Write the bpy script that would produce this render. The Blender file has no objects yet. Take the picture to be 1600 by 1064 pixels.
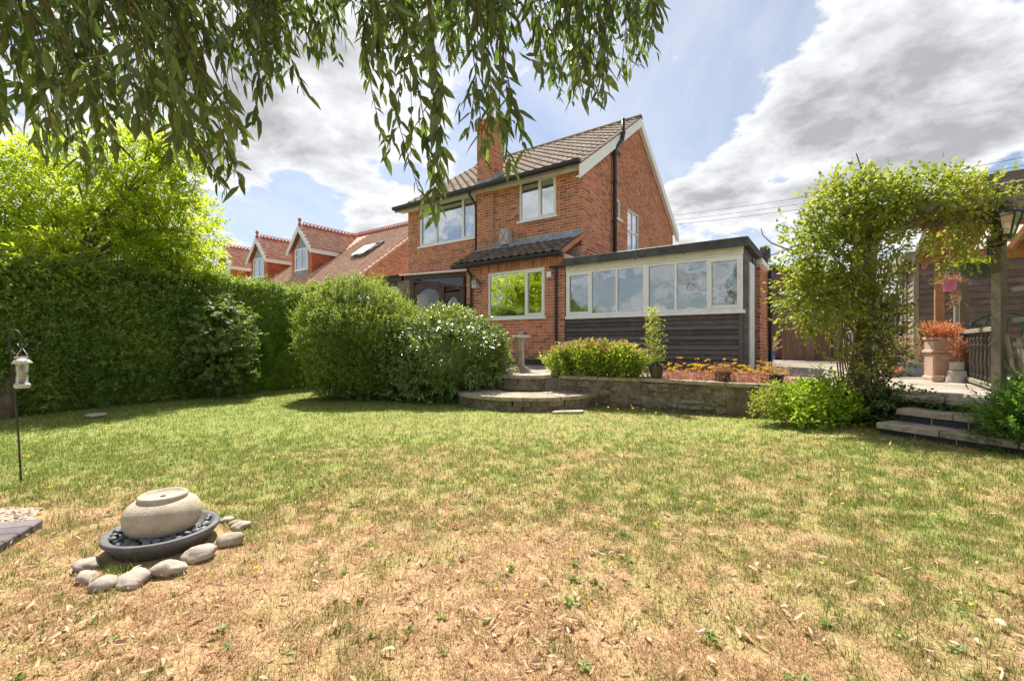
import bpy, math, random
import numpy as np
from mathutils import Matrix, Vector, Euler

# ---------------------------------------------------------------- camera, world, sun, exposure
SC = bpy.context.scene
COL = SC.collection
RNG = np.random.default_rng(7)
random.seed(7)
PI = math.pi
cam_d = bpy.data.cameras.new('camera')
cam_d.sensor_width = 36.0
cam_d.lens = 15.84
cam_d.shift_y = 0.003
cam_d.clip_start = 0.05
cam_d.clip_end = 3000
cam = bpy.data.objects.new('camera', cam_d)
cam.location = (0, 0, 0.97)
cam.rotation_euler = (PI / 2, 0, 0)
COL.objects.link(cam)
SC.camera = cam

SUN_AZ = math.radians(-16)      # from +Y, negative is to the left
SUN_EL = math.radians(60)
SC.view_settings.view_transform = 'Standard'
SC.view_settings.look = 'None'
SC.view_settings.exposure = 1.02
SC.view_settings.gamma = 1.0
SC.view_settings.use_curve_mapping = False

world = bpy.data.worlds.new('World')
SC.world = world
world.use_nodes = True


def build_world():
    nt = world.node_tree
    nt.nodes.clear()
    N = nt.nodes.new
    L = nt.links.new
    out = N('ShaderNodeOutputWorld')
    tc = N('ShaderNodeTexCoord')
    sky = N('ShaderNodeTexSky')
    sky.sky_type = 'NISHITA'
    sky.sun_disc = False
    sky.sun_elevation = SUN_EL
    sky.sun_rotation = SUN_AZ
    sky.air_density = 1.0
    sky.dust_density = 1.5
    bg1 = N('ShaderNodeBackground')
    bg1.inputs[1].default_value = 0.070
    L(sky.outputs[0], bg1.inputs[0])
    # clouds: fBm noise on a flat layer above the place
    sep = N('ShaderNodeSeparateXYZ')
    L(tc.outputs['Generated'], sep.inputs[0])

    def math_(op, a, b=None, clamp=False):
        n = N('ShaderNodeMath')
        n.operation = op
        n.use_clamp = clamp
        for i, x in enumerate((a, b)):
            if x is None:
                continue
            if isinstance(x, (int, float)):
                n.inputs[i].default_value = x
            else:
                L(x, n.inputs[i])
        return n.outputs[0]
    zz = math_('ADD', math_('MAXIMUM', sep.outputs[2], 0.0), 0.22)
    comb = N('ShaderNodeCombineXYZ')
    L(math_('DIVIDE', sep.outputs[0], zz), comb.inputs[0])
    L(math_('DIVIDE', sep.outputs[1], zz), comb.inputs[1])

    def noise(scale, detail, rough, off=(0, 0, 0), dist=0.0):
        mp = N('ShaderNodeMapping')
        mp.inputs['Location'].default_value = off
        L(comb.outputs[0], mp.inputs[0])
        n = N('ShaderNodeTexNoise')
        n.inputs['Scale'].default_value = scale
        n.inputs['Detail'].default_value = detail
        n.inputs['Roughness'].default_value = rough
        n.inputs['Distortion'].default_value = dist
        L(mp.outputs[0], n.inputs['Vector'])
        return n.outputs['Fac']
    n1 = noise(1.5, 11, 0.58, (3.1, 1.7, 0.0), 0.25)
    n2 = noise(5.0, 12, 0.68, (0.4, 5.2, 1.0), 0.2)
    base = math_('ADD', math_('ADD', math_('MULTIPLY', n1, 1.3), -0.175), math_('MULTIPLY', n2, 0.44))
    # the larger cloud masses and the clear lanes between them
    for (px, py, width, wgt) in ((1450, 90, 0.31, 0.21), (1250, 60, 0.12, 0.13), (1095, 170, 0.10, -0.10), (1500, 330, 0.25, 0.04), (1130, 345, 0.15, 0.10), (1330, 300, 0.20, 0.02), (500, 190, 0.28, 0.15),
                                 (340, 420, 0.10, 0.12), (1040, 190, 0.14, -0.25), (1180, 40, 0.10, -0.22), (455, 335, 0.09, -0.28),
                                 (900, 180, 0.18, -0.20), (1590, 285, 0.05, -0.30), (1058, 92, 0.022, 0.13), (1070, 76, 0.018, 0.12), (1050, 100, 0.015, 0.1)):
        d = Vector(((px - 800) / 704, 1, (537 - py) / 704)).normalized()
        dp = N('ShaderNodeVectorMath')
        dp.operation = 'DISTANCE'
        L(tc.outputs['Generated'], dp.inputs[0])
        dp.inputs[1].default_value = d
        g = math_('MULTIPLY', dp.outputs['Value'], 1.0 / width)
        g = math_('MULTIPLY', math_('MULTIPLY', g, g), -1.0)
        g = math_('EXPONENT', g)
        base = math_('ADD', base, math_('MULTIPLY', g, wgt))
    mr = N('ShaderNodeMapRange')
    mr.interpolation_type = 'SMOOTHSTEP'
    mr.inputs['From Min'].default_value = 0.655
    mr.inputs['From Max'].default_value = 0.765
    L(base, mr.inputs['Value'])
    # thin high veil
    veil = noise(0.9, 9, 0.62, (9, 2, 3), 1.5)
    vr = N('ShaderNodeMapRange')
    vr.inputs['From Min'].default_value = 0.36
    vr.inputs['From Max'].default_value = 0.72
    vr.inputs['To Max'].default_value = 0.55
    L(veil, vr.inputs['Value'])
    cover = math_('MAXIMUM', mr.outputs[0], vr.outputs[0], True)
    # cloud brightness: bright thin edges, grey thick bellies
    ramp = N('ShaderNodeValToRGB')
    e = ramp.color_ramp.elements
    e[0].position = 0.66
    e[0].color = (0.52, 0.525, 0.535, 1)
    e[1].position = 1.03
    e[1].color = (0.25, 0.255, 0.27, 1)
    m = e.new(0.77)
    m.color = (0.50, 0.505, 0.52, 1)
    m = e.new(0.88)
    m.color = (0.385, 0.39, 0.40, 1)
    n3 = noise(2.9, 11, 0.60, (7.7, 1.2, 4.0), 0.3)
    L(math_('ADD', base, math_('MULTIPLY', math_('SUBTRACT', n3, 0.5), 0.42)), ramp.inputs[0])
    bg2 = N('ShaderNodeBackground')
    bg2.inputs[1].default_value = 1.0
    L(ramp.outputs[0], bg2.inputs[0])
    mix = N('ShaderNodeMixShader')
    L(cover, mix.inputs[0])
    L(bg1.outputs[0], mix.inputs[1])
    L(bg2.outputs[0], mix.inputs[2])
    L(mix.outputs[0], out.inputs[0])


build_world()
sun_d = bpy.data.lights.new('sun', 'SUN')
sun_d.energy = 4.8
sun_d.angle = math.radians(0.6)
sun_d.color = (1.0, 0.95, 0.86)
sun = bpy.data.objects.new('sun', sun_d)
COL.objects.link(sun)
S_DIR = Vector((math.sin(SUN_AZ) * math.cos(SUN_EL), math.cos(SUN_AZ) * math.cos(SUN_EL), math.sin(SUN_EL)))
sun.rotation_euler = S_DIR.to_track_quat('Z', 'Y').to_euler()
sun.location = (0, 0, 30)
SC.cycles.use_denoising = True
SC.cycles.max_bounces = 7
SC.cycles.diffuse_bounces = 4
SC.cycles.transparent_max_bounces = 12
SC.cycles.caustics_reflective = False
SC.cycles.caustics_refractive = False

# ---------------------------------------------------------------- helpers: maths, meshes, objects
HU = Vector((0.81231158, -0.58322371, 0))      # along the house front
HV = Vector((0.58322371, 0.81231158, 0))       # into the house
HC = Vector((1.784, 11.415, 0.44))             # front right corner of the main house
HROT = math.atan2(HU.y, HU.x)


def unit(a):
    return a / np.maximum(np.linalg.norm(a, axis=-1, keepdims=True), 1e-9)


def _hash(ix, iy, iz):
    h = (ix * 374761393 + iy * 668265263 + iz * 2147483647 + 974634) & 0xffffffff
    h = ((h ^ (h >> 13)) * 1274126177) & 0xffffffff
    return ((h ^ (h >> 16)) & 0xffff) / 65535.0


def vnoise(p):
    p = np.asarray(p, float)
    if p.shape[-1] == 2:
        p = np.concatenate([p, np.zeros(p.shape[:-1] + (1,))], -1)
    i = np.floor(p).astype(np.int64)
    f = p - i
    f = f * f * (3 - 2 * f)
    r = 0
    for dx in (0, 1):
        for dy in (0, 1):
            for dz in (0, 1):
                w = (f[..., 0] if dx else 1 - f[..., 0]) * (f[..., 1] if dy else 1 - f[..., 1]) * (f[..., 2] if dz else 1 - f[..., 2])
                r = r + w * _hash(i[..., 0] + dx, i[..., 1] + dy, i[..., 2] + dz)
    return r


def fbm(p, o=4):
    p = np.asarray(p, float)
    s, a, t = 0, 0.5, 0
    for k in range(o):
        s = s + a * vnoise(p * (2 ** k) + 17.3 * k)
        t += a
        a *= 0.5
    return s / t


def sstep(a, b, x):
    t = np.clip((x - a) / (b - a), 0, 1)
    return t * t * (3 - 2 * t)


class MB:
    """collects simple shapes into one mesh"""

    def __init__(self):
        self.v, self.f = [], []

    def add(self, verts, faces):
        o = len(self.v)
        self.v += [tuple(x) for x in verts]
        self.f += [tuple(i + o for i in fc) for fc in faces]
        return self

    def box(self, x0, x1, y0, y1, z0, z1):
        return self.add([(x0, y0, z0), (x1, y0, z0), (x1, y1, z0), (x0, y1, z0), (x0, y0, z1), (x1, y0, z1), (x1, y1, z1), (x0, y1, z1)],
                        [(0, 3, 2, 1), (4, 5, 6, 7), (0, 1, 5, 4), (1, 2, 6, 5), (2, 3, 7, 6), (3, 0, 4, 7)])

    def bbox(self, x0, x1, y0, y1, z0, z1, b=0.006):
        """box with chamfered top and vertical edges"""
        lo = [(x0 + b, y0), (x1 - b, y0), (x1, y0 + b), (x1, y1 - b), (x1 - b, y1), (x0 + b, y1), (x0, y1 - b), (x0, y0 + b)]
        hi = [(x0 + 2 * b, y0 + b), (x1 - 2 * b, y0 + b), (x1 - b, y0 + 2 * b), (x1 - b, y1 - 2 * b), (x1 - 2 * b, y1 - b), (x0 + 2 * b, y1 - b),
              (x0 + b, y1 - 2 * b), (x0 + b, y0 + 2 * b)]
        vs = [(x, y, z0) for x, y in lo] + [(x, y, z1 - b) for x, y in lo] + [(x, y, z1) for x, y in hi]
        fs = [tuple(range(7, -1, -1)), tuple(range(16, 24))]
        for k in range(8):
            j = (k + 1) % 8
            fs += [(k, j, 8 + j, 8 + k), (8 + k, 8 + j, 16 + j, 16 + k)]
        return self.add(vs, fs)

    def bar(self, a, b, w, h, up=(0, 0, 1)):
        """square bar from a to b"""
        a, b = Vector(a), Vector(b)
        d = (b - a).normalized()
        s = d.cross(Vector(up))
        if s.length < 1e-4:
            s = d.cross(Vector((1, 0, 0)))
        s.normalize()
        t = s.cross(d)
        vs = []
        for p in (a, b):
            for i, j in ((-1, -1), (1, -1), (1, 1), (-1, 1)):
                vs.append(p + s * (w / 2 * i) + t * (h / 2 * j))
        return self.add(vs, [(3, 2, 1, 0), (4, 5, 6, 7), (0, 1, 5, 4), (1, 2, 6, 5), (2, 3, 7, 6), (3, 0, 4, 7)])

    def tube(self, pts, r, n=8, cap=True):
        pts = [Vector(p) for p in pts]
        rs = r if hasattr(r, '__len__') else [r] * len(pts)
        vs, fs = [], []
        ref = None
        for i, p in enumerate(pts):
            d = (pts[min(i + 1, len(pts) - 1)] - pts[max(i - 1, 0)]).normalized()
            if ref is None:
                ref = d.cross(Vector((0, 0, 1)))
                if ref.length < 0.05:
                    ref = d.cross(Vector((1, 0, 0)))
            s = (ref - d * ref.dot(d)).normalized()
            ref = s
            t = d.cross(s)
            for k in range(n):
                a = 2 * PI * k / n
                vs.append(p + (s * math.cos(a) + t * math.sin(a)) * rs[i])
        m = len(pts)
        for i in range(m - 1):
            for k in range(n):
                j = (k + 1) % n
                fs.append((i * n + k, i * n + j, (i + 1) * n + j, (i + 1) * n + k))
        if cap:
            fs.append(tuple(range(n - 1, -1, -1)))
            fs.append(tuple((m - 1) * n + k for k in range(n)))
        return self.add(vs, fs)

    def lathe(self, prof, n=24, c=(0, 0, 0), closed=False):
        vs, fs = [], []
        for r, z in prof:
            for k in range(n):
                a = 2 * PI * k / n
                vs.append((c[0] + r * math.cos(a), c[1] + r * math.sin(a), c[2] + z))
        m = len(prof)
        for i in range(m - 1 if not closed else m):
            i2 = (i + 1) % m
            for k in range(n):
                j = (k + 1) % n
                fs.append((i * n + k, i * n + j, i2 * n + j, i2 * n + k))
        if not closed:
            fs.append(tuple(range(n - 1, -1, -1)))
            fs.append(tuple((m - 1) * n + k for k in range(n)))
        return self.add(vs, fs)

    def prism(self, poly, z0, z1):
        n = len(poly)
        vs = [(x, y, z0) for x, y in poly] + [(x, y, z1) for x, y in poly]
        return self.add(vs, [tuple(range(n - 1, -1, -1)), tuple(range(n, 2 * n))] + [(k, (k + 1) % n, n + (k + 1) % n, n + k) for k in range(n)])

    def extr(self, poly, axis, a0, a1):
        """polygon in the other two axes (in order), pushed along axis 'x' or 'y'"""
        n = len(poly)
        if axis == 'x':
            vs = [(a0, p, q) for p, q in poly] + [(a1, p, q) for p, q in poly]
        else:
            vs = [(p, a0, q) for p, q in poly] + [(p, a1, q) for p, q in poly]
        return self.add(vs, [tuple(range(n - 1, -1, -1)), tuple(range(n, 2 * n))] + [(k, (k + 1) % n, n + (k + 1) % n, n + k) for k in range(n)])

    def mesh(self, name, smooth=False):
        me = bpy.data.meshes.new(name)
        me.from_pydata(self.v, [], self.f)
        import bmesh
        bm = bmesh.new()
        bm.from_mesh(me)
        bmesh.ops.recalc_face_normals(bm, faces=bm.faces)
        bm.to_mesh(me)
        bm.free()
        if smooth:
            me.shade_smooth()
        return me


def props(o, label=None, cat=None, group=None, kind=None):
    if label:
        o['label'] = label
    if cat:
        o['category'] = cat
    if group:
        o['group'] = group
    if kind:
        o['kind'] = kind
    return o


def link(name, me, m, parent=None, loc=(0, 0, 0), rot=(0, 0, 0), **k):
    if m is not None and not me.materials:
        me.materials.append(m)
    o = bpy.data.objects.new(name, me)
    o.location = loc
    o.rotation_euler = rot
    COL.objects.link(o)
    if parent is not None:
        o.parent = parent
    return props(o, **k)


def obj(name, mb, m, parent=None, loc=(0, 0, 0), rot=(0, 0, 0), smooth=False, **k):
    return link(name, mb.mesh(name, smooth), m, parent, loc, rot, **k)


def thing(name, label, cat, loc=(0, 0, 0), rotz=0.0, group=None):
    o = bpy.data.objects.new(name, None)
    o.empty_display_size = 0.2
    o.location = loc
    o.rotation_euler = (0, 0, rotz)
    COL.objects.link(o)
    return props(o, label, cat, group)


def kids(o):
    return [c for c in bpy.data.objects if c.parent == o]


def dup(root, loc, rotz, label=None):
    r = root.copy()
    COL.objects.link(r)
    r.location = loc
    r.rotation_euler = (0, 0, rotz)
    if label:
        r['label'] = label
    for ch in kids(root):
        c = ch.copy()
        COL.objects.link(c)
        c.parent = r
        for g in kids(ch):
            d = g.copy()
            COL.objects.link(d)
            d.parent = c
    return r


def np_mesh(name, verts, faces, col=None, smooth=False):
    """verts (n,3); faces: list of (m,k) index arrays"""
    me = bpy.data.meshes.new(name)
    verts = np.asarray(verts, np.float32)
    me.vertices.add(len(verts))
    me.vertices.foreach_set('co', verts.ravel())
    loops = np.concatenate([f.ravel() for f in faces]).astype(np.int32)
    counts = np.concatenate([np.full(len(f), f.shape[1]) for f in faces])
    starts = np.concatenate([[0], np.cumsum(counts)[:-1]]).astype(np.int32)
    me.loops.add(len(loops))
    me.loops.foreach_set('vertex_index', loops)
    me.polygons.add(len(counts))
    me.polygons.foreach_set('loop_start', starts)
    if smooth:
        me.polygons.foreach_set('use_smooth', np.ones(len(counts), bool))
    me.update(calc_edges=True)
    if col is not None:
        ca = me.color_attributes.new('tint', 'FLOAT_COLOR', 'POINT')
        c4 = np.ones((len(verts), 4), np.float32)
        c4[:, :3] = col
        ca.data.foreach_set('color', c4.ravel())
    return me


# ---------------------------------------------------------------- materials
def nodes(name):
    m = bpy.data.materials.new(name)
    m.use_nodes = True
    nt = m.node_tree
    nt.nodes.clear()
    out = nt.nodes.new('ShaderNodeOutputMaterial')
    b = nt.nodes.new('ShaderNodeBsdfPrincipled')
    nt.links.new(b.outputs[0], out.inputs[0])
    return m, nt, b, out


def rand_out(nt):
    oi = nt.nodes.new('ShaderNodeObjectInfo')
    ge = nt.nodes.new('ShaderNodeNewGeometry')
    a = nt.nodes.new('ShaderNodeMath')
    a.operation = 'ADD'
    nt.links.new(oi.outputs['Random'], a.inputs[0])
    nt.links.new(ge.outputs['Random Per Island'], a.inputs[1])
    f = nt.nodes.new('ShaderNodeMath')
    f.operation = 'FRACT'
    nt.links.new(a.outputs[0], f.inputs[0])
    return f.outputs[0], ge


def ramp_node(nt, cols, src):
    r = nt.nodes.new('ShaderNodeValToRGB')
    e = r.color_ramp.elements
    n = len(cols)
    for i, c in enumerate(cols):
        el = e[i] if i < 2 else e.new(0.5)
    for i, c in enumerate(cols):
        e[i].position = i / max(1, n - 1)
        e[i].color = (*c, 1)
    nt.links.new(src, r.inputs[0])
    return r.outputs[0]


def noise_node(nt, vec, scale, detail=6, rough=0.6):
    n = nt.nodes.new('ShaderNodeTexNoise')
    n.inputs['Scale'].default_value = scale
    n.inputs['Detail'].default_value = detail
    n.inputs['Roughness'].default_value = rough
    nt.links.new(vec, n.inputs['Vector'])
    return n.outputs['Fac']


def mixc(nt, fac, a, b, mode='MIX'):
    m = nt.nodes.new('ShaderNodeMix')
    m.data_type = 'RGBA'
    m.blend_type = mode
    for sock, x in ((m.inputs[0], fac), (m.inputs[6], a), (m.inputs[7], b)):
        if isinstance(x, (int, float)):
            sock.default_value = x
        elif isinstance(x, tuple):
            sock.default_value = (*x, 1)
        else:
            nt.links.new(x, sock)
    return m.outputs[2]


def M(name, cols, rough=0.75, scale=6, bump=0.3, bscale=60, spec=0.3, per=False, stain=None, sscale=2.0, metal=0.0, stretch=None, samt=0.75):
    """cols: 1-4 colours spread by noise (or, with per, by piece); stain: colour of blotches of its own"""
    m, nt, b, out = nodes(name)
    rnd, ge = rand_out(nt)
    pos = ge.outputs['Position']
    if stretch:
        mp = nt.nodes.new('ShaderNodeMapping')
        mp.inputs['Scale'].default_value = stretch
        nt.links.new(pos, mp.inputs[0])
        pos = mp.outputs[0]
    nz = noise_node(nt, pos, scale)
    cr = nt.nodes.new('ShaderNodeMapRange')
    cr.inputs['From Min'].default_value = 0.28
    cr.inputs['From Max'].default_value = 0.72
    nt.links.new(nz, cr.inputs['Value'])
    if len(cols) == 1:
        c = cols[0]
        cols = [tuple(x * 0.78 for x in c), tuple(min(1, x * 1.18) for x in c)]
    if per:
        c = ramp_node(nt, cols, rnd)
        hs = nt.nodes.new('ShaderNodeHueSaturation')
        mr = nt.nodes.new('ShaderNodeMapRange')
        mr.inputs['To Min'].default_value = 0.72
        mr.inputs['To Max'].default_value = 1.28
        nt.links.new(cr.outputs[0], mr.inputs['Value'])
        nt.links.new(mr.outputs[0], hs.inputs['Value'])
        nt.links.new(c, hs.inputs['Color'])
        c = hs.outputs[0]
    else:
        c = ramp_node(nt, cols, cr.outputs[0])
    if stain:
        sn = noise_node(nt, ge.outputs['Position'], sscale, 8, 0.68)
        sr = nt.nodes.new('ShaderNodeMapRange')
        sr.inputs['From Min'].default_value = 0.50
        sr.inputs['From Max'].default_value = 0.68
        sr.inputs['To Max'].default_value = samt
        nt.links.new(sn, sr.inputs['Value'])
        c = mixc(nt, sr.outputs[0], c, stain)
    nt.links.new(c, b.inputs['Base Color'])
    b.inputs['Roughness'].default_value = rough
    b.inputs['Specular IOR Level'].default_value = spec
    b.inputs['Metallic'].default_value = metal
    if bump:
        bn = noise_node(nt, pos, bscale, 8, 0.65)
        bp = nt.nodes.new('ShaderNodeBump')
        bp.inputs['Strength'].default_value = bump
        bp.inputs['Distance'].default_value = 0.01
        nt.links.new(bn, bp.inputs['Height'])
        nt.links.new(bp.outputs[0], b.inputs['Normal'])
    return m


def weathered(m, pale, dark):
    """pale lichen spots, dark moss blotches and broad relief on a stone material"""
    nt = m.node_tree
    b = next(n for n in nt.nodes if n.type == 'BSDF_PRINCIPLED')
    src = b.inputs['Base Color'].links[0].from_socket
    ge = nt.nodes.new('ShaderNodeNewGeometry')
    for col, sc, lo, hi, amt in ((pale, 17, 0.56, 0.66, 0.75), (dark, 5, 0.50, 0.64, 0.65)):
        nz = noise_node(nt, ge.outputs['Position'], sc, 9, 0.7)
        r = nt.nodes.new('ShaderNodeMapRange')
        r.inputs['From Min'].default_value = lo
        r.inputs['From Max'].default_value = hi
        r.inputs['To Max'].default_value = amt
        nt.links.new(nz, r.inputs['Value'])
        src = mixc(nt, r.outputs[0], src, col)
    nt.links.new(src, b.inputs['Base Color'])
    bp = next(n for n in nt.nodes if n.type == 'BUMP')
    b2 = nt.nodes.new('ShaderNodeBump')
    b2.inputs['Strength'].default_value = 0.8
    b2.inputs['Distance'].default_value = 0.05
    nt.links.new(noise_node(nt, ge.outputs['Position'], 11, 5, 0.6), b2.inputs['Height'])
    nt.links.new(b2.outputs[0], bp.inputs['Normal'])


def leaf_mat(name, cols, trans=0.45, rough=0.45, spec=0.35, tcol=None, clump=1.6):
    m, nt, b, out = nodes(name)
    rnd, ge = rand_out(nt)
    nz = noise_node(nt, ge.outputs['Position'], clump, 4)
    a = nt.nodes.new('ShaderNodeMath')
    a.operation = 'MULTIPLY_ADD'
    nt.links.new(nz, a.inputs[0])
    a.inputs[1].default_value = 1.9
    a.inputs[2].default_value = -0.70
    ad = nt.nodes.new('ShaderNodeMath')
    ad.operation = 'MULTIPLY_ADD'
    nt.links.new(rnd, ad.inputs[0])
    ad.inputs[1].default_value = 0.55
    nt.links.new(a.outputs[0], ad.inputs[2])
    c = ramp_node(nt, cols, ad.outputs[0])
    nt.links.new(c, b.inputs['Base Color'])
    b.inputs['Roughness'].default_value = rough
    b.inputs['Specular IOR Level'].default_value = spec
    tr = nt.nodes.new('ShaderNodeBsdfTranslucent')
    tc = mixc(nt, 1.0, c, tcol or (1.9, 1.75, 0.8), 'MULTIPLY')
    nt.links.new(tc, tr.inputs[0])
    mx = nt.nodes.new('ShaderNodeMixShader')
    mx.inputs[0].default_value = trans
    nt.links.new(b.outputs[0], mx.inputs[1])
    nt.links.new(tr.outputs[0], mx.inputs[2])
    nt.links.new(mx.outputs[0], out.inputs[0])
    return m


def tint_mat(name, trans=0.25, rough=0.8, nscale=0, namt=0.0):
    """colour comes from the piece's own colour attribute"""
    m, nt, b, out = nodes(name)
    at = nt.nodes.new('ShaderNodeAttribute')
    at.attribute_name = 'tint'
    c = at.outputs['Color']
    if nscale:
        ge = nt.nodes.new('ShaderNodeNewGeometry')
        nz = noise_node(nt, ge.outputs['Position'], nscale, 8, 0.7)
        hs = nt.nodes.new('ShaderNodeHueSaturation')
        mr = nt.nodes.new('ShaderNodeMapRange')
        mr.inputs['To Min'].default_value = 1 - namt
        mr.inputs['To Max'].default_value = 1 + namt
        mr.inputs['From Min'].default_value = 0.3
        mr.inputs['From Max'].default_value = 0.7
        nt.links.new(nz, mr.inputs['Value'])
        nt.links.new(mr.outputs[0], hs.inputs['Value'])
        nt.links.new(c, hs.inputs['Color'])
        c = hs.outputs[0]
        bp = nt.nodes.new('ShaderNodeBump')
        bp.inputs['Strength'].default_value = 0.6
        bp.inputs['Distance'].default_value = 0.02
        nt.links.new(nz, bp.inputs['Height'])
        nt.links.new(bp.outputs[0], b.inputs['Normal'])
    nt.links.new(c, b.inputs['Base Color'])
    b.inputs['Roughness'].default_value = rough
    b.inputs['Specular IOR Level'].default_value = 0.2
    if trans:
        tr = nt.nodes.new('ShaderNodeBsdfTranslucent')
        nt.links.new(c, tr.inputs[0])
        mx = nt.nodes.new('ShaderNodeMixShader')
        mx.inputs[0].default_value = trans
        nt.links.new(b.outputs[0], mx.inputs[1])
        nt.links.new(tr.outputs[0], mx.inputs[2])
        nt.links.new(mx.outputs[0], out.inputs[0])
    return m


def glass_mat(name, refl=0.5, tint=(0.8, 0.85, 0.85), wob=0.02):
    m, nt, b, out = nodes(name)
    nt.nodes.remove(b)
    g = nt.nodes.new('ShaderNodeBsdfGlossy')
    g.inputs['Roughness'].default_value = 0.015
    g.inputs['Color'].default_value = (0.92, 0.95, 0.97, 1)
    t = nt.nodes.new('ShaderNodeBsdfTransparent')
    t.inputs[0].default_value = (*tint, 1)
    lw = nt.nodes.new('ShaderNodeLayerWeight')
    lw.inputs[0].default_value = 0.25
    mr = nt.nodes.new('ShaderNodeMapRange')
    mr.inputs['To Min'].default_value = refl
    mr.inputs['To Max'].default_value = min(1.0, refl + 0.40)
    nt.links.new(lw.outputs['Fresnel'], mr.inputs['Value'])
    ge = nt.nodes.new('ShaderNodeNewGeometry')
    nz = noise_node(nt, ge.outputs['Position'], 1.3, 2)
    bp = nt.nodes.new('ShaderNodeBump')
    bp.inputs['Strength'].default_value = wob
    bp.inputs['Distance'].default_value = 0.3
    nt.links.new(nz, bp.inputs['Height'])
    nt.links.new(bp.outputs[0], g.inputs['Normal'])
    mx = nt.nodes.new('ShaderNodeMixShader')
    nt.links.new(mr.outputs[0], mx.inputs[0])
    nt.links.new(t.outputs[0], mx.inputs[1])
    nt.links.new(g.outputs[0], mx.inputs[2])
    nt.links.new(mx.outputs[0], out.inputs[0])
    return m


BRICK = M('brick', [(0.26, 0.098, 0.06), (0.49, 0.17, 0.09), (0.62, 0.24, 0.125), (0.54, 0.197, 0.105), (0.39, 0.138, 0.08)], 0.85, 9, 0.5, 70, 0.2, per=True, stain=(0.25, 0.115, 0.075), sscale=1.6, samt=0.45)
MORTAR = M('mortar', [(0.66, 0.49, 0.37)], 0.9, 5, 0.5, 90)
DKBRICK = M('dark_plinth_brick', [(0.05, 0.04, 0.045), (0.09, 0.065, 0.06)], 0.7, 9, 0.4, 60, per=True)
UPVC = M('white_upvc', [(0.84, 0.85, 0.84), (0.90, 0.90, 0.89)], 0.35, 3, 0.0, 60, 0.4)
CREAM = M('cream_paint', [(0.66, 0.65, 0.50), (0.76, 0.74, 0.60)], 0.6, 4, 0.15, 40, stain=(0.42, 0.40, 0.28), sscale=3, samt=0.4)
OLDWHITE = M('weathered_white_paint', [(0.82, 0.82, 0.79), (0.88, 0.88, 0.86)], 0.6, 6, 0.2, 50, stain=(0.62, 0.59, 0.53), sscale=9, samt=0.45)
GLASS_UP = glass_mat('window_glass', 0.42, (0.9, 0.92, 0.93))
GLASS_K = glass_mat('kitchen_glass', 0.62, (0.35, 0.4, 0.38), 0.03)
GLASS_L = glass_mat('sunroom_glass', 0.30, (0.72, 0.75, 0.71), 0.04)
CURTAIN = M('net_blind', [(0.70, 0.72, 0.74), (0.78, 0.80, 0.81)], 0.9, 2, 0.0)
INT_CREAM = M('plaster_cream', [(0.70, 0.68, 0.55), (0.78, 0.76, 0.64)], 0.9, 2, 0.0)
INT_DARK = M('unlit_room_shade', [(0.06, 0.055, 0.05)], 0.9, 2, 0.0)
BLACKPL = M('black_plastic', [(0.012, 0.013, 0.016), (0.022, 0.023, 0.026)], 0.4, 5, 0.05, 30, 0.5)
LEAD = M('lead', [(0.22, 0.24, 0.27), (0.36, 0.39, 0.43)], 0.55, 6, 0.3, 25, 0.4, stain=(0.5, 0.52, 0.54), sscale=4)
TILE = M('concrete_tile', [(0.19, 0.142, 0.112), (0.26, 0.20, 0.155), (0.23, 0.168, 0.13), (0.28, 0.225, 0.18)], 0.9, 12, 0.6, 55, 0.15, per=True,
         stain=(0.34, 0.31, 0.24), sscale=7)
TILE_DK = M('lichened_tile', [(0.10, 0.075, 0.06), (0.17, 0.125, 0.095), (0.13, 0.10, 0.085), (0.20, 0.15, 0.11)], 0.9, 14, 0.6, 55, 0.15, per=True,
            stain=(0.27, 0.26, 0.20), sscale=9)
REDTILE = M('red_clay_tile', [(0.47, 0.26, 0.19), (0.57, 0.345, 0.26), (0.52, 0.30, 0.22), (0.61, 0.39, 0.30)], 0.85, 4, 0.2, 40, 0.2, per=True)
HUNGTILE = M('hung_clay_tile', [(0.46, 0.13, 0.075), (0.56, 0.18, 0.10), (0.50, 0.155, 0.085)], 0.8, 4, 0.2, 40, 0.2, per=True)
FELT = M('roof_felt', [(0.05, 0.052, 0.055), (0.10, 0.10, 0.10)], 0.85, 5, 0.5, 50, 0.25, stain=(0.15, 0.15, 0.13), sscale=4)
CLAD = M('black_stained_board', [(0.075, 0.064, 0.058), (0.115, 0.10, 0.092), (0.15, 0.132, 0.122)], 0.75, 3, 0.5, 30, 0.25, per=True,
         stretch=(1.0, 1.0, 9.0), stain=(0.17, 0.15, 0.135), sscale=6, samt=0.5)
SHEDCLAD = M('weathered_shed_board', [(0.13, 0.10, 0.08), (0.19, 0.15, 0.12), (0.16, 0.125, 0.10)], 0.8, 3, 0.5, 30, 0.2, per=True,
             stretch=(1.0, 1.0, 9.0), stain=(0.27, 0.235, 0.20), sscale=5, samt=0.5)
DKTIMBER = M('dark_brown_timber', [(0.045, 0.022, 0.016), (0.075, 0.038, 0.027)], 0.5, 4, 0.2, 30, 0.4)
FENCE = M('fence_board', [(0.15, 0.085, 0.058), (0.23, 0.14, 0.10), (0.19, 0.11, 0.08), (0.26, 0.18, 0.135)], 0.8, 4, 0.5, 35, 0.2, per=True, stretch=(9, 9, 0.8))
ORTIMBER = M('orange_stained_timber', [(0.34, 0.15, 0.065), (0.50, 0.25, 0.115)], 0.65, 4, 0.3, 30, 0.3)
GREYTIMBER = M('weathered_grey_timber', [(0.20, 0.17, 0.125), (0.34, 0.30, 0.225)], 0.85, 8, 0.6, 40, 0.2, stretch=(3, 3, 3), stain=(0.17, 0.18, 0.09), sscale=4, samt=0.5)
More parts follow.
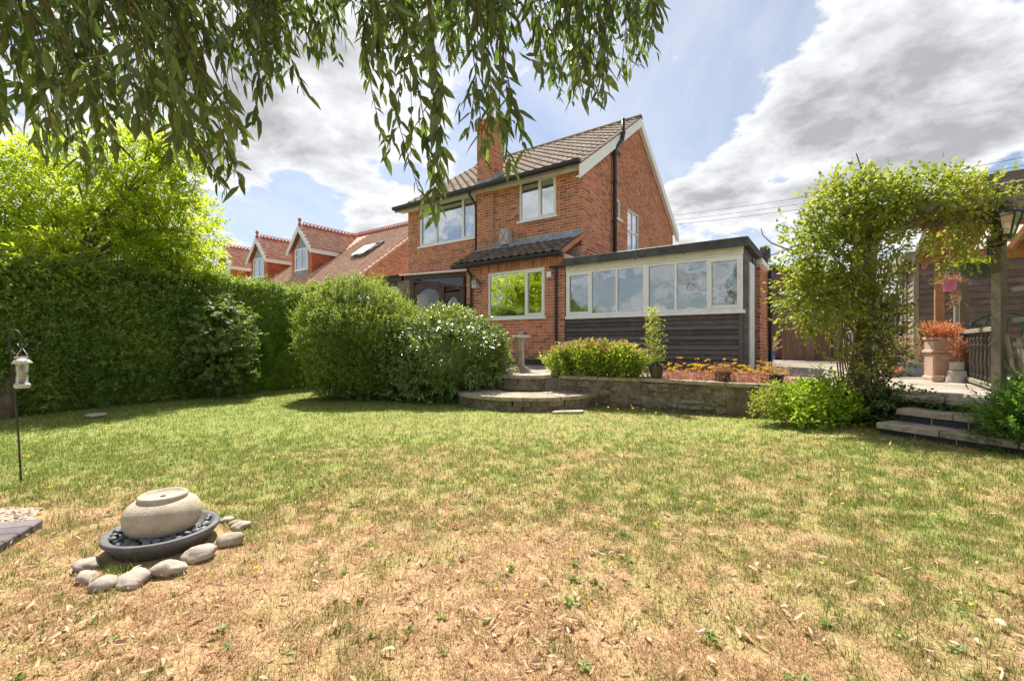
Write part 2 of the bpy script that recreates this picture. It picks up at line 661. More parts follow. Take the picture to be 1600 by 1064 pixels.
DARKPOST = M('mossy_post_timber', [(0.11, 0.095, 0.065), (0.20, 0.17, 0.12)], 0.85, 8, 0.5, 40, 0.2, stain=(0.12, 0.135, 0.06), sscale=4)
OLDSTONE = M('mossy_stone', [(0.20, 0.165, 0.115), (0.27, 0.225, 0.16), (0.24, 0.185, 0.125), (0.33, 0.285, 0.22)], 0.95, 22, 1.0, 35, 0.1, per=True,
             stain=(0.12, 0.105, 0.06), sscale=7)
PAVING = M('weathered_paving', [(0.27, 0.23, 0.185), (0.37, 0.315, 0.26), (0.31, 0.275, 0.24)], 0.9, 5, 0.5, 60, 0.15, per=True, stain=(0.23, 0.205, 0.16), sscale=3, samt=0.6)
COPING = M('coping_slab', [(0.34, 0.28, 0.21), (0.46, 0.39, 0.30)], 0.9, 8, 0.6, 60, 0.15, per=True, stain=(0.20, 0.165, 0.105), sscale=5)
PATIOBASE = M('patio_bed', [(0.24, 0.21, 0.17)], 0.95, 6, 0.5, 60)
SLATEBRICK = M('slate_blue_block', [(0.038, 0.044, 0.058), (0.06, 0.066, 0.082)], 0.65, 7, 0.3, 50, 0.3, per=True)
EDGEBRICK = M('purple_grey_brick', [(0.15, 0.13, 0.135), (0.24, 0.21, 0.21)], 0.85, 12, 0.6, 50, 0.2, per=True, stain=(0.10, 0.085, 0.08), sscale=12)
SOIL = M('soil', [(0.07, 0.048, 0.032), (0.13, 0.09, 0.06)], 0.95, 12, 0.8, 60)
GRANITE = M('cast_stone_pot', [(0.46, 0.39, 0.29), (0.60, 0.53, 0.42)], 0.85, 30, 0.8, 160, 0.2, stain=(0.36, 0.29, 0.18), sscale=6, samt=0.45)
SLATEDISH = M('dark_dish', [(0.085, 0.083, 0.083), (0.15, 0.148, 0.148)], 0.65, 8, 0.3, 60, 0.3, stain=(0.22, 0.20, 0.17), sscale=14, samt=0.6)
PEBBLE = M('dark_pebble', [(0.06, 0.066, 0.075), (0.14, 0.15, 0.165), (0.10, 0.105, 0.115)], 0.5, 10, 0.15, 60, 0.4, per=True)
COBBLE = M('pale_cobble', [(0.34, 0.275, 0.215), (0.44, 0.375, 0.31), (0.37, 0.29, 0.22), (0.30, 0.265, 0.235)], 0.85, 12, 0.4, 70, 0.2, per=True, stain=(0.46, 0.43, 0.38), sscale=8, samt=0.5)
SUNSTONE = M('lichened_sundial_stone', [(0.38, 0.34, 0.27), (0.52, 0.47, 0.385)], 0.9, 18, 0.9, 60, 0.15, stain=(0.22, 0.20, 0.14), sscale=14)
TERRA = M('terracotta', [(0.42, 0.28, 0.20), (0.54, 0.385, 0.285)], 0.85, 7, 0.4, 60, 0.2, stain=(0.36, 0.27, 0.20), sscale=6)
GREYSTONE = M('grey_stone', [(0.36, 0.325, 0.28), (0.48, 0.44, 0.385)], 0.9, 9, 0.4, 60)
IRON = M('dark_iron', [(0.02, 0.02, 0.022), (0.035, 0.034, 0.034)], 0.5, 9, 0.1, 60, 0.5)
GALV = M('pale_metal', [(0.42, 0.40, 0.36), (0.55, 0.53, 0.49)], 0.45, 9, 0.1, 60, 0.5)
GREENIRON = M('green_cast_iron', [(0.02, 0.075, 0.06), (0.035, 0.115, 0.095)], 0.5, 9, 0.1, 60, 0.5)
BARK = M('bark', [(0.12, 0.085, 0.06), (0.22, 0.165, 0.12)], 0.9, 8, 0.9, 30, 0.1, stretch=(3, 3, 0.7))
STEM = M('brown_stem', [(0.17, 0.11, 0.065), (0.28, 0.20, 0.125)], 0.85, 10, 0.4, 40, 0.1)
TWIG = M('twig', [(0.10, 0.075, 0.045), (0.16, 0.12, 0.07)], 0.8, 10, 0.2, 40, 0.1)
POTDK = M('dark_glazed_pot', [(0.035, 0.03, 0.028), (0.07, 0.058, 0.05)], 0.35, 9, 0.1, 40, 0.5)
POTBR = M('brown_pot', [(0.10, 0.06, 0.04), (0.16, 0.10, 0.065)], 0.7, 9, 0.2, 40)
BLUE = M('blue_glazed_pot', [(0.03, 0.12, 0.36), (0.05, 0.19, 0.48)], 0.35, 9, 0.1, 40, 0.5)
PINK = M('pink_bucket', [(0.62, 0.17, 0.36), (0.72, 0.24, 0.44)], 0.5, 5, 0.0)
RED = M('red_plastic', [(0.55, 0.03, 0.025)], 0.4, 5, 0.0)
BASKET = M('dark_green_basket', [(0.06, 0.075, 0.06), (0.11, 0.125, 0.10)], 0.7, 9, 0.3, 30)
SEED = M('bird_seed', [(0.32, 0.24, 0.14), (0.50, 0.40, 0.26)], 0.9, 60, 0.4, 200)
CLEAR = glass_mat('clear_plastic', 0.12, (0.92, 0.93, 0.92))
LANTGLASS = glass_mat('lantern_glass', 0.2, (0.75, 0.74, 0.62))
DOORW = M('white_door', [(0.66, 0.70, 0.64), (0.74, 0.77, 0.72)], 0.5, 3, 0.0)
WIRE = M('black_cable', [(0.03, 0.03, 0.033)], 0.6, 3, 0.0)
POLY = M('pale_roof_sheet', [(0.78, 0.74, 0.74), (0.84, 0.80, 0.80)], 0.4, 3, 0.0)
BARGE = M('white_bargeboard', [(0.80, 0.78, 0.76), (0.86, 0.85, 0.83)], 0.5, 3, 0.1, 40)

weathered(OLDSTONE, (0.40, 0.37, 0.30), (0.10, 0.092, 0.055))
weathered(SUNSTONE, (0.58, 0.55, 0.48), (0.22, 0.20, 0.14))
weathered(COPING, (0.47, 0.43, 0.36), (0.19, 0.165, 0.11))
L_HEDGE = leaf_mat('hedge_leaf', [(0.11, 0.18, 0.040), (0.18, 0.27, 0.060), (0.30, 0.38, 0.10)], 0.45, 0.45, 0.4)
L_TREE = leaf_mat('tree_leaf', [(0.14, 0.21, 0.022), (0.22, 0.30, 0.032), (0.40, 0.46, 0.09)], 0.60, 0.5, 0.25, (2.3, 2.1, 0.9))
L_BUSH1 = leaf_mat('bush_leaf', [(0.11, 0.175, 0.038), (0.18, 0.255, 0.055), (0.32, 0.37, 0.11)], 0.42, 0.5, 0.25)
L_BUSH2 = leaf_mat('laurel_leaf', [(0.10, 0.155, 0.042), (0.165, 0.235, 0.06), (0.28, 0.34, 0.11)], 0.28, 0.28, 0.6)
L_MAPLE = leaf_mat('maple_leaf', [(0.09, 0.15, 0.042), (0.14, 0.21, 0.06), (0.21, 0.28, 0.09)], 0.4, 0.5, 0.25)
L_ROSE = leaf_mat('rose_leaf', [(0.14, 0.17, 0.035), (0.23, 0.265, 0.05), (0.40, 0.38, 0.10)], 0.45, 0.45, 0.35, (1.5, 1.65, 0.7))
L_HERB = leaf_mat('lime_herb_leaf', [(0.13, 0.22, 0.025), (0.20, 0.31, 0.035), (0.28, 0.38, 0.05)], 0.45, 0.5, 0.3)
L_IVY = leaf_mat('ivy_leaf', [(0.07, 0.10, 0.036), (0.11, 0.15, 0.055), (0.18, 0.21, 0.095)], 0.3, 0.4, 0.4)
L_FERN = leaf_mat('shrub_leaf', [(0.075, 0.155, 0.032), (0.115, 0.22, 0.05), (0.175, 0.29, 0.08)], 0.4, 0.5, 0.3)
L_WILLOW = leaf_mat('willow_leaf', [(0.070, 0.095, 0.036), (0.11, 0.145, 0.048), (0.22, 0.26, 0.085)], 0.38, 0.34, 0.5, (1.35, 1.7, 0.7), 5)
L_SEDUM = leaf_mat('sedum_leaf', [(0.16, 0.24, 0.04), (0.25, 0.34, 0.055), (0.34, 0.41, 0.08)], 0.4, 0.5, 0.3)
L_SEDHEAD = leaf_mat('sedum_flower', [(0.30, 0.13, 0.10), (0.42, 0.20, 0.15), (0.50, 0.28, 0.20)], 0.2, 0.8, 0.1)
L_STONECROP = leaf_mat('stonecrop_stem', [(0.46, 0.16, 0.12), (0.56, 0.28, 0.20), (0.60, 0.42, 0.28)], 0.3, 0.7, 0.1, (1.2, 1, 0.9), 4)
L_YELLOW = leaf_mat('yellow_petal', [(0.62, 0.38, 0.02), (0.75, 0.52, 0.03), (0.80, 0.60, 0.06)], 0.3, 0.7, 0.1, (1.1, 1, 0.8))
L_ACER = leaf_mat('orange_acer_leaf', [(0.30, 0.09, 0.045), (0.52, 0.21, 0.10), (0.60, 0.36, 0.20), (0.46, 0.13, 0.07)], 0.35, 0.7, 0.1, (1.3, 1, 0.8), 5)
L_DRY = leaf_mat('dry_grass_leaf', [(0.36, 0.24, 0.12), (0.48, 0.35, 0.19), (0.55, 0.42, 0.25)], 0.3, 0.8, 0.1, (1.1, 1, 0.9))
L_PINK = leaf_mat('pinkish_succulent', [(0.30, 0.13, 0.09), (0.42, 0.22, 0.15), (0.40, 0.30, 0.17)], 0.3, 0.7, 0.1, (1.2, 1, 0.9), 5)


# ---------------------------------------------------------------- foliage
def leaf_mesh(name, P, D, Nn, L, Wd, fold=0.25, big=False, curl=None):
    n = len(P)
    D = unit(D)
    S = unit(np.cross(D, Nn))
    Nn = unit(np.cross(S, D))
    L = np.broadcast_to(np.asarray(L, float), (n,))[:, None]
    Wd = np.broadcast_to(np.asarray(Wd, float), (n,))[:, None]
    if not big:
        mid = P + D * L * 0.45
        V = np.stack([P, mid + S * Wd / 2 + Nn * Wd * fold, P + D * L - Nn * L * 0.08, mid - S * Wd / 2 + Nn * Wd * fold], 1).reshape(-1, 3)
        b = np.arange(n)[:, None] * 4
        F = np.concatenate([b + np.array([0, 1, 2]), b + np.array([0, 2, 3])])
        return np_mesh(name, V, [F])
    c = (RNG.uniform(-0.02, 0.24, (n, 1)) if curl is None else RNG.uniform(*curl, (n, 1))) * L
    m1, m2 = P + D * L * 0.28 - Nn * c * 0.12, P + D * L * 0.64 - Nn * c * 0.45
    f1, f2 = Nn * Wd * fold, Nn * Wd * fold * 0.8
    V = np.stack([P, m1 + S * Wd * 0.46 + f1, m1, m1 - S * Wd * 0.46 + f1, m2 + S * Wd * 0.40 + f2, m2, m2 - S * Wd * 0.40 + f2, P + D * L - Nn * c], 1).reshape(-1, 3)
    b = np.arange(n)[:, None] * 8
    T = np.concatenate([b + np.array(x) for x in ([0, 1, 2], [0, 2, 3], [4, 7, 5], [5, 7, 6])])
    Q = np.concatenate([b + np.array(x) for x in ([1, 4, 5, 2], [2, 5, 6, 3])])
    return np_mesh(name, V, [T, Q])


def shoots(Q, dirs, length, nl, ang=0.8, spread=0.3, droop=0.0, facing=None):
    """leaves set along short shoots; returns leaf base, direction, normal and order along the shoot"""
    m = len(Q)
    dirs = unit(dirs + RNG.normal(0, spread, (m, 3)))
    length = np.broadcast_to(np.asarray(length, float), (m,))
    ref = unit(np.cross(dirs, RNG.normal(0, 1, (m, 3))))
    bi = np.cross(dirs, ref)
    Ps, Ds, Ns, Ks = [], [], [], []
    ph = RNG.uniform(0, 6.28, m)
    for k in range(nl):
        t = (k + 0.6) / nl
        pos = Q + dirs * (length * t)[:, None]
        pos[:, 2] -= droop * (length * t) ** 2 * 4
        a = ph + 2.4 * k
        perp = ref * np.cos(a)[:, None] + bi * np.sin(a)[:, None]
        al = ang * (1 - 0.45 * t) + RNG.normal(0, 0.15, m)
        d = dirs * np.cos(al)[:, None] + perp * np.sin(al)[:, None]
        d[:, 2] -= droop
        d = unit(d)
        up = (np.array([0, 0, 1.0]) if facing is None else facing) + RNG.normal(0, 0.35, (m, 3))
        Ps.append(pos)
        Ds.append(d)
        Ns.append(unit(np.cross(np.cross(d, up), d)))
        Ks.append(np.full(m, t))
    return np.concatenate(Ps), np.concatenate(Ds), np.concatenate(Ns), np.concatenate(Ks)


def ell_points(n, c, r, lump=0.15, lf=2.5, zmin=-1.0, depth=0.25, seed=0):
    d = unit(RNG.normal(0, 1, (n * 2, 3)))
    d = d[d[:, 2] > zmin][:n]
    k = 1 + lump * (fbm(d * lf + seed * 7.1 + 50, 3) - 0.5) * 2
    k = k * (1 - depth * RNG.random(len(d)) ** 1.6)
    p = np.array(c) + d * k[:, None] * np.array(r)
    nrm = unit(d / np.array(r))
    return p, nrm


def lump_core(c, r, lump=0.15, lf=2.5, zmin=-1.0, scale=0.78, seed=0, nu=26, nv=14):
    vs, F = [], []
    for j in range(nv + 1):
        th = PI * j / nv
        for i in range(nu):
            a = 2 * PI * i / nu
            vs.append((math.sin(th) * math.cos(a), math.sin(th) * math.sin(a), max(math.cos(th), zmin)))
    d = np.array(vs)
    k = 1 + lump * (fbm(unit(d) * lf + seed * 7.1 + 50, 3) - 0.5) * 2
    V = np.array(c) + d * k[:, None] * np.array(r) * scale
    for j in range(nv):
        for i in range(nu):
            F.append((j * nu + i, j * nu + (i + 1) % nu, (j + 1) * nu + (i + 1) % nu, (j + 1) * nu + i))
    return V, np.array(F)


# ---------------------------------------------------------------- the lie of the land
def lawn_z(x, y):
    x = np.asarray(x, float)
    y = np.asarray(y, float)
    p = np.stack([x, y], -1)
    return 0.10 * sstep(2.2, 4.0, x) + 0.035 * (fbm(p * 0.9 + 40, 3) - 0.5)


def greenness(x, y):
    p = np.stack([x, y], -1)
    g = 0.20 + 0.42 * sstep(1.5, 3.3, y + 0.42 * np.maximum(x, 0) + 0.25 * np.maximum(-x - 0.6, 0) * sstep(2.6, 3.4, y)) + 0.14 * sstep(3.2, 5.0, y)
    g = g + 0.34 * sstep(-0.4, -2.8, x) * sstep(2.4, 3.6, y) + 0.16 * sstep(5.6, 6.6, y)
    n1 = fbm(p * 1.3 + 11, 4) - 0.5
    n2 = fbm(p * 7.0 + 70, 3) - 0.5
    n3 = fbm(p * 22.0 + 7, 2) - 0.5
    g = g + 0.66 * n1 + 0.72 * n2 + 0.75 * n3
    return np.clip(g, 0.03, 0.97)


DRYC = np.array([[0.50, 0.325, 0.18], [0.62, 0.44, 0.27], [0.34, 0.20, 0.10]])
GRNC = np.array([[0.12, 0.195, 0.035], [0.23, 0.325, 0.062], [0.37, 0.39, 0.11]])


def patio_poly():
    return [(-4.3, 10.6), (-2.8, 8.7), (-0.35, 7.75), (0.95, 7.36), (1.93, 6.84), (2.85, 6.05), (3.45, 5.6), (4.02, 5.02), (4.06, 4.72), (4.46, 3.82),
            (4.75, 2.9), (5.6, 1.6), (16, 1.0), (22, 24), (-20, 30), (-14, 18)]


def inside(poly, x, y):
    r = np.zeros(np.shape(x), bool)
    n = len(poly)
    for i in range(n):
        x0, y0 = poly[i]
        x1, y1 = poly[(i + 1) % n]
        c = ((y0 > y) != (y1 > y)) & (x < (x1 - x0) * (y - y0) / (y1 - y0 + 1e-12) + x0)
        r ^= c
    return r


PATIO = patio_poly()


def build_ground():
    g = MB()
    s = 900
    g.add([(-s, -s, -0.12), (s, -s, -0.12), (s, s, -0.12), (-s, s, -0.12)], [(0, 1, 2, 3)])
    gm = M('far_ground', [(0.10, 0.13, 0.045), (0.17, 0.17, 0.07)], 0.95, 0.5, 0.3, 4)
    obj('ground', g, gm, kind='structure')
    nx, ny = 300, 250
    X, Y = np.meshgrid(np.linspace(-11, 6.5, nx), np.linspace(-4, 13, ny))
    Z = lawn_z(X, Y)
    V = np.stack([X, Y, Z], -1).reshape(-1, 3)
    i = (np.arange(ny - 1)[:, None] * nx + np.arange(nx - 1)[None]).ravel()
    F = np.stack([i, i + 1, i + nx + 1, i + nx], 1)
    gr = greenness(X, Y).reshape(-1, 1)
    dry = DRYC[0] * 0.86
    grn = (GRNC[1] * 0.62 + np.array([0.36, 0.26, 0.12]) * 0.26)
    c = dry * (1 - gr) + grn * gr
    me = np_mesh('lawn', V, [F], c, True)
    link('lawn', me, tint_mat('lawn_turf', 0.0, 0.95, 55, 0.40), kind='structure')
    # raised patio
    p = MB()
    p.prism(PATIO, -0.11, 0.405)
    obj('patio', p, PATIOBASE, kind='structure')


build_ground()


def grass():
    rng = np.random.default_rng(3)
    Vs, Fs, Cs = [], [], []
    off = 0
    T = []

    def scatter(n, y0, y1, power):
        u = rng.random(n)
        y = y0 + (y1 - y0) * u ** power
        x = rng.uniform(-1, 1, n) * (1.16 * y + 0.95)
        return x, y
    sets = [(360000, 0.9, 3.0, 0.95, 0.024, 0.0024, 3), (320000, 2.1, 5.0, 1.0, 0.029, 0.0036, 2), (330000, 4.1, 10.3, 0.88, 0.036, 0.0060, 1), (500000, 0.9, 4.6, 1.0, 0.020, 0.0030, 0)]
    for n, y0, y1, pw, hh, ww, kind in sets:
        x, y = scatter(n, y0, y1, pw)
        feather = sstep(y0 - 0.01, y0 + 0.9, y) if kind in (1, 2) else 1.0
        feather = feather * (sstep(y1 + 0.01, y1 - 0.9, y) if kind != 1 else 1.0)
        tuft = fbm(np.stack([x, y], -1) * 14 + 5, 2)
        keep = (rng.random(n) < feather * (0.35 + 1.1 * sstep(0.35, 0.68, tuft))) & ~inside(PATIO, x, y) & (x > -7.9 + 0.02 * y)
        fx, fy = x + 1.68, y - 2.17
        keep &= (fx * fx + fy * fy > 0.06)
        keep &= ~((x < -2.47 - (y - 2.35) * np.where(y > 2.35, 0.8, 0.383)) & (y > 1.6) & (y < 2.60))
        x, y = x[keep], y[keep]
        n = len(x)
        g = greenness(x, y)
        g = np.where(np.hypot(x + 1.66, y - 1.915) < 0.05, 1.0, g)
        isg = rng.random(n) < g * 0.92
        k = rng.random((n, 1))
        dry = DRYC[0] * (1 - k) + DRYC[1] * k
        sw = rng.random(n) < 0.22
        dry[sw] = DRYC[2]
        grn = GRNC[0] * (1 - k) + GRNC[1] * k
        lush = sstep(0.55, 1.0, g)[:, None]
        grn = grn * (0.72 + 0.28 * lush) + (1 - lush) * np.array([0.03, 0.018, 0.004])
        yel = rng.random(n) < 0.28
        grn[yel] = GRNC[2]
        c = np.where(isg[:, None], grn, dry) * rng.uniform(0.75, 1.2, (n, 1))
        h = hh * rng.uniform(0.45, 1.35, n) * np.where(isg, 1.12, 0.85)
        wd = np.full(n, 9.0)
        for (ax, ay), (bx, by) in zip(PATIO[2:11], PATIO[3:12]):
            tt = np.clip(((x - ax) * (bx - ax) + (y - ay) * (by - ay)) / ((bx - ax) ** 2 + (by - ay) ** 2), 0, 1)
            wd = np.minimum(wd, np.hypot(x - ax - tt * (bx - ax), y - ay - tt * (by - ay)))
        wall_near = 1.1 * sstep(0.30, 0.08, wd) * rng.random(n) + 0.9 * (np.hypot(x + 1.66, y - 1.915) < 0.05) * rng.random(n)
        h = h * (1 + wall_near)
        z = lawn_z(x, y)
        a = rng.uniform(0, 6.283, n)
        if kind == 0:
            isg = isg & (rng.random(n) < 0.35)
            c = np.where(isg[:, None], c, dry * rng.uniform(0.6, 1.15, (n, 1)))
            h = h * 1.3
        lean = np.where(isg, rng.normal(0.60, 0.35, n), rng.normal(1.15 if kind else 1.42, 0.40 if kind else 0.12, n))
        ld = np.stack([np.cos(a), np.sin(a)], -1)
        sd = np.stack([-np.sin(a), np.cos(a)], -1) + rng.normal(0, 0.5, (n, 2))
        sd = unit(sd)
        w = ww * rng.uniform(0.7, 1.3, n)
        B = np.stack([x, y, z - 0.004], -1)
        tip = np.stack([x + ld[:, 0] * h * np.sin(lean), y + ld[:, 1] * h * np.sin(lean), z + np.maximum(h * np.cos(lean), 0.004)], -1)
        midp = (B + tip) / 2
        midp[:, 2] += h * 0.14
        S3 = np.concatenate([sd * w[:, None] / 2, np.zeros((n, 1))], 1)
        if kind < 2:
            V = np.stack([B - S3, B + S3, tip], 1)
            nv = 3
            F = [np.array([0, 1, 2])]
        else:
            V = np.stack([B - S3, B + S3, midp + S3 * 0.8, midp - S3 * 0.8, tip], 1)
            nv = 5
            F = [np.array([0, 1, 2]), np.array([0, 2, 3]), np.array([3, 2, 4])]
        b = off + np.arange(n)[:, None] * nv
        for f in F:
            T.append(b + f)
        Vs.append(V.reshape(-1, 3))
        Cs.append(np.repeat(c, nv, 0))
        off += n * nv
    me = np_mesh('grass', np.concatenate(Vs), [np.concatenate(T)], np.concatenate(Cs))
    link('grass', me, tint_mat('grass_blade', 0.50, 0.7), kind='stuff', label='short half dried lawn grass, straw coloured in front and green behind', cat='grass')
    # fallen willow leaves
    n = 8500
    y = 1.15 + 2.9 * rng.random(n) ** 1.25
    x = rng.uniform(-1, 1, n) * (1.16 * y + 0.5)
    k = (rng.random(n) < np.clip(1.15 - (y - 1.2) * 0.38 - 0.25 * np.maximum(x, 0), 0.08, 1)) & (rng.random(n) < 0.15 + 1.2 * sstep(0.35, 0.62, fbm(np.stack([x, y], -1) * 1.7 + 3, 3)))
    k &= ((x + 1.68) ** 2 + (y - 2.17) ** 2 > 0.1) & (x < 4)
    x, y = x[k], y[k]
    n = len(x)
    a = rng.uniform(0, 6.283, n)
    pitch = rng.normal(0.1, 0.25, n)
    D = np.stack([np.cos(a) * np.cos(pitch), np.sin(a) * np.cos(pitch), np.sin(pitch)], -1)
    Nn = np.stack([rng.normal(0, 0.5, n), rng.normal(0, 0.5, n), np.ones(n)], -1)
    P = np.stack([x, y, lawn_z(x, y) + rng.uniform(0.012, 0.03, n)], -1)
    Ln = 0.010 + 0.038 * rng.random(n) ** 2.0
    me = leaf_mesh('fallen_leaves', P, D, Nn, Ln, Ln * rng.uniform(0.16, 0.45, n), 0.35, True, (-0.5, 0.55))
    fm = leaf_mat('fallen_leaf', [(0.40, 0.15, 0.05), (0.54, 0.37, 0.24), (0.62, 0.46, 0.33), (0.50, 0.29, 0.16), (0.56, 0.40, 0.27), (0.46, 0.24, 0.10)], 0.2, 0.7, 0.25, (1.1, 1, 0.8), 3)
    link('fallen_leaves', me, fm, kind='stuff', label='pale curled fallen leaves strewn over the dry front lawn', cat='leaves')
    # flat weed rosettes and clover patches
    n = 420
    y = 1.25 + 5.0 * rng.random(n) ** 1.2
    x = rng.uniform(-1.1, 1.1, n) * y
    k = ~inside(PATIO, x, y) & ((x + 1.68) ** 2 + (y - 2.17) ** 2 > 0.1) & (x > -6.2) & (rng.random(n) < 0.25 + greenness(x, y)) & ~((x < -2.3) & (y < 2.7))
    x, y = x[k], y[k]
    m_ = 9
    X, Y = np.repeat(x, m_), np.repeat(y, m_)
    sz = np.repeat(rng.uniform(0.014, 0.036, len(x)), m_) * rng.uniform(0.6, 1.2, len(X))
    a = rng.uniform(0, 6.283, len(X))
    D = np.stack([np.cos(a), np.sin(a), rng.uniform(0.05, 0.7, len(X))], -1)
    P = np.stack([X + rng.normal(0, 0.006, len(X)), Y + rng.normal(0, 0.006, len(X)), lawn_z(X, Y) + 0.006], -1)
    me = leaf_mesh('weeds', P, D, np.tile([0, 0, 1.0], (len(X), 1)) + rng.normal(0, 0.2, (len(X), 3)), sz, sz * rng.uniform(0.25, 0.55, len(X)), 0.2)
    link('weeds', me, leaf_mat('weed_leaf', [(0.09, 0.16, 0.035), (0.15, 0.24, 0.05), (0.24, 0.30, 0.08)], 0.35), kind='stuff', label='small flat weed rosettes scattered through the lawn', cat='weeds')
    # small yellow flowers in the turf
    n = 210
    y = 1.6 + 5.2 * rng.random(n)
    x = rng.uniform(-1.1, 1.1, n) * y
    k = ~inside(PATIO, x, y) & ((x + 1.68) ** 2 + (y - 2.17) ** 2 > 0.12) & (x > -7)
    ex, ey = [], []
    for i in range(26):
        t = rng.random()
        ex.append(0.6 + 2.6 * t)
        ey.append(7.0 - 1.9 * t - rng.random() * 0.25)
    x, y = np.concatenate([x[k], ex]), np.concatenate([y[k], ey])
    n = len(x)
    z = lawn_z(x, y) + np.concatenate([rng.uniform(0.02, 0.045, n - 26), rng.uniform(0.05, 0.14, 26)])
    Vs, T = [], []
    for i in range(n):
        r = rng.uniform(0.006, 0.011) * (1 + 0.14 * max(0, y[i] - 2))
        ax = unit(np.array([rng.normal(0, 0.4), rng.normal(0, 0.4), 1]))
        s = unit(np.cross(ax, [1, 0.2, 0]))
        t = np.cross(ax, s)
        ring = [np.array([x[i], y[i], z[i]]) + (s * math.cos(q) + t * math.sin(q)) * r * (1 if j % 2 else 0.7) for j, q in enumerate(np.linspace(0, 2 * PI, 10, endpoint=False))]
        b = len(Vs)
        Vs += [np.array([x[i], y[i], z[i]]) - ax * r * 0.2] + ring
        T += [(b, b + 1 + j, b + 1 + (j + 1) % 10) for j in range(10)]
        # stalk
        b = len(Vs)
        Vs += [np.array([x[i] - 0.0008, y[i], z[i] - 0.002]), np.array([x[i] + 0.0008, y[i], z[i] - 0.002]), np.array([x[i], y[i], lawn_z(x[i], y[i])])]
        T += [(b, b + 1, b + 2)]
    link('flowers', np_mesh('flowers', np.array(Vs), [np.array(T)]), L_YELLOW, kind='stuff', label='tiny yellow flowers dotted through the lawn', cat='flowers')


grass()


# ---------------------------------------------------------------- brickwork, windows, pipes
def wall_boxes(mb, a0, a1, z0, z1, th, openings):
    """wall slab in local x (along) / y (0 outer .. th inner) / z with rectangular holes"""
    zs = sorted({z0, z1} | {z for o in openings for z in o[2:4] if z0 < z < z1})
    for za, zb in zip(zs[:-1], zs[1:]):
        zm = (za + zb) / 2
        cuts = sorted((o[0], o[1]) for o in openings if o[2] < zm < o[3])
        x = a0
        for c0, c1 in cuts + [(a1, a1)]:
            if c0 > x + 1e-6:
                mb.box(x, min(c0, a1), 0, th, za, zb)
            x = max(x, c1)


BRICK_ME = {}


def brick_mesh():
    if 'b' not in BRICK_ME:
        b = MB()
        L, H, D = 0.215, 0.060, 0.006
        c = 0.002
        b.add([(0, 0, 0), (L, 0, 0), (L, 0, H), (0, 0, H), (c, -D, c), (L - c, -D, c), (L - c, -D, H - c), (c, -D, H - c)],
              [(4, 5, 6, 7), (0, 1, 5, 4), (1, 2, 6, 5), (2, 3, 7, 6), (3, 0, 4, 7)])
        BRICK_ME['b'] = b.mesh('brick')
        BRICK_ME['b'].materials.append(BRICK)
    return BRICK_ME['b']


def brick_list(a0, a1, z0, z1, openings, top=None, holes=()):
    """stretcher bond pieces as (a, z, length) inside the wall outline"""
    out = []
    nz = int((z1 - z0) / 0.075)
    for k in range(nz):
        z = z0 + k * 0.075 + 0.005
        zm = z + 0.0325
        lo, hi = a0, a1
        if top is not None:
            lo, hi = top(zm + 0.04)
            lo, hi = max(lo, a0), min(hi, a1)
            if hi - lo < 0.1:
                continue
        cuts = sorted((o[0], o[1]) for o in openings if o[2] < zm + 0.02 and zm - 0.02 < o[3])
        x = lo
        spans = []
        for c0, c1 in cuts + [(hi, hi)]:
            if c0 > x + 0.03:
                spans.append((x, min(c0, hi)))
            x = max(x, c1)
        phase = a0 - (0.1125 if k % 2 else 0.0) - 0.225
        for s0, s1 in spans:
            i = int((s0 - phase) / 0.225)
            b = phase + i * 0.225
            header_row = (k % 6 == 3)
            step = 0.1125 if header_row else 0.225
            while b < s1:
                p0, p1 = max(b + 0.0065, s0), min(b + step - 0.0065, s1)
                if p1 - p0 > 0.02:
                    out.append((p0, z, p1 - p0))
                b += step
    return out


def brick_batch(name, parts, mat_, parent):
    """many bricks joined: parts = list of (origin, rotz, [(a,z,len)])"""
    base = np.array([v.co[:] for v in brick_mesh().vertices])
    q = np.array([p.vertices[:] for p in brick_mesh().polygons])
    Vs, Fs, off = [], [], 0
    for o, rz, lst in parts:
        if not lst:
            continue
        arr = np.array(lst)
        v = np.repeat(base[None], len(arr), 0)
        v[:, :, 0] = v[:, :, 0] * (arr[:, 2] / 0.215)[:, None] + arr[:, 0][:, None]
        v[:, :, 1] *= RNG.uniform(0.75, 1.15, (len(arr), 1))
        v[:, :, 2] += arr[:, 1][:, None]
        c, s = math.cos(rz), math.sin(rz)
        w = np.stack([o[0] + v[..., 0] * c - v[..., 1] * s, o[1] + v[..., 0] * s + v[..., 1] * c, o[2] + v[..., 2]], -1)
        Vs.append(w.reshape(-1, 3))
        Fs.append((off + np.arange(len(arr))[:, None, None] * 8 + q[None]).reshape(-1, 4))
        off += len(arr) * 8
    me = np_mesh(name, np.concatenate(Vs), [np.concatenate(Fs)])
    return link(name, me, mat_, parent, kind='stuff')


def brick_objs(lst, o, rz, parent):
    me = brick_mesh()
    c, s = math.cos(rz), math.sin(rz)
    for a, z, L in lst:
        b = bpy.data.objects.new('brick', me)
        b.location = (o[0] + a * c, o[1] + a * s, o[2] + z)
        b.rotation_euler = (0, 0, rz)
        b.scale = (L / 0.215, random.uniform(0.75, 1.15), 1)
        COL.objects.link(b)
        b.parent = parent


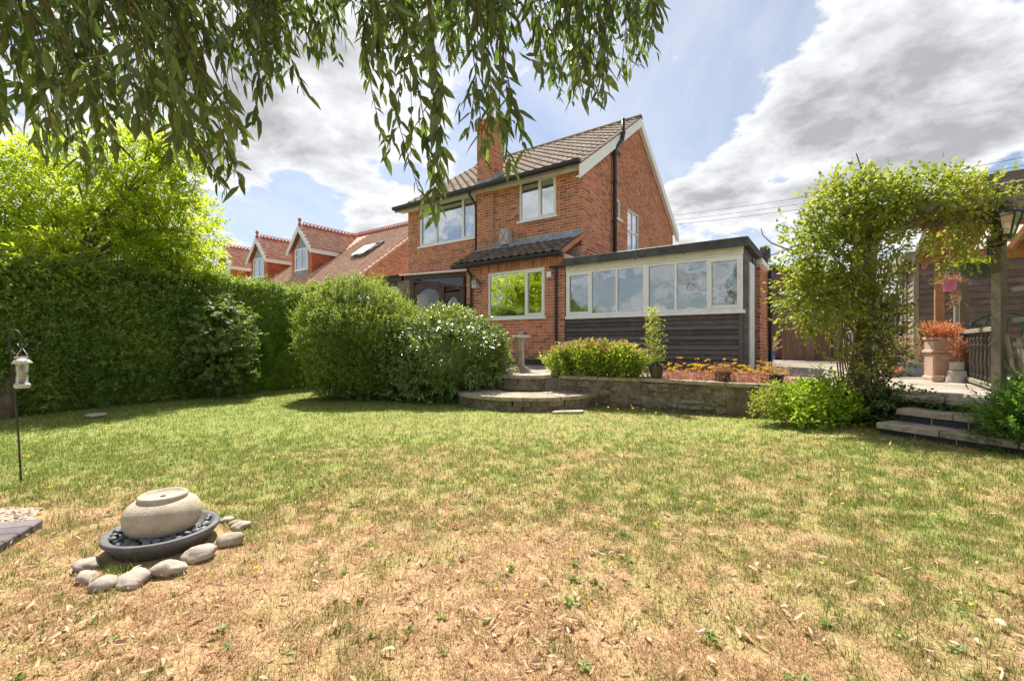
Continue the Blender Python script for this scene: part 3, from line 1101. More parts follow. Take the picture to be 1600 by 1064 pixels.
def window(parent, loc, rot, w, h, mull, fw=0.055, mat_=None, glass=None, sashes=(), transom=None, sill=True, label=None, rec=0.03, blind=None, sill_mat=None):
    """frame faces -y; origin at lower left; mull = inner divider positions"""
    mat_ = mat_ or UPVC
    f = MB()
    y0, y1 = rec, rec + 0.06
    f.bbox(0, w, y0, y1, 0, fw, 0.004)
    f.bbox(0, w, y0, y1, h - fw, h, 0.004)
    f.box(0, fw, y0 + 0.003, y1, fw, h - fw)
    f.box(w - fw, w, y0 + 0.003, y1, fw, h - fw)
    xs = [fw] + list(mull) + [w - fw]
    mw = fw * 0.85
    for m in mull:
        f.box(m - mw / 2, m + mw / 2, y0 + 0.003, y1, fw, h - fw)
    wo = obj('window', f, mat_, parent, loc, rot, label=label)
    for i in range(len(xs) - 1):
        x0 = xs[i] + (mw / 2 if i else 0)
        x1 = xs[i + 1] - (mw / 2 if i < len(xs) - 2 else 0)
        zz = [(fw, h - fw)]
        if transom and i in transom[1]:
            zt = transom[0]
            t = MB()
            t.box(x0, x1, y0 + 0.006, y1 - 0.005, zt - 0.022, zt + 0.022)
            obj('transom', t, mat_, wo)
            zz = [(fw, zt - 0.022), (zt + 0.022, h - fw)]
        for z0, z1 in zz:
            a0, a1, b0, b1 = x0, x1, z0, z1
            if i in sashes:
                s = MB()
                sw = 0.042
                s.bbox(x0, x1, y0 - 0.014, y1 - 0.01, z0, z0 + sw, 0.004)
                s.bbox(x0, x1, y0 - 0.014, y1 - 0.01, z1 - sw, z1, 0.004)
                s.box(x0, x0 + sw, y0 - 0.012, y1 - 0.01, z0 + sw, z1 - sw)
                s.box(x1 - sw, x1, y0 - 0.012, y1 - 0.01, z0 + sw, z1 - sw)
                obj('sash', s, mat_, wo)
                a0, a1, b0, b1 = x0 + sw, x1 - sw, z0 + sw, z1 - sw
            p = MB()
            o4 = [random.uniform(-0.0035, 0.0035) for _ in range(4)]
            yc = y0 + 0.026
            cs = ((a0, b0), (a1, b0), (a1, b1), (a0, b1))
            p.add([(x_, yc + q_, z_) for (x_, z_), q_ in zip(cs, o4)] + [(x_, yc + q_ + 0.006, z_) for (x_, z_), q_ in zip(cs, o4)],
                  [(0, 1, 2, 3), (7, 6, 5, 4), (0, 4, 5, 1), (1, 5, 6, 2), (2, 6, 7, 3), (3, 7, 4, 0)])
            obj('pane', p, glass or GLASS_UP, wo)
    if blind:
        b = MB()
        for k in range(int(w / 0.06)):
            x = 0.03 + k * 0.06
            b.add([(x, y1 + 0.012, 0.01), (x + 0.03, y1 + 0.022, 0.01), (x + 0.06, y1 + 0.012, 0.01), (x, y1 + 0.012, h - 0.01), (x + 0.03, y1 + 0.022, h - 0.01),
                   (x + 0.06, y1 + 0.012, h - 0.01)], [(0, 1, 4, 3), (1, 2, 5, 4)])
        obj('curtain', b, blind, wo)
    if sill:
        s = MB()
        s.bbox(-0.05, w + 0.05, -0.055, y1, -0.05, -0.001, 0.006)
        obj('sill', s, sill_mat or mat_, wo)
    return wo


def brackets(mb, x, y, zs, r):
    for z in zs:
        mb.lathe([(r * 0.9, 0), (r * 1.3, 0.004), (r * 1.3, 0.05), (r * 0.9, 0.054)], 12, (x, y, z))


def roof_tile_mesh(name, w, L, mat_):
    b = MB()
    xs = [0, 0.035, 0.085, 0.125, w * 0.62, w]
    hs = [0.0, 0.034, 0.034, 0.004, 0.0, 0.0]
    n = len(xs)
    vs = []
    for y, e in ((0, 0.028), (L, 0.0)):
        for x, h in zip(xs, hs):
            vs.append((x, y, h + e))
    for x, h in zip(xs, hs):
        vs.append((x, 0.004, h + 0.028 - 0.024))
    fs = [(i, i + 1, n + i + 1, n + i) for i in range(n - 1)] + [(2 * n + i, 2 * n + i + 1, i + 1, i) for i in range(n - 1)]
    fs += [(0, n, 2 * n), (n - 1, 3 * n - 1, 2 * n - 1)]
    b.add(vs, fs)
    me = b.mesh(name)
    me.materials.append(mat_)
    return me


def build_house():
    H = thing('brick_house', 'red brick two storey house with brown tiled gable roof and white windows', 'house', HC, HROT)
    R90 = PI / 2
    EA = 5.10          # wall plate height
    RIDGE_T, RIDGE_Z = 3.90, 7.80
    pitch = math.atan2(RIDGE_Z - 0.10 - EA, RIDGE_T)
    upL = (-5.97, -3.53, 3.71, 5.04)
    upR = (-1.955, -0.765, 3.91, 5.02)
    facade_op = [upL, upR]
    # ---- walls
    w = MB()
    wall_boxes(w, -6.51, -0.24, 0, EA, 0.24, facade_op + [(-5.6, -3.3, 0, 2.2)])
    wf = obj('wall', w, MORTAR, H)
    gw = MB()
    small = (2.08, 2.50, 4.20, 4.79)
    tall = (3.04, 4.06, 2.60, 4.70)
    wall_boxes(gw, 0, 7.79, 0, EA, 0.24, [small, tall])
    apex = EA + 3.895 * math.tan(pitch)
    gw.extr([(0, EA), (7.79, EA), (3.895, apex)], 'y', 0, 0.24)
    wg = obj('wall', gw, MORTAR, H, (0, 0, 0), (0, 0, R90), label='gable end wall with a tall and a small window')
    bw = MB()
    bw.box(-6.51, -6.27, 0.242, 7.79, 0, EA)
    bw.box(-6.268, -0.242, 7.55, 7.79, 0, EA)
    bw.extr([(0.242, EA), (7.79, EA), (3.895, apex - 0.1)], 'x', -6.51, -6.27)
    obj('wall', bw, MORTAR, H)
    kw = MB()
    kit = (-2.327, -0.55, 1.19, 2.395)
    wall_boxes(kw, -3.07, 0, 0, 2.66, 0.2, [kit])
    kwall = obj('wall', kw, MORTAR, H, (0, -0.93, 0), label='projecting kitchen wall')
    ks = MB()
    ks.box(-3.07, -2.87, -0.728, -0.002, 0, 2.66)
    obj('wall', ks, MORTAR, H)
    ks = MB()
    ks.box(-0.2, -0.001, -0.728, -0.002, 0, 2.66)
    obj('wall', ks, MORTAR, H)
    ch = MB()
    ch.box(-3.40, -2.85, -0.10, 0.0, 0, 5.05)
    ch.box(-3.40, -2.85, -0.10, 0.45, 5.05, 7.02)
    # ---- bricks
    soldier = (-2.62, -0.28, 2.40, 2.625)
    kb = brick_list(-3.07, 0, 0.16, 2.66, [kit, soldier])
    kb.sort(key=lambda b: -b[0])
    brick_objs(kb[:255], (0, -0.93, 0), 0, kwall)
    sold = [(-2.62 + i * 0.075, 0, 0) for i in range(31)]
    me = brick_mesh()
    for i in range(31):
        b = bpy.data.objects.new('brick', me)
        b.location = (-2.615 + i * 0.075 + 0.065, -0.93, 2.405)
        b.rotation_euler = (0, -R90, 0)
        COL.objects.link(b)
        b.parent = kwall
        b.location = (-2.615 + i * 0.075 + 0.065, 0, 2.405)
    # bricks sit in the kitchen wall's own frame
    for b in kids(kwall):
        if b.name.startswith('brick'):
            b.location.y = 0.0
    fac = brick_list(-6.51, 0, 0.08, EA, facade_op + [(-3.40, -2.85, 0, 9), (-3.07, 0, 0, 2.95), (-5.6, -3.3, 0, 2.2)])
    gab = brick_list(0, 7.79, 0.08, apex, [small, tall, (-1, 2.0, 0, 2.35)],
                     top=lambda z: (0, 7.79) if z < EA else ((z - EA) / math.tan(pitch) + 0.02, 7.79 - (z - EA) / math.tan(pitch) - 0.02))
    brf = brick_list(-3.40, -2.85, 2.7, 7.0, [])
    brs = brick_list(0, 0.55, 5.05, 7.0, [])
    brick_batch('brickwork', [((0, -0.93, 0), 0, kb[255:]), ((0, 0, 0), 0, fac), ((0, 0, 0), R90, gab)], BRICK, H)
    cho = obj('chimney', ch, MORTAR, H)
    brick_batch('brickwork', [((0, -0.10, 0), 0, brf), ((-2.85, -0.10, 0), R90, brs),
                              ((-2.85, 0.45, 0), PI, brick_list(0, 0.55, 5.05, 7.0, []))], BRICK, cho)
    cap = MB()
    cap.bbox(-3.45, -2.80, -0.15, 0.50, 6.80, 6.94, 0.01)
    cap.bbox(-3.43, -2.82, -0.13, 0.48, 7.02, 7.09, 0.02)
    obj('corbel', cap, BRICK, cho)
    pot = MB()
    pot.lathe([(0.12, 0), (0.115, 0.05), (0.10, 0.32), (0.125, 0.34), (0.125, 0.40), (0.09, 0.40), (0.085, 0.2)], 20, (-3.12, 0.17, 7.08))
    obj('chimney_pot', pot, TERRA, cho, smooth=False)
    pl = MB()
    pl.box(-3.075, 0.003, -0.955, -0.94, 0, 0.15)
    obj('plinth', pl, DKBRICK, H)
    # ---- windows
    window(H, (upL[0], 0, upL[2]), (0, 0, 0), 2.44, 1.33, (0.78, 1.88), sashes=(0, 2), blind=CURTAIN, label='wide upstairs window of three lights')
    window(H, (upR[0], 0, upR[2]), (0, 0, 0), 1.19, 1.11, (0.63,), sashes=(1,), blind=CURTAIN, label='narrow upstairs window of two lights')
    window(H, (kit[0], -0.93, kit[2]), (0, 0, 0), 1.777, 1.205, (1.20,), sashes=(1,), glass=GLASS_K, label='kitchen window reflecting green trees')
    window(H, (0, small[0], small[2]), (0, 0, R90), 0.42, 0.59, (), blind=CURTAIN)
    window(H, (0, tall[0], tall[2]), (0, 0, R90), 1.02, 2.10, (0.52,), fw=0.045, transom=(1.45, (0, 1)), blind=CURTAIN, label='tall staircase window with glazing bars')
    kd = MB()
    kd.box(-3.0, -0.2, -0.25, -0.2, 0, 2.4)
    obj('inner_wall', kd, INT_DARK, H)  # near-black sheet, stands in for the shade of the unlit kitchen
    # ---- main roof
    ez = EA + 0.10
    rf = MB()
    t0 = -0.36
    z_at = lambda t: ez + (t - 0) * math.tan(pitch)
    rf.extr([(t0, z_at(t0) - 0.08), (t0, z_at(t0)), (RIDGE_T, z_at(RIDGE_T)), (2 * RIDGE_T - t0, z_at(t0)), (2 * RIDGE_T - t0, z_at(t0) - 0.08),
             (RIDGE_T, z_at(RIDGE_T) - 0.08)], 'x', -6.76, 0.13)
    roof = obj('roof', rf, TILE, H)
    tm = roof_tile_mesh('roof_tile', 0.30, 0.40, TILE)
    slope = (RIDGE_T - t0) / math.cos(pitch)
    rows = int(slope / 0.345)
    ntile = 0
    extra = MB()
    for r in range(rows, -1, -1):
        for c in range(23):
            x = 0.155 - 0.30 * (c + 1)
            u_ = r * 0.345
            t = t0 - 0.02 + u_ * math.cos(pitch)
            z = z_at(t0 - 0.02) + u_ * math.sin(pitch) + 0.012
            if t > RIDGE_T - 0.2:
                continue
            if -3.40 < x + 0.15 < -2.85 and t < 0.45:
                continue
            if c < 16 and ntile < 222:
                o = bpy.data.objects.new('roof_tile', tm)
                o.location = (x, t, z)
                o.rotation_euler = (pitch, 0, 0)
                COL.objects.link(o)
                o.parent = roof
                ntile += 1
            else:
                mt = Matrix.Translation((x, t, z)) @ Matrix.Rotation(pitch, 4, 'X')
                extra.add([mt @ v.co for v in tm.vertices], [p.vertices[:] for p in tm.polygons])
    obj('tiling', extra, TILE, roof, kind='stuff')
    for k in range(15):
        rg = MB()
        x0 = -6.76 + k * 0.46
        pr = [(-0.13, -0.05), (-0.10, 0.03), (-0.04, 0.075), (0.04, 0.075), (0.10, 0.03), (0.13, -0.05)]
        rg.extr([(RIDGE_T + a, z_at(RIDGE_T) + b + 0.03) for a, b in pr], 'x', x0, x0 + 0.45)
        obj('ridge_tile', rg, TILE, roof)
    # bargeboards and soffit
    for sgn, nm in ((1, 'front'), (-1, 'rear')):
        b = MB()
        ta, tb = (t0 - 0.03, RIDGE_T) if sgn > 0 else (2 * RIDGE_T - t0 + 0.03, RIDGE_T)
        za, zb = z_at(t0 - 0.03), z_at(RIDGE_T)
        b.extr([(ta, za - 0.36), (ta, za - 0.02), (tb, zb - 0.02), (tb, zb - 0.30)], 'x', 0.105, 0.13 + 0.006)
        obj('bargeboard', b, BARGE, H)
        s = MB()
        s.extr([(ta, za - 0.33), (ta, za - 0.30), (tb, zb - 0.24), (tb, zb - 0.27)], 'x', 0.012, 0.104)
        obj('soffit', s, BARGE, H)
    b = MB()
    b.box(-6.74, 0.10, -0.33, -0.30, 4.93, 5.08)
    b.box(-6.74, 0.10, -0.30, -0.012, 4.93, 4.95)
    obj('fascia', b, CREAM, H)
    g = MB()
    g.extr([(-0.46, 5.06), (-0.455, 4.985), (-0.42, 4.955), (-0.37, 4.955), (-0.335, 4.985), (-0.335, 5.06), (-0.35, 5.06), (-0.36, 4.99), (-0.43, 4.99), (-0.445, 5.06)],
           'x', -6.80, 0.14)
    obj('gutter', g, BLACKPL, H)
    dp = MB()
    dp.tube([(-3.46, -0.40, 4.96), (-3.46, -0.36, 4.86), (-3.46, -0.10, 4.66), (-3.46, -0.07, 4.55), (-3.46, -0.07, 3.25)], 0.036, 10)
    brackets(dp, -3.46, -0.07, (4.3, 3.6), 0.036)
    obj('downpipe', dp, BLACKPL, H, smooth=True)
    sp = MB()
    sp.tube([(0.10, 1.83, 2.52), (0.10, 1.83, 5.95), (0.11, 1.86, 6.10), (0.15, 2.02, 6.28), (0.19, 2.16, 6.42), (0.20, 2.19, 6.58), (0.20, 2.19, 7.05)], 0.058, 14)
    brackets(sp, 0.10, 1.83, (2.9, 4.0, 5.1, 5.9), 0.058)
    brackets(sp, 0.20, 2.19, (6.62,), 0.058)
    obj('soil_pipe', sp, BLACKPL, H, smooth=True)
    ap = MB()
    ap.tube([(0.08, 1.80, 2.62), (0.09, 1.1, 2.68), (0.09, 0.35, 2.76)], 0.055, 12)
    ap.tube([(0.09, 0.40, 2.755), (0.09, 0.30, 2.765)], 0.068, 12)
    obj('waste_pipe', ap, BLACKPL, H, smooth=True)
    # airbrick
    a = MB()
    a.box(0, 0.02, 2.30, 2.45, 6.05, 6.20)
    obj('air_brick', a, DKBRICK, H)
    # ---- kitchen roof
    kp = math.atan2(0.58, 1.08)
    ko = MB()
    zk = lambda t: 2.70 + (t + 1.08) * math.tan(kp)
    ko.extr([(-1.08, 2.62), (-1.08, 2.70), (-0.005, zk(-0.005)), (-0.005, zk(0) - 0.1)], 'x', -3.38, -0.005)
    kr = obj('roof', ko, TILE_DK, H, label='small lean-to roof of lichened tiles over the kitchen')
    tk = roof_tile_mesh('roof_tile', 0.235, 0.37, TILE_DK)
    for r in range(4):
        for c in range(14):
            o = bpy.data.objects.new('roof_tile', tk)
            x = -0.03 - 0.24 * (c + 1) + (0.0)
            t = -1.12 + r * 0.285 * math.cos(kp)
            o.location = (x, t, zk(t) + 0.02 + random.uniform(0, 0.006))
            o.rotation_euler = (kp, random.uniform(-0.01, 0.01), random.uniform(-0.015, 0.015))
            COL.objects.link(o)
            o.parent = kr
    vb = MB()
    vb.extr([(-1.10, 2.60), (-1.10, 2.70), (-0.01, zk(0) + 0.03), (-0.01, zk(0) - 0.08)], 'x', -0.02, 0.03)
    obj('verge', vb, BRICK, H)
    fl = MB()
    fl.extr([(-0.30, zk(-0.30) + 0.065), (-0.30, zk(-0.30) + 0.073), (-0.018, zk(0) + 0.085), (-0.016, zk(0) + 0.16), (-0.011, zk(0) + 0.16), (-0.011, zk(0) + 0.05)], 'x', -3.36, -0.01)
    for k in range(3):
        fl.box(-3.42 - k * 0.10 + 0.2, -3.36 - k * 0.1 + 0.2, -0.03, -0.012, zk(0) + 0.10, zk(0) + 0.16)
    obj('flashing', fl, LEAD, H)
    cf = MB()
    for k in range(5):
        t = -0.12 + k * 0.12
        cf.box(-2.848, -2.836, t, t + 0.15, z_at(t) + 0.05, z_at(t) + 0.24)
    cf.box(-3.46, -2.80, -0.16, -0.101, z_at(-0.16) + 0.05, z_at(-0.1) + 0.14)
    obj('flashing', cf, LEAD, H)
    g = MB()
    g.extr([(-1.21, 2.68), (-1.205, 2.61), (-1.17, 2.58), (-1.12, 2.58), (-1.085, 2.61), (-1.085, 2.68), (-1.10, 2.68), (-1.11, 2.62), (-1.18, 2.62), (-1.195, 2.68)], 'x', -3.42, 0.06)
    obj('gutter', g, BLACKPL, H)
    for x in (-2.86, -0.20):
        dp = MB()
        if x < -1:
            dp.tube([(x, -1.14, 2.60), (x, -1.12, 2.5), (x, -0.99, 2.38), (x, -0.985, 2.3), (x, -0.985, 0.05)], 0.034, 10)
            brackets(dp, x, -0.985, (2.2, 1.3, 0.45), 0.034)
        else:
            dp.tube([(x, -0.985, 2.36), (x, -0.985, 0.05)], 0.034, 10)
            dp.bbox(x - 0.16, x + 0.22, -1.06, -0.945, 2.33, 2.38, 0.01)
            brackets(dp, x, -0.985, (2.1, 1.2, 0.4), 0.034)
        obj('downpipe', dp, BLACKPL, H, smooth=False)
    # extractor cowl on the wall
    vt = MB()
    vt.bbox(-2.47, -2.17, -0.24, -0.012, 3.29, 3.73, 0.012)
    v_ = obj('vent_cowl', vt, GALV, H)
    for a0, a1 in (((-2.45, 3.31), (-2.19, 3.71)), ((-2.45, 3.71), (-2.19, 3.31))):
        x = MB()
        x.bar((a0[0], -0.243, a0[1]), (a1[0], -0.243, a1[1]), 0.012, 0.016, (0, 1, 0))
        obj('cross_brace', x, M('worn_brown', [(0.35, 0.22, 0.14)], 0.7), v_)
    sb = MB()
    sb.bbox(-0.47, -0.34, -0.985, -0.942, 2.13, 2.27, 0.008)
    obj('sensor_box', sb, UPVC, H)
    eb = MB()
    eb.bbox(-3.02, -2.90, -1.0, -0.942, 1.45, 1.62, 0.01)
    obj('meter_box', eb, BLACKPL, H)
    return H


HOUSE = build_house()


def hw(s, t, z=0.0):
    p = HC + HU * s + HV * t
    return (p.x, p.y, HC.z + z)


# bird box hung on the kitchen wall
def build_birdbox():
    b = thing('bird_box', 'small grey wooden bird box with pitched roof hung on the brick kitchen wall', 'bird box', hw(-2.68, -0.945, 2.02), HROT)
    m = MB()
    m.extr([(-0.08, 0), (0.08, 0), (0.08, 0.15), (0, 0.25), (-0.08, 0.15)], 'y', -0.14, 0.0)
    obj('box', m, GALV, b)
    r = MB()
    r.extr([(-0.11, 0.13), (0, 0.27), (0, 0.285), (-0.125, 0.135)], 'y', -0.17, 0.0)
    r.extr([(0.11, 0.13), (0.125, 0.135), (0.001, 0.285), (0.001, 0.27)], 'y', -0.17, 0.0)
    obj('roof', r, GREYTIMBER, b)
    h = MB()
    h.extr([(0.022 * math.cos(a), 0.13 + 0.03 * math.sin(a)) for a in np.linspace(0, 2 * PI, 12, endpoint=False)], 'y', -0.143, -0.139)
    obj('entrance_hole', h, BLACKPL, b)


build_birdbox()


def build_porch():
    P = thing('timber_porch', 'dark brown timber porch with arched panes and a pale sheet roof', 'porch', hw(0, -0.42), HROT)
    f = MB()
    # posts
    for x in (-5.86, -4.52, -3.70):
        p = MB()
        p.bbox(x - 0.09, x + 0.09, 0, 0.10, 0, 2.60 if x < -5 else (2.26 if x < -4 else 2.20), 0.006)
        obj('post', p, DKTIMBER, P)
    r = MB()
    r.bar((-5.77, 0.05, 2.53), (-3.62, 0.05, 2.16), 0.10, 0.07)
    obj('sloping_rail', r, DKTIMBER, P)
    t = MB()
    t.bar((-6.2, 0.05, 2.66), (-3.45, 0.05, 2.56), 0.10, 0.14)
    obj('fascia', t, DKTIMBER, P)
    s = MB()
    s.extr([(-6.32, 2.735), (-6.30, 2.775), (-3.40, 2.665), (-3.40, 2.625)], 'y', -0.14, 0.40)
    obj('roof', s, POLY, P)
    # arched frames
    for x0, x1, zt in ((-5.765, -4.615, 2.34), (-4.425, -3.795, 2.02)):
        n = 14
        arc = [(x0 + 0.06 + (x1 - x0 - 0.12) * i / n, zt - 0.30 + 0.22 * math.sin(PI * i / n) ** 0.8) for i in range(n + 1)]
        m = MB()
        for (xa, za), (xb, zb) in zip(arc[:-1], arc[1:]):
            ztop = zt + (0.09 if x0 < -5 else 0.05)
            m.extr([(xa, za), (xb, zb), (xb, ztop), (xa, ztop)], 'y', 0.02, 0.08)
        m.box(x0, x0 + 0.06, 0.02, 0.08, 0.1, zt + 0.05)
        m.box(x1 - 0.06, x1, 0.02, 0.08, 0.1, zt + 0.05)
        m.box(x0 + 0.06, x1 - 0.06, 0.02, 0.08, 0.1, 0.9)
        wo = obj('window', m, DKTIMBER, P, label='arched glazed panel')
        g = MB()
        g.box(x0 + 0.05, x1 - 0.05, 0.045, 0.051, 0.9, zt)
        obj('pane', g, glass_mat('porch_glass', 0.06, (0.8, 0.82, 0.8)), wo)
    g = MB()
    g.extr([(-5.5, 2.535), (-5.5, 2.57), (-3.70, 2.50), (-3.70, 2.215)], 'y', 0.045, 0.051)
    obj('pane', g, glass_mat('gable_glass', 0.05, (0.7, 0.7, 0.68)), P)
    # white inner door with two glazed panels, and a curtain, seen through the glass
    d = MB()
    for x0, x1 in ((-5.02, -4.42),):
        d.box(x0, x0 + 0.12, 0.36, 0.40, 0, 2.02)
        d.box(x1 - 0.12, x1, 0.36, 0.40, 0, 2.02)
        d.box(x0 + 0.24, x1 - 0.24, 0.36, 0.40, 0.6, 1.86)
        d.box(x0 + 0.12, x1 - 0.12, 0.36, 0.40, 1.86, 2.02)
        d.box(x0 + 0.12, x1 - 0.12, 0.36, 0.40, 0.0, 0.6)
    obj('door', d, DOORW, P)
    d = MB()
    d.box(-4.90, -4.54, 0.385, 0.39, 0.6, 1.86)
    obj('door_glass', d, GLASS_K, P)
    c = MB()
    for k in range(9):
        x = -4.3 + k * 0.06
        c.add([(x, 0.30, 0.3), (x + 0.03, 0.33, 0.3), (x + 0.06, 0.30, 0.3), (x, 0.30, 2.0), (x + 0.03, 0.33, 2.0), (x + 0.06, 0.30, 2.0)], [(0, 1, 4, 3), (1, 2, 5, 4)])
    obj('curtain', c, INT_CREAM, P)
    # left run: low timber lean-to with arched lights
    f = MB()
    f.bar((-10.9, 0.03, 2.66), (-6.32, 0.03, 2.66), 0.12, 0.16)
    obj('fascia', f, DKTIMBER, P)
    f = MB()
    f.extr([(-0.12, 2.74), (-0.12, 2.78), (0.40, 2.84), (0.40, 2.80)], 'x', -10.95, -6.33)
    obj('roof', f, FELT, P)
    for k in range(4):
        x0 = -10.6 + k * 1.08
        p = MB()
        p.bbox(x0 - 0.07, x0 + 0.07, 0, 0.10, 0, 2.58, 0.006)
        obj('post', p, DKTIMBER, P)
        m = MB()
        n = 10
        xa0, xa1 = x0 + 0.07, x0 + 1.01
        arc = [(xa0 + (xa1 - xa0) * i / n, 2.20 + 0.25 * math.sin(PI * i / n) ** 0.8) for i in range(n + 1)]
        for (xa, za), (xb, zb) in zip(arc[:-1], arc[1:]):
            m.extr([(xa, za), (xb, zb), (xb, 2.575), (xa, 2.575)], 'y', 0.02, 0.08)
        m.box(xa0, xa1, 0.02, 0.08, 0.1, 1.0)
        wo = obj('window', m, DKTIMBER, P, label='arched light of the left run')
        g = MB()
        g.box(xa0, xa1, 0.045, 0.051, 1.0, 2.5)
        obj('pane', g, GLASS_L, wo)
    st = MB()
    st.box(-10.9, -6.55, 0.6, 0.68, 0, 2.5)
    st.box(-6.55, -5.97, 0.0, 0.08, 0, 2.58)
    obj('wall', st, OLDSTONE, P)
    pipe = MB()
    pts = [(-5.60, 0.2, 1.2), (-5.60, 0.2, 2.25)] + [(-5.60 - 0.05 + 0.05 * math.cos(a), 0.2, 2.25 + 0.06 * math.sin(a)) for a in np.linspace(0.3, PI, 7)]
    pipe.tube(pts, 0.012, 8)
    obj('handrail', pipe, GALV, P, smooth=True)


build_porch()


def build_sunroom():
    L = thing('sunroom', 'single storey flat roofed sunroom with white windows over black boarding', 'sunroom', hw(0, -0.93), HROT)
    x0, x1 = 0.05, 3.80
    D = 2.95
    # boards
    for k in range(11):
        z = 0.02 + k * 0.098
        for (a, b_) in ((x0 + 0.02, 1.985), (2.02, x1 - 0.06)):
            b = MB()
            b.extr([(-0.004, z), (-0.034, z), (-0.037, z + 0.007), (-0.006, z + 0.104), (-0.0, z + 0.104)], 'x', a, b_)
            obj('board', b, CLAD, L)
    b = MB()
    b.box(x0, x1 - 0.01, 0.0, 0.05, 0, 1.10)
    obj('stud_wall', b, CLAD, L)
    for a in (2.0, x1 - 0.03):
        b = MB()
        b.box(a - 0.018 - (0.02 if a > 3 else 0), a + 0.018 + (0.02 if a > 3 else 0), -0.034, 0.0, 0.0, 1.095)
        obj('trim', b, CLAD, L)
    # window run
    s = MB()
    s.bbox(x0, x1 + 0.03, -0.07, 0.10, 1.10, 1.165, 0.006)
    obj('sill', s, OLDWHITE, L)
    W = window(L, (x0, -0.035, 1.165), (0, 0, 0), x1 - x0, 1.04, (0.64, 1.255, 1.885, 2.52, 3.14), fw=0.055, mat_=OLDWHITE, glass=GLASS_L, sashes=(0, 5), sill=False, rec=0.02)
    m = MB()
    m.box(1.85, 1.97, 0.012, 0.075, 0.055, 0.985)
    obj('mullion', m, OLDWHITE, W)
    f = MB()
    f.bbox(x0, x1 + 0.01, -0.03, 0.03, 2.206, 2.37, 0.004)
    obj('fascia', f, CREAM, L)
    f = MB()
    f.bar((x0, -0.035, 2.215), (x1, -0.035, 2.215), 0.02, 0.018)
    obj('bead', f, OLDWHITE, L)
    r = MB()
    r.bbox(x0 - 0.03, x1 + 0.08, -0.12, D, 2.36, 2.50, 0.012)
    ro = obj('roof', r, FELT, L)
    r = MB()
    r.bbox(x0 - 0.035, x1 + 0.09, -0.135, -0.115, 2.33, 2.505, 0.004)
    r.bbox(x1 + 0.08, x1 + 0.10, -0.115, D, 2.36, 2.51, 0.004)
    obj('felt_edge', r, FELT, ro)
    r = MB()
    r.bbox(x0 - 0.02, x1 + 0.07, -0.10, D, 2.506, 2.52, 0.003)
    obj('roof_trim', r, GALV, ro)
    for a in (0.25, 0.95, 1.75, 2.75):
        h = MB()
        h.tube([(a, -0.05, 2.34), (a, -0.10, 2.31), (a, -0.10, 2.35)], 0.008, 6)
        obj('gutter_hook', h, IRON, L)
    # right end
    b = MB()
    b.box(x1 - 0.05, x1 - 0.002, 0.05, D, 0, 2.36)
    obj('stud_wall', b, CLAD, L)
    for k in range(23):
        z = 0.02 + k * 0.1
        for a, c in ((0.0, 0.55), (1.10, 1.62)):
            b = MB()
            b.extr([(a, z), (c, z), (c, z + 0.104), (a, z + 0.104)], 'x', x1, x1 + 0.022)
            obj('board', b, CLAD, L)
    d = MB()
    d.bbox(x1, x1 + 0.05, 0.56, 0.64, 0, 2.06, 0.004)
    d.bbox(x1, x1 + 0.05, 1.02, 1.10, 0, 2.06, 0.004)
    d.bbox(x1, x1 + 0.05, 0.56, 1.10, 2.06, 2.14, 0.004)
    obj('door_frame', d, OLDWHITE, L)
    d = MB()
    d.bbox(x1, x1 + 0.03, 0.64, 1.02, 0, 2.06, 0.004)
    obj('door', d, OLDWHITE, L)
    # brick pier at the back
    p = MB()
    p.box(x1 - 0.1, x1 + 0.08, 1.7, D - 0.02, 0, 2.25)
    po = obj('pier', p, MORTAR, L)
    brick_objs(brick_list(1.7, D - 0.02, 0.02, 2.25, []), (x1 + 0.08, 0, 0), PI / 2, po)
    lst = brick_list(0, 0.18, 0.02, 2.25, [])
    brick_objs(lst, (x1 - 0.10, 1.7, 0), 0, po)
    c = MB()
    c.bbox(x1 - 0.1, x1 + 0.14, 1.66, D - 0.1, 2.25, 2.38, 0.02)
    obj('pier_cap', c, OLDWHITE, L)
    c = MB()
    c.bbox(x1 + 0.02, x1 + 0.20, 2.1, 2.5, 2.40, 2.72, 0.03)
    obj('felt_upstand', c, FELT, L)
    c = MB()
    c.tube([(x1 + 0.15, D - 0.05, 0), (x1 + 0.15, D - 0.05, 2.3)], 0.045, 10)
    obj('downpipe', c, BLACKPL, L, smooth=True)
    # inside: floor, back wall, cream partition
    i = MB()
    i.box(0.06, x1 - 0.06, 0.06, D - 0.1, 0.02, 0.05)
    obj('floor', i, INT_CREAM, L)
    i = MB()
    i.box(1.72, x1 - 0.06, 1.15, 1.20, 0.05, 2.35)
    obj('partition', i, INT_CREAM, L)
    i = MB()
    i.box(0.06, x1 - 0.06, D - 0.1, D - 0.05, 0.05, 2.35)
    obj('inner_wall', i, INT_CREAM, L)
    i = MB()
    i.tube([(3.60, 0.7, 1.15), (3.25, 0.9, 1.9)], 0.012, 6)
    obj('broom_handle', i, POTBR, L)
    # round badge on the fifth pane
    k = MB()
    cx, cz, y = 2.86, 1.66, 0.012 - 0.02
    n = 36
    for i_ in range(n):
        a, b2 = 2 * PI * i_ / n, 2 * PI * (i_ + 1) / n
        ro_, ri = 0.076, 0.069
        k.add([(cx + ro_ * math.cos(a), y, cz + ro_ * math.sin(a)), (cx + ro_ * math.cos(b2), y, cz + ro_ * math.sin(b2)),
               (cx + ri * math.cos(b2), y, cz + ri * math.sin(b2)), (cx + ri * math.cos(a), y, cz + ri * math.sin(a))], [(0, 1, 2, 3)])
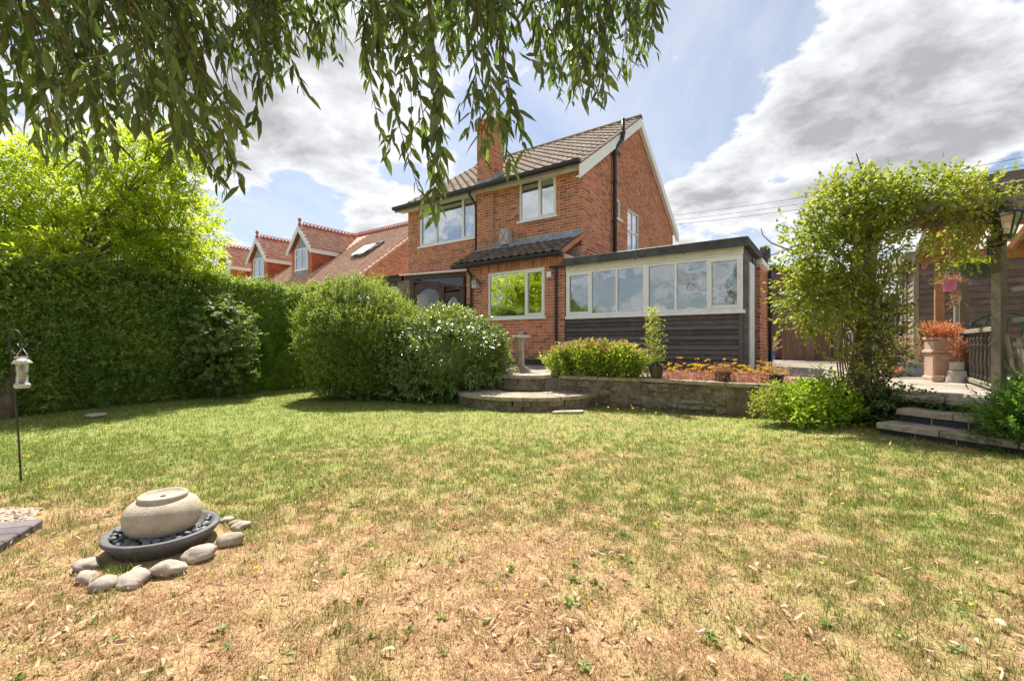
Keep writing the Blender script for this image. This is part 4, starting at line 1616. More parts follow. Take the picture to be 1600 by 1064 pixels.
    for a, b2 in (((-0.035, 0.045), (0, -0.045)), ((0.035, 0.045), (0, -0.045)), ((-0.05, 0.03), (-0.03, 0.055)), ((0.05, 0.03), (0.03, 0.055))):
        k.bar((cx + a[0], y, cz + a[1]), (cx + b2[0], y, cz + b2[1]), 0.003, 0.007, (0, 1, 0))
    obj('window_badge', k, M('badge_grey', [(0.28, 0.29, 0.27)], 0.6, bump=0), L)


build_sunroom()


def build_bungalow():
    B = thing('bungalow', 'bungalow beyond the hedge with red tiled roof and three tile hung dormers', 'house', hw(0, 0), HROT)
    s0, sL = -11.575, -30.0
    te, ze, tr = 1.0, 3.0, 6.1
    pitch = math.radians(37.3)
    zr = ze + (tr - te) * math.tan(pitch)
    zs = lambda t: ze + (t - te) * math.tan(pitch)
    w = MB()
    w.box(sL, s0 - 0.24, te + 0.3, 2 * tr - te - 0.3, 0, ze)
    obj('wall', w, BRICK, B)
    w = MB()
    w.extr([(te + 0.3, 0), (2 * tr - te - 0.3, 0), (2 * tr - te - 0.3, ze + 0.15), (tr, zr - 0.12), (te + 0.3, ze + 0.15)], 'x', s0 - 0.24, s0 - 0.02)
    gw = obj('wall', w, MORTAR, B, label='brick gable end of the bungalow')
    bl = brick_list(te + 0.3, 2 * tr - te - 0.3, 1.5, zr - 0.15, [], top=lambda z: (te + 0.3, 12) if z < ze + 0.1 else (te + (z - ze) / math.tan(pitch) + 0.15, 2 * tr - te - (z - ze) / math.tan(pitch) - 0.15))
    brick_batch('brickwork', [((s0 - 0.02, 0, 0), PI / 2, bl)], BRICK, gw)
    r = MB()
    r.extr([(te, ze - 0.10), (te, ze), (tr, zr), (2 * tr - te, ze), (2 * tr - te, ze - 0.10), (tr, zr - 0.10)], 'x', sL, s0 + 0.06)
    roof = obj('roof', r, REDTILE, B)
    # plain tiles, joined: too fine to pick apart
    dorm = [-17.75, -22.4, -26.8]

    def tiles(origin, au, av, nu, nv, wu, wv, keep=None, th=0.018, mat_=REDTILE, parent=None):
        au, av = np.array(au, float), np.array(av, float)
        nn = np.cross(au, av)
        Vs, Fs = [], []
        o = np.array(origin, float)
        k = 0
        for j in range(nv):
            for i in range(-1, nu):
                a = (i + (0.5 if j % 2 else 0)) * wu
                if a < -1e-6 or a + wu > nu * wu + 1e-6:
                    continue
                if keep and not keep(a + wu / 2, j * wv):
                    continue
                e = RNG.uniform(0, 0.006)
                p = o + au * (a + 0.004) + av * (j * wv)
                q = p + au * (wu - 0.008)
                t = av * (wv * 1.02)
                Vs += [p + nn * (th + e), q + nn * (th + e), q + t + nn * 0.004, p + t + nn * 0.004, p, q]
                Fs += [(k, k + 1, k + 2, k + 3), (k + 4, k + 5, k + 1, k)]
                k += 6
        me = np_mesh('tiling', np.array(Vs), [np.array(Fs)])
        return link('tiling', me, mat_, parent, kind='stuff')
    sl = (tr - te) / math.cos(pitch)
    wu = 0.20

    def keep_main(a, b):
        s = sL + a
        t = te + b * math.cos(pitch)
        for d in dorm:
            if abs(s - d) < 1.10 and t > 2.55:
                # hidden under the dormer
                return t > 5.95
        return s > -24.8 or t > 4
    tiles((sL, te, ze), (1, 0, 0), (0, math.cos(pitch), math.sin(pitch)), int((s0 + 0.06 - sL) / wu), int(sl / 0.14), wu, 0.14, keep_main, parent=roof)

    def crest(x0, y0, z0, dx, dy, n, step):
        m = MB()
        for i in range(n):
            cx, cy = x0 + dx * step * i, y0 + dy * step * i
            pts = [(cx + dx * 0.085 * math.cos(a), cy + dy * 0.085 * math.cos(a), z0 + 0.09 + 0.095 * math.sin(a)) for a in np.linspace(-0.6, PI + 0.6, 10)]
            m.tube(pts, 0.026, 5)
        m.bar((x0 - dx * 0.1, y0 - dy * 0.1, z0), (x0 + dx * (step * n), y0 + dy * (step * n), z0), 0.16, 0.10)
        return m
    obj('ridge_crest', crest(-29.8, tr, zr + 0.03, 1, 0, 90, 0.203), HUNGTILE, roof, kind='stuff')
    # dormers
    for d in dorm:
        tf = 2.58
        zb, zee, za = zs(tf), 5.62, 6.72
        hw_ = 1.0
        tb = te + (zee - ze) / math.tan(pitch)
        ta = te + (za - ze) / math.tan(pitch)
        dm = MB()
        dm.extr([(tf, zb), (tf, zee), (tb, zee)], 'x', d - hw_, d + hw_)
        dm.extr([(d - hw_, zee), (d + hw_, zee), (d, za - 0.1)], 'y', tf, ta)
        do = obj('dormer', dm, HUNGTILE, B)
        # tile-hung cheek on the right side
        Vs, Fs, k = [], [], 0
        nrow = int((zee - zb) / 0.115)
        for j in range(nrow):
            z0 = zb + j * 0.115
            t_end = te + (z0 - ze) / math.tan(pitch)
            nt_ = int((max(tb, t_end) - tf) / 0.165) + 1
            for i in range(nt_):
                t0 = tf + (i + (0.5 if j % 2 else 0) - 0.5) * 0.165
                t1 = t0 + 0.157
                t0 = max(t0, tf)
                t1 = min(t1, te + (z0 + 0.115 - ze) / math.tan(pitch))
                if z0 < zs(t0) - 0.10 or t1 - t0 < 0.03:
                    pass
                if t1 - t0 < 0.03:
                    continue
                x = d + hw_
                e = RNG.uniform(0.026, 0.034)
                Vs += [(x + e, t0, z0), (x + e, t1, z0), (x + 0.008, t1, z0 + 0.118), (x + 0.008, t0, z0 + 0.118), (x, t0, z0), (x, t1, z0)]
                Fs += [(k, k + 1, k + 2, k + 3), (k, k + 4, k + 5, k + 1)]
                k += 6
        link('hung_tiles', np_mesh('hung_tiles', np.array(Vs), [np.array(Fs)]), HUNGTILE, do, kind='stuff')
        # roof of the dormer
        rp = MB()
        ov = 0.18
        for sg in (-1, 1):
            dz = (za - zee) / hw_
            xo = hw_ + ov
            rp.extr([(d + sg * xo, zee - ov * dz), (d + sg * xo, zee - ov * dz + 0.05), (d, za + 0.05), (d, za)], 'y', tf - 0.2, ta)
        obj('dormer_roof', rp, REDTILE, do)
        dl = math.hypot(hw_ + ov, (za - zee) * (1 + ov))
        ax = np.array([-(hw_ + ov), 0, (za - zee) * (1 + ov / hw_)])
        ax = ax / np.linalg.norm(ax)
        slope_len = math.hypot(hw_ + ov, (za - zee) * (1 + ov / hw_))

        def keep_d(a, b, d=d):
            x = d + hw_ + ov + ax[0] * b
            z = zee - ov * dz + ax[2] * b
            return tf - 0.2 + a < te + (z + 0.1 - ze) / math.tan(pitch)
        tiles((d + hw_ + ov, tf - 0.2, zee - ov * dz + 0.055), (0, 1, 0), tuple(ax), int((ta - tf + 0.2) / 0.2), int(slope_len / 0.13), 0.2, 0.13, keep_d, mat_=REDTILE, parent=do)
        obj('ridge_crest', crest(d, tf + 0.15, za + 0.07, 0, 1, int((ta - tf - 0.1) / 0.21), 0.21), HUNGTILE, do, kind='stuff')
        fi = MB()
        fi.lathe([(0.09, 0), (0.10, 0.08), (0.05, 0.14), (0.05, 0.2), (0.09, 0.26), (0.09, 0.34), (0.03, 0.42)], 10, (d, tf - 0.12, za + 0.03))
        obj('finial', fi, HUNGTILE, do, smooth=True)
        bb = MB()
        for sg in (-1, 1):
            bb.extr([(d + sg * xo, zee - ov * dz - 0.26), (d + sg * xo, zee - ov * dz + 0.03), (d, za + 0.03), (d, za - 0.30)], 'y', tf - 0.235, tf - 0.205)
        bb.box(d + xo - 0.06, d + xo - 0.03, tf - 0.2, te + (zee - 0.3 - ze) / math.tan(pitch), zee - ov * dz - 0.22, zee - ov * dz + 0.01)
        obj('bargeboard', bb, BARGE, do)
        gl = MB()
        gl.extr([(d - 0.62, zee - 0.04), (d + 0.62, zee - 0.04), (d, za - 0.42)], 'y', tf - 0.03, tf - 0.005)
        obj('gable_panel', gl, LEAD, do)
        window(do, (d - 0.62, tf - 0.05, zb + 0.20), (0, 0, 0), 1.24, zee - 0.06 - zb - 0.20, (0.62,), fw=0.09, transom=(0.75, (0,)), blind=CURTAIN, rec=0.0)
        st = MB()
        st.box(d - 0.75, d + 0.75, tf - 0.06, tf - 0.01, zb - 0.02, zb + 0.14)
        obj('lead_apron', st, LEAD, do)
    # skylight
    m = MB()
    mt = Matrix.Translation((-13.85, 3.85, zs(3.85) + 0.02)) @ Matrix.Rotation(pitch, 4, 'X')

    def tb_(mb, *a):
        t = MB()
        t.box(*a)
        mb.add([mt @ Vector(v) for v in t.v], t.f)
    for a in ((-0.55, 0.55, -0.75, -0.65, 0, 0.10), (-0.55, 0.55, 0.65, 0.75, 0, 0.10), (-0.55, -0.45, -0.65, 0.65, 0, 0.10), (0.45, 0.55, -0.65, 0.65, 0, 0.10)):
        tb_(m, *a)
    so = obj('skylight', m, M('skylight_frame', [(0.16, 0.13, 0.11)], 0.5), B)
    g = MB()
    tb_(g, -0.45, 0.45, -0.65, 0.65, 0.04, 0.05)
    obj('pane', g, GLASS_UP, so)
    m = MB()
    tb_(m, -0.48, 0.48, -0.70, 0.30, 0.16, 0.19)
    obj('sash', m, OLDWHITE, so)


build_bungalow()


# ---------------------------------------------------------------- patio: paving, wall, steps
def build_patio():
    patio = bpy.data.objects['patio']
    n = 0
    sl = {}
    for i in range(-14, 18):
        for j in range(-26, 6):
            wx, wy = 0.60, 0.45
            c = HC + HU * ((i + 0.5 + (0.5 if j % 2 else 0)) * wx) + HV * ((j + 0.5) * wy - 0.95)
            cs = [c + HU * (a * wx / 2) + HV * (b * wy / 2) for a in (-1, 1) for b in (-1, 1)]
            if not all(inside(PATIO, np.array(p.x), np.array(p.y)) for p in cs):
                continue
            if not (-1.5 < c.x < 10 and 3.0 < c.y < 12) or abs(c.x) > c.y * 1.2:
                continue
            rel = c - HC
            t = rel.dot(HV)
            s = rel.dot(HU)
            if t > -0.9 and s < 4.0:
                continue
            # planted beds behind the wall
            if 0.6 < c.x < 3.55 and c.y < 7.9 - 0.66 * (c.x - 0.6):
                continue
            m = MB()
            m.bbox(-wx / 2 + 0.006, wx / 2 - 0.006, -wy / 2 + 0.006, wy / 2 - 0.006, 0, 0.036, 0.004)
            key = (random.randint(0, 2))
            if key not in sl:
                sl[key] = m.mesh('paving_slab')
            o = link('paving_slab', sl[key], PAVING, patio, (c.x, c.y, 0.404 + random.uniform(0, 0.006)), (random.uniform(-0.006, 0.006), random.uniform(-0.006, 0.006), HROT))
            n += 1
    # soil bed
    b = MB()
    b.prism([(0.75, 7.38), (1.9, 6.86), (2.83, 6.07), (3.40, 5.64), (3.72, 5.95), (2.6, 6.95), (1.4, 7.75), (0.75, 7.95)], 0.40, 0.425)
    obj('flower_bed', b, SOIL, kind='structure')


build_patio()


def rough_stone(L, H, D, j=0.012, seed=0):
    """rough-faced block, x 0..L, y 0 back .. -D face, z 0..H"""
    rs = random.Random(seed)
    q = lambda s=1.0: rs.uniform(-j, j) * s
    c = min(0.02, H * 0.2)
    b = MB()
    base = [(0, 0, 0), (L, 0, 0), (L, 0, H), (0, 0, H)]
    edge = [(q(.4) + 0.003, -D * 0.6, q(.4) + 0.003), (L - 0.003 + q(.4), -D * 0.6, 0.003 + q(.4)), (L - 0.003 + q(.4), -D * 0.6, H - 0.003 + q(.4)), (0.003 + q(.4), -D * 0.6, H - 0.003 + q(.4))]
    face = [(c + q(), -D + q(), c + q()), (L / 2 + q(), -D * 1.1 + q(), c * 0.8 + q()), (L - c + q(), -D + q(), c + q()), (L - c + q(), -D + q(), H - c + q()),
            (L / 2 + q(), -D * 1.1 + q(), H - c * 0.8 + q()), (c + q(), -D + q(), H - c + q())]
    ctr = [(L / 2 + q(), -D * 1.25 + q(), H / 2 + q())]
    b.add(base + edge + face + ctr,
          [(0, 1, 5, 4), (1, 2, 6, 5), (2, 3, 7, 6), (3, 0, 4, 7), (4, 5, 9), (4, 9, 8), (5, 10, 9), (5, 6, 11, 10), (6, 12, 11), (6, 7, 12), (7, 13, 12), (7, 4, 8, 13),
           (8, 9, 14), (9, 10, 14), (10, 11, 14), (11, 12, 14), (12, 13, 14), (13, 8, 14)])
    return b


def build_retaining_wall():
    W = thing('retaining_wall', 'low mossy rubble stone wall with pale coping holding up the patio', 'wall', (0, 0, 0))
    pts = [(0.78, 7.30), (1.93, 6.75), (2.85, 5.97), (3.45, 5.52), (3.98, 4.98)]
    k = 0
    for (ax, ay), (bx, by) in zip(pts[:-1], pts[1:]):
        a, b = Vector((ax, ay, 0)), Vector((bx, by, 0))
        d = (b - a)
        L = d.length
        rz = math.atan2(d.y, d.x)
        core = MB()
        core.box(-0.02, L + 0.02, -0.014, 0.10, -0.12, 0.405)
        obj('core', core, OLDSTONE, W, a, (0, 0, rz))
        z = -0.10
        zl = float(lawn_z(ax, ay))
        def lay(x0, x1, z0, z1, depth):
            nonlocal k
            w, h = x1 - x0, z1 - z0
            if depth < 2 and h > 0.10 and random.random() < 0.38:
                m_ = z0 + h * random.uniform(0.38, 0.62)
                lay(x0, x1, z0, m_, depth + 1)
                lay(x0, x1, m_, z1, depth + 1)
                return
            if w > 0.20 and random.random() < 0.45:
                m_ = x0 + w * random.uniform(0.35, 0.65)
                lay(x0, m_, z0, z1, depth + 1)
                lay(m_, x1, z0, z1, depth + 1)
                return
            g = 0.004
            st = rough_stone(w - 2 * g, h - 2 * g, random.uniform(0.008, 0.050), 0.017, k)
            obj('stone', st, OLDSTONE, W, a + d.normalized() * (x0 + g) + Vector((0, 0, z0 + g)), (0, 0, rz))
            k += 1
        x = 0.0
        while x < L - 0.02:
            ln = random.uniform(0.22, 0.5)
            x1 = L if x + ln > L - 0.15 else x + ln
            cuts = [-0.10, 0.03 + random.uniform(-0.03, 0.03), 0.17 + random.uniform(-0.05, 0.04), 0.29 + random.uniform(-0.03, 0.03), 0.402]
            for z0_, z1_ in zip(cuts[:-1], cuts[1:]):
                lay(x, x1, z0_, z1_, 0)
            x = x1
        nC = max(1, round(L / 0.55))
        for i in range(nC):
            m = MB()
            m.bbox(L * i / nC + 0.004, L * (i + 1) / nC - 0.004, -0.085, 0.19, 0, 0.05, 0.008)
            obj('coping', m, COPING, W, a + Vector((0, 0, 0.407 + random.uniform(0, 0.005))), (random.uniform(-0.01, 0.01), 0, rz))


build_retaining_wall()


def arc_pts(c, r, a0, a1, n):
    return [(c[0] + r * math.cos(a0 + (a1 - a0) * i / n), c[1] + r * math.sin(a0 + (a1 - a0) * i / n)) for i in range(n + 1)]


def build_round_steps():
    S = thing('round_steps', 'two half round worn stone steps up to the patio beside the sundial', 'steps', (0, 0, 0))

    def ring(c, r, z0, z1, a0, a1, n, nm, mat_, parent, thick=0.22, seed=0, bow=0.012):
        for i in range(n):
            A0 = a0 + (a1 - a0) * i / n + 0.003
            A1 = a0 + (a1 - a0) * (i + 1) / n - 0.003
            m = MB()
            out = arc_pts(c, r, A0, A1, 4)
            inn = arc_pts(c, r - thick, A1, A0, 4)
            rs = random.Random(seed + i)
            out = [(x + rs.uniform(-bow, bow), y + rs.uniform(-bow, bow)) for x, y in out]
            m.prism(out + inn, z0, z1)
            obj(nm, m, mat_, parent)
    lo, up = (0.27, 7.62), (0.28, 8.05)
    co = MB()
    co.prism(arc_pts(lo, 1.12, PI + 0.05, 2 * PI - 0.05, 24), -0.05, 0.14)
    co.prism(arc_pts(up, 0.58, PI + 0.2, 2 * PI - 0.1, 24), 0.14, 0.39)
    obj('core', co, OLDSTONE, S)
    ring(lo, 1.17, -0.05, 0.062, PI + 0.06, 2 * PI - 0.25, 10, 'stone', OLDSTONE, S, seed=3, bow=0.02)
    ring(lo, 1.18, 0.064, 0.148, PI + 0.02, 2 * PI - 0.25, 13, 'stone', OLDSTONE, S, seed=31, bow=0.02)
    ring(lo, 1.225, 0.15, 0.20, PI + 0.02, 2 * PI - 0.25, 6, 'tread', COPING, S, 0.72, seed=20, bow=0.02)
    ring(up, 0.63, 0.195, 0.29, PI + 0.1, 2 * PI - 0.1, 4, 'stone', OLDSTONE, S, seed=40)
    ring(up, 0.635, 0.292, 0.39, PI + 0.1, 2 * PI - 0.1, 5, 'stone', OLDSTONE, S, seed=60)
    ring(up, 0.69, 0.392, 0.446, PI + 0.05, 2 * PI - 0.05, 4, 'tread', COPING, S, 0.66, seed=80, bow=0.018)
    f = MB()
    f.prism([(0.55, 6.20), (0.98, 6.26), (1.02, 6.42), (0.60, 6.36)], -0.01, 0.028)
    obj('flagstone', f, COPING, label='small flat grey flagstone sunk in the lawn at the foot of the round steps', cat='flagstone')


build_round_steps()


def build_block_steps():
    S = thing('block_steps', 'straight garden steps with stone treads on dark blue block risers', 'steps', (0, 0, 0))
    e = Vector((0.41, -0.912, 0)).normalized()          # along the edge, towards the camera
    nrm = Vector((-0.912, -0.41, 0)).normalized()       # outwards, down the steps
    rz = math.atan2(e.y, e.x)
    top0 = Vector((4.0, 4.72, 0))
    for lev, (off, start, length, zt, zb) in enumerate(((0.0, 0.0, 1.3, 0.44, 0.28), (0.26, 0.16, 1.3, 0.325, 0.16), (0.52, 0.12, 1.45, 0.205, -0.05))):
        o = top0 + nrm * off + e * start
        # local x along e, local y: inward is +y (left of e?) -> use rotated frame
        inward = -nrm
        sgn = 1 if Vector((-e.y, e.x, 0)).dot(inward) > 0 else -1
        n = max(1, round(length / 0.48))
        for i in range(n):
            m = MB()
            y0, y1 = (-0.05, 0.30) if sgn > 0 else (-0.30, 0.05)
            m.bbox(length * i / n + 0.004, length * (i + 1) / n - 0.004, y0, y1, 0, 0.055, 0.008)
            obj('tread', m, COPING, S, (o.x, o.y, zt - 0.052 + random.uniform(0, 0.006)), (0, 0, rz))
        nb = max(1, round(length / 0.27))
        for i in range(nb):
            m = MB()
            y0, y1 = (0.0, 0.12) if sgn > 0 else (-0.12, 0.0)
            m.bbox(length * i / nb + 0.005, length * (i + 1) / nb - 0.005, y0, y1, 0, zt - 0.054 - zb, 0.006)
            obj('riser_block', m, SLATEBRICK if lev else OLDSTONE, S, (o.x, o.y, zb), (0, 0, rz))
        m = MB()
        y0, y1 = (0.008, 0.30) if sgn > 0 else (-0.30, -0.008)
        m.box(0.01, length - 0.01, y0, y1, -0.1, zt - 0.056)
        obj('core', m, MORTAR if lev else OLDSTONE, S, (o.x, o.y, 0), (0, 0, rz))


build_block_steps()


# ---------------------------------------------------------------- fountain and stones at the front
def build_fountain():
    c = (-1.68, 2.17)
    z0 = float(lawn_z(*c))
    T = thing('fountain', 'round stone ball fountain standing in a wide shallow dark dish', 'fountain', (c[0], c[1], z0))
    d = MB()
    d.lathe([(0.08, -0.03), (0.165, -0.03), (0.222, 0.056), (0.229, 0.062), (0.230, 0.078), (0.226, 0.082), (0.210, 0.082), (0.199, 0.076), (0.18, 0.055), (0.05, 0.046)], 64)
    obj('dish', d, SLATEDISH, T, smooth=False).data.shade_smooth()
    p = MB()
    prof = [(0.02, 0.05), (0.085, 0.05), (0.115, 0.062), (0.140, 0.086), (0.153, 0.118), (0.156, 0.145), (0.151, 0.172), (0.138, 0.197), (0.117, 0.214), (0.102, 0.220), (0.097, 0.223),
            (0.100, 0.230), (0.098, 0.240), (0.090, 0.244), (0.084, 0.240), (0.080, 0.232), (0.02, 0.229)]
    p.lathe(prof, 64)
    po = obj('bowl', p, GRANITE, T, smooth=True)
    h = MB()
    h.lathe([(0.001, 0.0), (0.012, 0.0), (0.012, 0.0015), (0.001, 0.0015)], 12, (0, 0, 0.2305))
    obj('spout_hole', h, IRON, po)
    # pebbles lying in the dish
    rng = random.Random(5)
    lab = 'smooth dark grey pebble lying in the fountain dish around the stone ball'
    mes = []
    for v in range(5):
        V, F = lump_core((0, 0, 0), (1, 0.72 + 0.05 * v, 0.52), 0.16, 1.4, -1, 1.0, v, 12, 7)
        me = np_mesh('pebble', V, [F], None, True)
        me.materials.append(PEBBLE)
        mes.append(me)
    for rr, n, zz in ((0.182, 30, 0.072), (0.150, 26, 0.068)):
        for i in range(n):
            a = 2 * PI * i / n + rng.uniform(-0.05, 0.05)
            r = rr + rng.uniform(-0.008, 0.008)
            if rr < 0.2 and math.sin(a) > 0.5 and rng.random() < 0.6:
                continue
            s = rng.uniform(0.016, 0.024)
            o = link('pebble', rng.choice(mes), None, None, (c[0] + r * math.cos(a), c[1] + r * math.sin(a), z0 + zz + rng.uniform(-0.004, 0.010)),
                     (rng.uniform(-0.4, 0.4), rng.uniform(-0.4, 0.4), rng.uniform(0, 6)), label=lab, cat='pebble', group='dark pebbles in the fountain dish')
            o.scale = (s, s, s)
    cob = [(-1.315, 2.165, 0.085, 0.4, 'flat pale cobble right of the fountain dish, farther of the side pair'),
           (-1.385, 2.375, 0.060, 0.2, 'small pale cobble at the back right of the fountain dish'),
           (-1.375, 2.010, 0.095, 0.5, 'broad grey cobble half under the right front rim of the fountain dish'),
           (-1.415, 1.855, 0.085, 0.3, 'large ribbed cobble in front of the fountain dish'),
           (-1.515, 1.775, 0.075, 1.1, 'upright rounded grey cobble nearest the camera before the dish'),
           (-1.615, 1.745, 0.070, 0.8, 'narrow pale cobble at the front left of the dish, tilted against the grass'),
           (-1.735, 1.80, 0.065, 2.3, 'brownish cobble sunk in dry grass left of the dish front'),
           (-1.84, 1.91, 0.070, 2.6, 'whitish cobble touching the left end of the fountain dish'),
           (-1.535, 2.47, 0.045, 0.1, 'small tan stone in the grass behind the fountain dish'),
           (-1.455, 2.43, 0.040, 0.5, 'little orange brown stone behind the right rim of the dish')]
    for i, (x, y, s, r, l) in enumerate(cob):
        x, y = c[0] + (x - c[0]) * 0.90, c[1] + (y - c[1]) * 0.90
        V, F = lump_core((0, 0, 0), (1, 0.62 + 0.36 * ((i * 37) % 10) / 10, 0.50), 0.42, 1.3, -1, 1.0, i + 9, 22, 12)
        me = np_mesh('cobble', V, [F], None, True)
        o = link('cobble', me, COBBLE, None, (x, y, float(lawn_z(x, y)) + s * 0.22), (0.12, -0.1, r), label=l, cat='stone', group='cobbles around the fountain')
        o.scale = (s * 0.76, s * 0.76, s * 0.72)


build_fountain()


def build_edging():
    labs = ['dark edging brick at the far tip of the gravel bed', 'dark edging brick second from the tip of the gravel bed', 'dark edging brick third from the tip, front end chipped',
            'dark edging brick cut off by the left picture edge']
    d = Vector((0.36, -0.94, 0)).normalized()
    for i in range(4):
        m = MB()
        m.bbox(-0.19, 0.0, -0.045, 0.045, -0.03, 0.045, 0.006)
        p = Vector((-2.45, 2.33, 0)) + d * (0.098 * i)
        obj('edging_brick', m, EDGEBRICK, None, (p.x, p.y, float(lawn_z(p.x, p.y))), (0.04, 0.03, math.atan2(d.y, d.x) + PI / 2 + random.uniform(-0.05, 0.05)),
            label=labs[i], cat='brick', group='edging bricks beside the gravel')
    rng = np.random.default_rng(9)
    V0, F0 = lump_core((0, 0, 0), (1, 0.75, 0.5), 0.2, 1.4, -1, 1.0, 3, 7, 4)
    Vs, Fs = [], []
    k = 0
    for i in range(2600):
        y = rng.uniform(2.0, 2.62)
        x = rng.uniform(-3.3, -2.50 - (y - 2.35) * (0.8 if y > 2.35 else 0.383)) - rng.random() * 0.04
        s = rng.uniform(0.007, 0.015)
        a = rng.uniform(0, 6.28)
        c, sn = math.cos(a), math.sin(a)
        v = V0 * s
        v = np.stack([v[:, 0] * c - v[:, 1] * sn, v[:, 0] * sn + v[:, 1] * c, v[:, 2]], 1) + np.array([x, y, float(lawn_z(x, y)) + 0.008])
        Vs.append(v)
        Fs.append(F0 + k)
        k += len(v)
    gm = M('beige_gravel', [(0.42, 0.32, 0.25), (0.56, 0.45, 0.36), (0.36, 0.27, 0.21)], 0.9, 20, 0.2, 60, per=True)
    link('gravel', np_mesh('gravel', np.concatenate(Vs), [np.concatenate(Fs)]), gm, kind='stuff', label='beige pebble gravel at the lower left behind the dark edging bricks', cat='gravel')
    p = MB()
    p.lathe([(0.105, 0), (0.11, 0.02), (0.10, 0.03), (0.01, 0.032)], 20)
    obj('lawn_cover', p, GREYSTONE, None, (-5.48, 5.94, float(lawn_z(-5.48, 5.94)) + 0.015), label='small round grey cover lying on the grass before the hedge', cat='cover')


build_edging()


def build_feeder():
    z = float(lawn_z(-3.44, 3.16))
    F = thing('feeder_pole', 'thin dark shepherd crook pole stuck in the lawn', 'pole', (-3.44, 3.16, z))
    p = MB()
    p.tube([(0, 0, -0.05), (-0.02, 0, 0.3), (-0.045, 0, 0.6), (-0.07, 0, 0.86), (-0.085, 0, 0.98), (-0.082, 0, 1.03), (-0.068, 0, 1.062), (-0.045, 0, 1.073), (-0.022, 0, 1.06), (-0.008, 0, 1.03), (-0.005, 0, 0.985),
            (-0.008, 0, 0.955)], 0.0055, 8)
    obj('crook', p, IRON, F, smooth=True)
    p = MB()
    p.tube([(-0.078, 0, 0.93), (-0.05, 0, 0.905), (-0.03, 0, 0.90)], 0.003, 6)
    obj('arm', p, IRON, F, smooth=True)
    B = thing('bird_feeder', 'clear tube bird feeder with pale metal cap hanging from the crook', 'bird feeder', (-3.43, 3.155, z))
    m = MB()
    m.lathe([(0.032, 0.695), (0.032, 0.835), (0.028, 0.835), (0.028, 0.695)], 20, closed=True)
    obj('tube', m, CLEAR, B, smooth=True)
    m = MB()
    m.lathe([(0.001, 0.70), (0.026, 0.70), (0.026, 0.81), (0.001, 0.82)], 16)
    obj('seed', m, SEED, B, smooth=True)
    m = MB()
    m.lathe([(0.001, 0.665), (0.036, 0.665), (0.042, 0.675), (0.042, 0.69), (0.036, 0.697), (0.001, 0.697)], 20)
    obj('base_tray', m, GALV, B, smooth=False)
    m = MB()
    m.lathe([(0.052, 0.835), (0.053, 0.842), (0.036, 0.862), (0.012, 0.872), (0.001, 0.873)], 20)
    obj('cap', m, GALV, B, smooth=True)
    m = MB()
    m.tube([(-0.034, 0, 0.85), (-0.035, 0, 0.90), (0, 0, 0.945), (0.035, 0, 0.90), (0.034, 0, 0.85)], 0.003, 6)
    obj('bail_wire', m, GALV, B, smooth=True)
    m = MB()
    for a in (-0.9, 0, 0.9):
        m.tube([(0, 0, 0.945), (0.035 * math.sin(a), 0, 0.955 + 0.006 * math.cos(a)), (0.045 * math.sin(a), 0, 0.975)], 0.005, 6)
    obj('green_hook', m, GREENIRON, B, smooth=True)
    D = thing('hanging_dish', 'small pale dish hung behind the feeder pole', 'dish', (-3.475, 3.19, z))
    m = MB()
    m.lathe([(0.012, 0.865), (0.034, 0.872), (0.036, 0.882), (0.030, 0.882), (0.010, 0.875)], 18)
    obj('bowl', m, GALV, D, smooth=True)
    m = MB()
    m.tube([(0.03, 0, 0.88), (0.012, -0.015, 0.905)], 0.002, 5)
    obj('hanger', m, IRON, D)


build_feeder()


# ---------------------------------------------------------------- sundial, pots and planters
def build_sundial():
    S = thing('sundial', 'pale lichened stone baluster sundial with thin metal gnomon on the patio edge', 'sundial', (0.16, 8.42, 0.44), 0.3)
    m = MB()
    m.bbox(-0.15, 0.15, -0.15, 0.15, 0.0, 0.05, 0.01)
    m.bbox(-0.12, 0.12, -0.12, 0.12, 0.05, 0.085, 0.01)
    obj('base', m, SUNSTONE, S)
    m = MB()
    pr = [(0.11, 0.085), (0.085, 0.11), (0.078, 0.15), (0.072, 0.35), (0.07, 0.50), (0.078, 0.56), (0.095, 0.60), (0.10, 0.63)]
    m.lathe(pr, 8)
    obj('shaft', m, SUNSTONE, S)
    m = MB()
    m.bbox(-0.145, 0.145, -0.145, 0.145, 0.63, 0.675, 0.01)
    obj('top_slab', m, SUNSTONE, S)
    m = MB()
    m.lathe([(0.001, 0.675), (0.10, 0.675), (0.10, 0.683), (0.001, 0.683)], 20)
    obj('dial', m, LEAD, S)
    m = MB()
    m.extr([(-0.06, 0.683), (0.05, 0.683), (0.045, 0.78)], 'y', -0.003, 0.003)
    obj('gnomon', m, LEAD, S)


build_sundial()


def plant_leaves(name, parent, mat_, Q, dirs, length, nl, L, W, ang=0.8, spread=0.3, droop=0.0, fold=0.25, big=False, **k):
    P, D, Nn, K = shoots(np.asarray(Q, float), np.asarray(dirs, float), length, nl, ang, spread, droop)
    n = len(P)
    Ls = L * RNG.uniform(0.65, 1.25, n)
    me = leaf_mesh(name, P, D, Nn, Ls, Ls * (W / L) * RNG.uniform(0.85, 1.15, n), fold, big)
    return link(name, me, mat_, parent, **k)


def stems(mb, Q, dirs, length, r=0.003, n=4):
    for q, d in zip(Q, dirs):
        q, d = Vector(q), Vector(d).normalized()
        mb.tube([q, q + d * length * 0.5, q + d * length], [r, r * 0.8, r * 0.5], n)


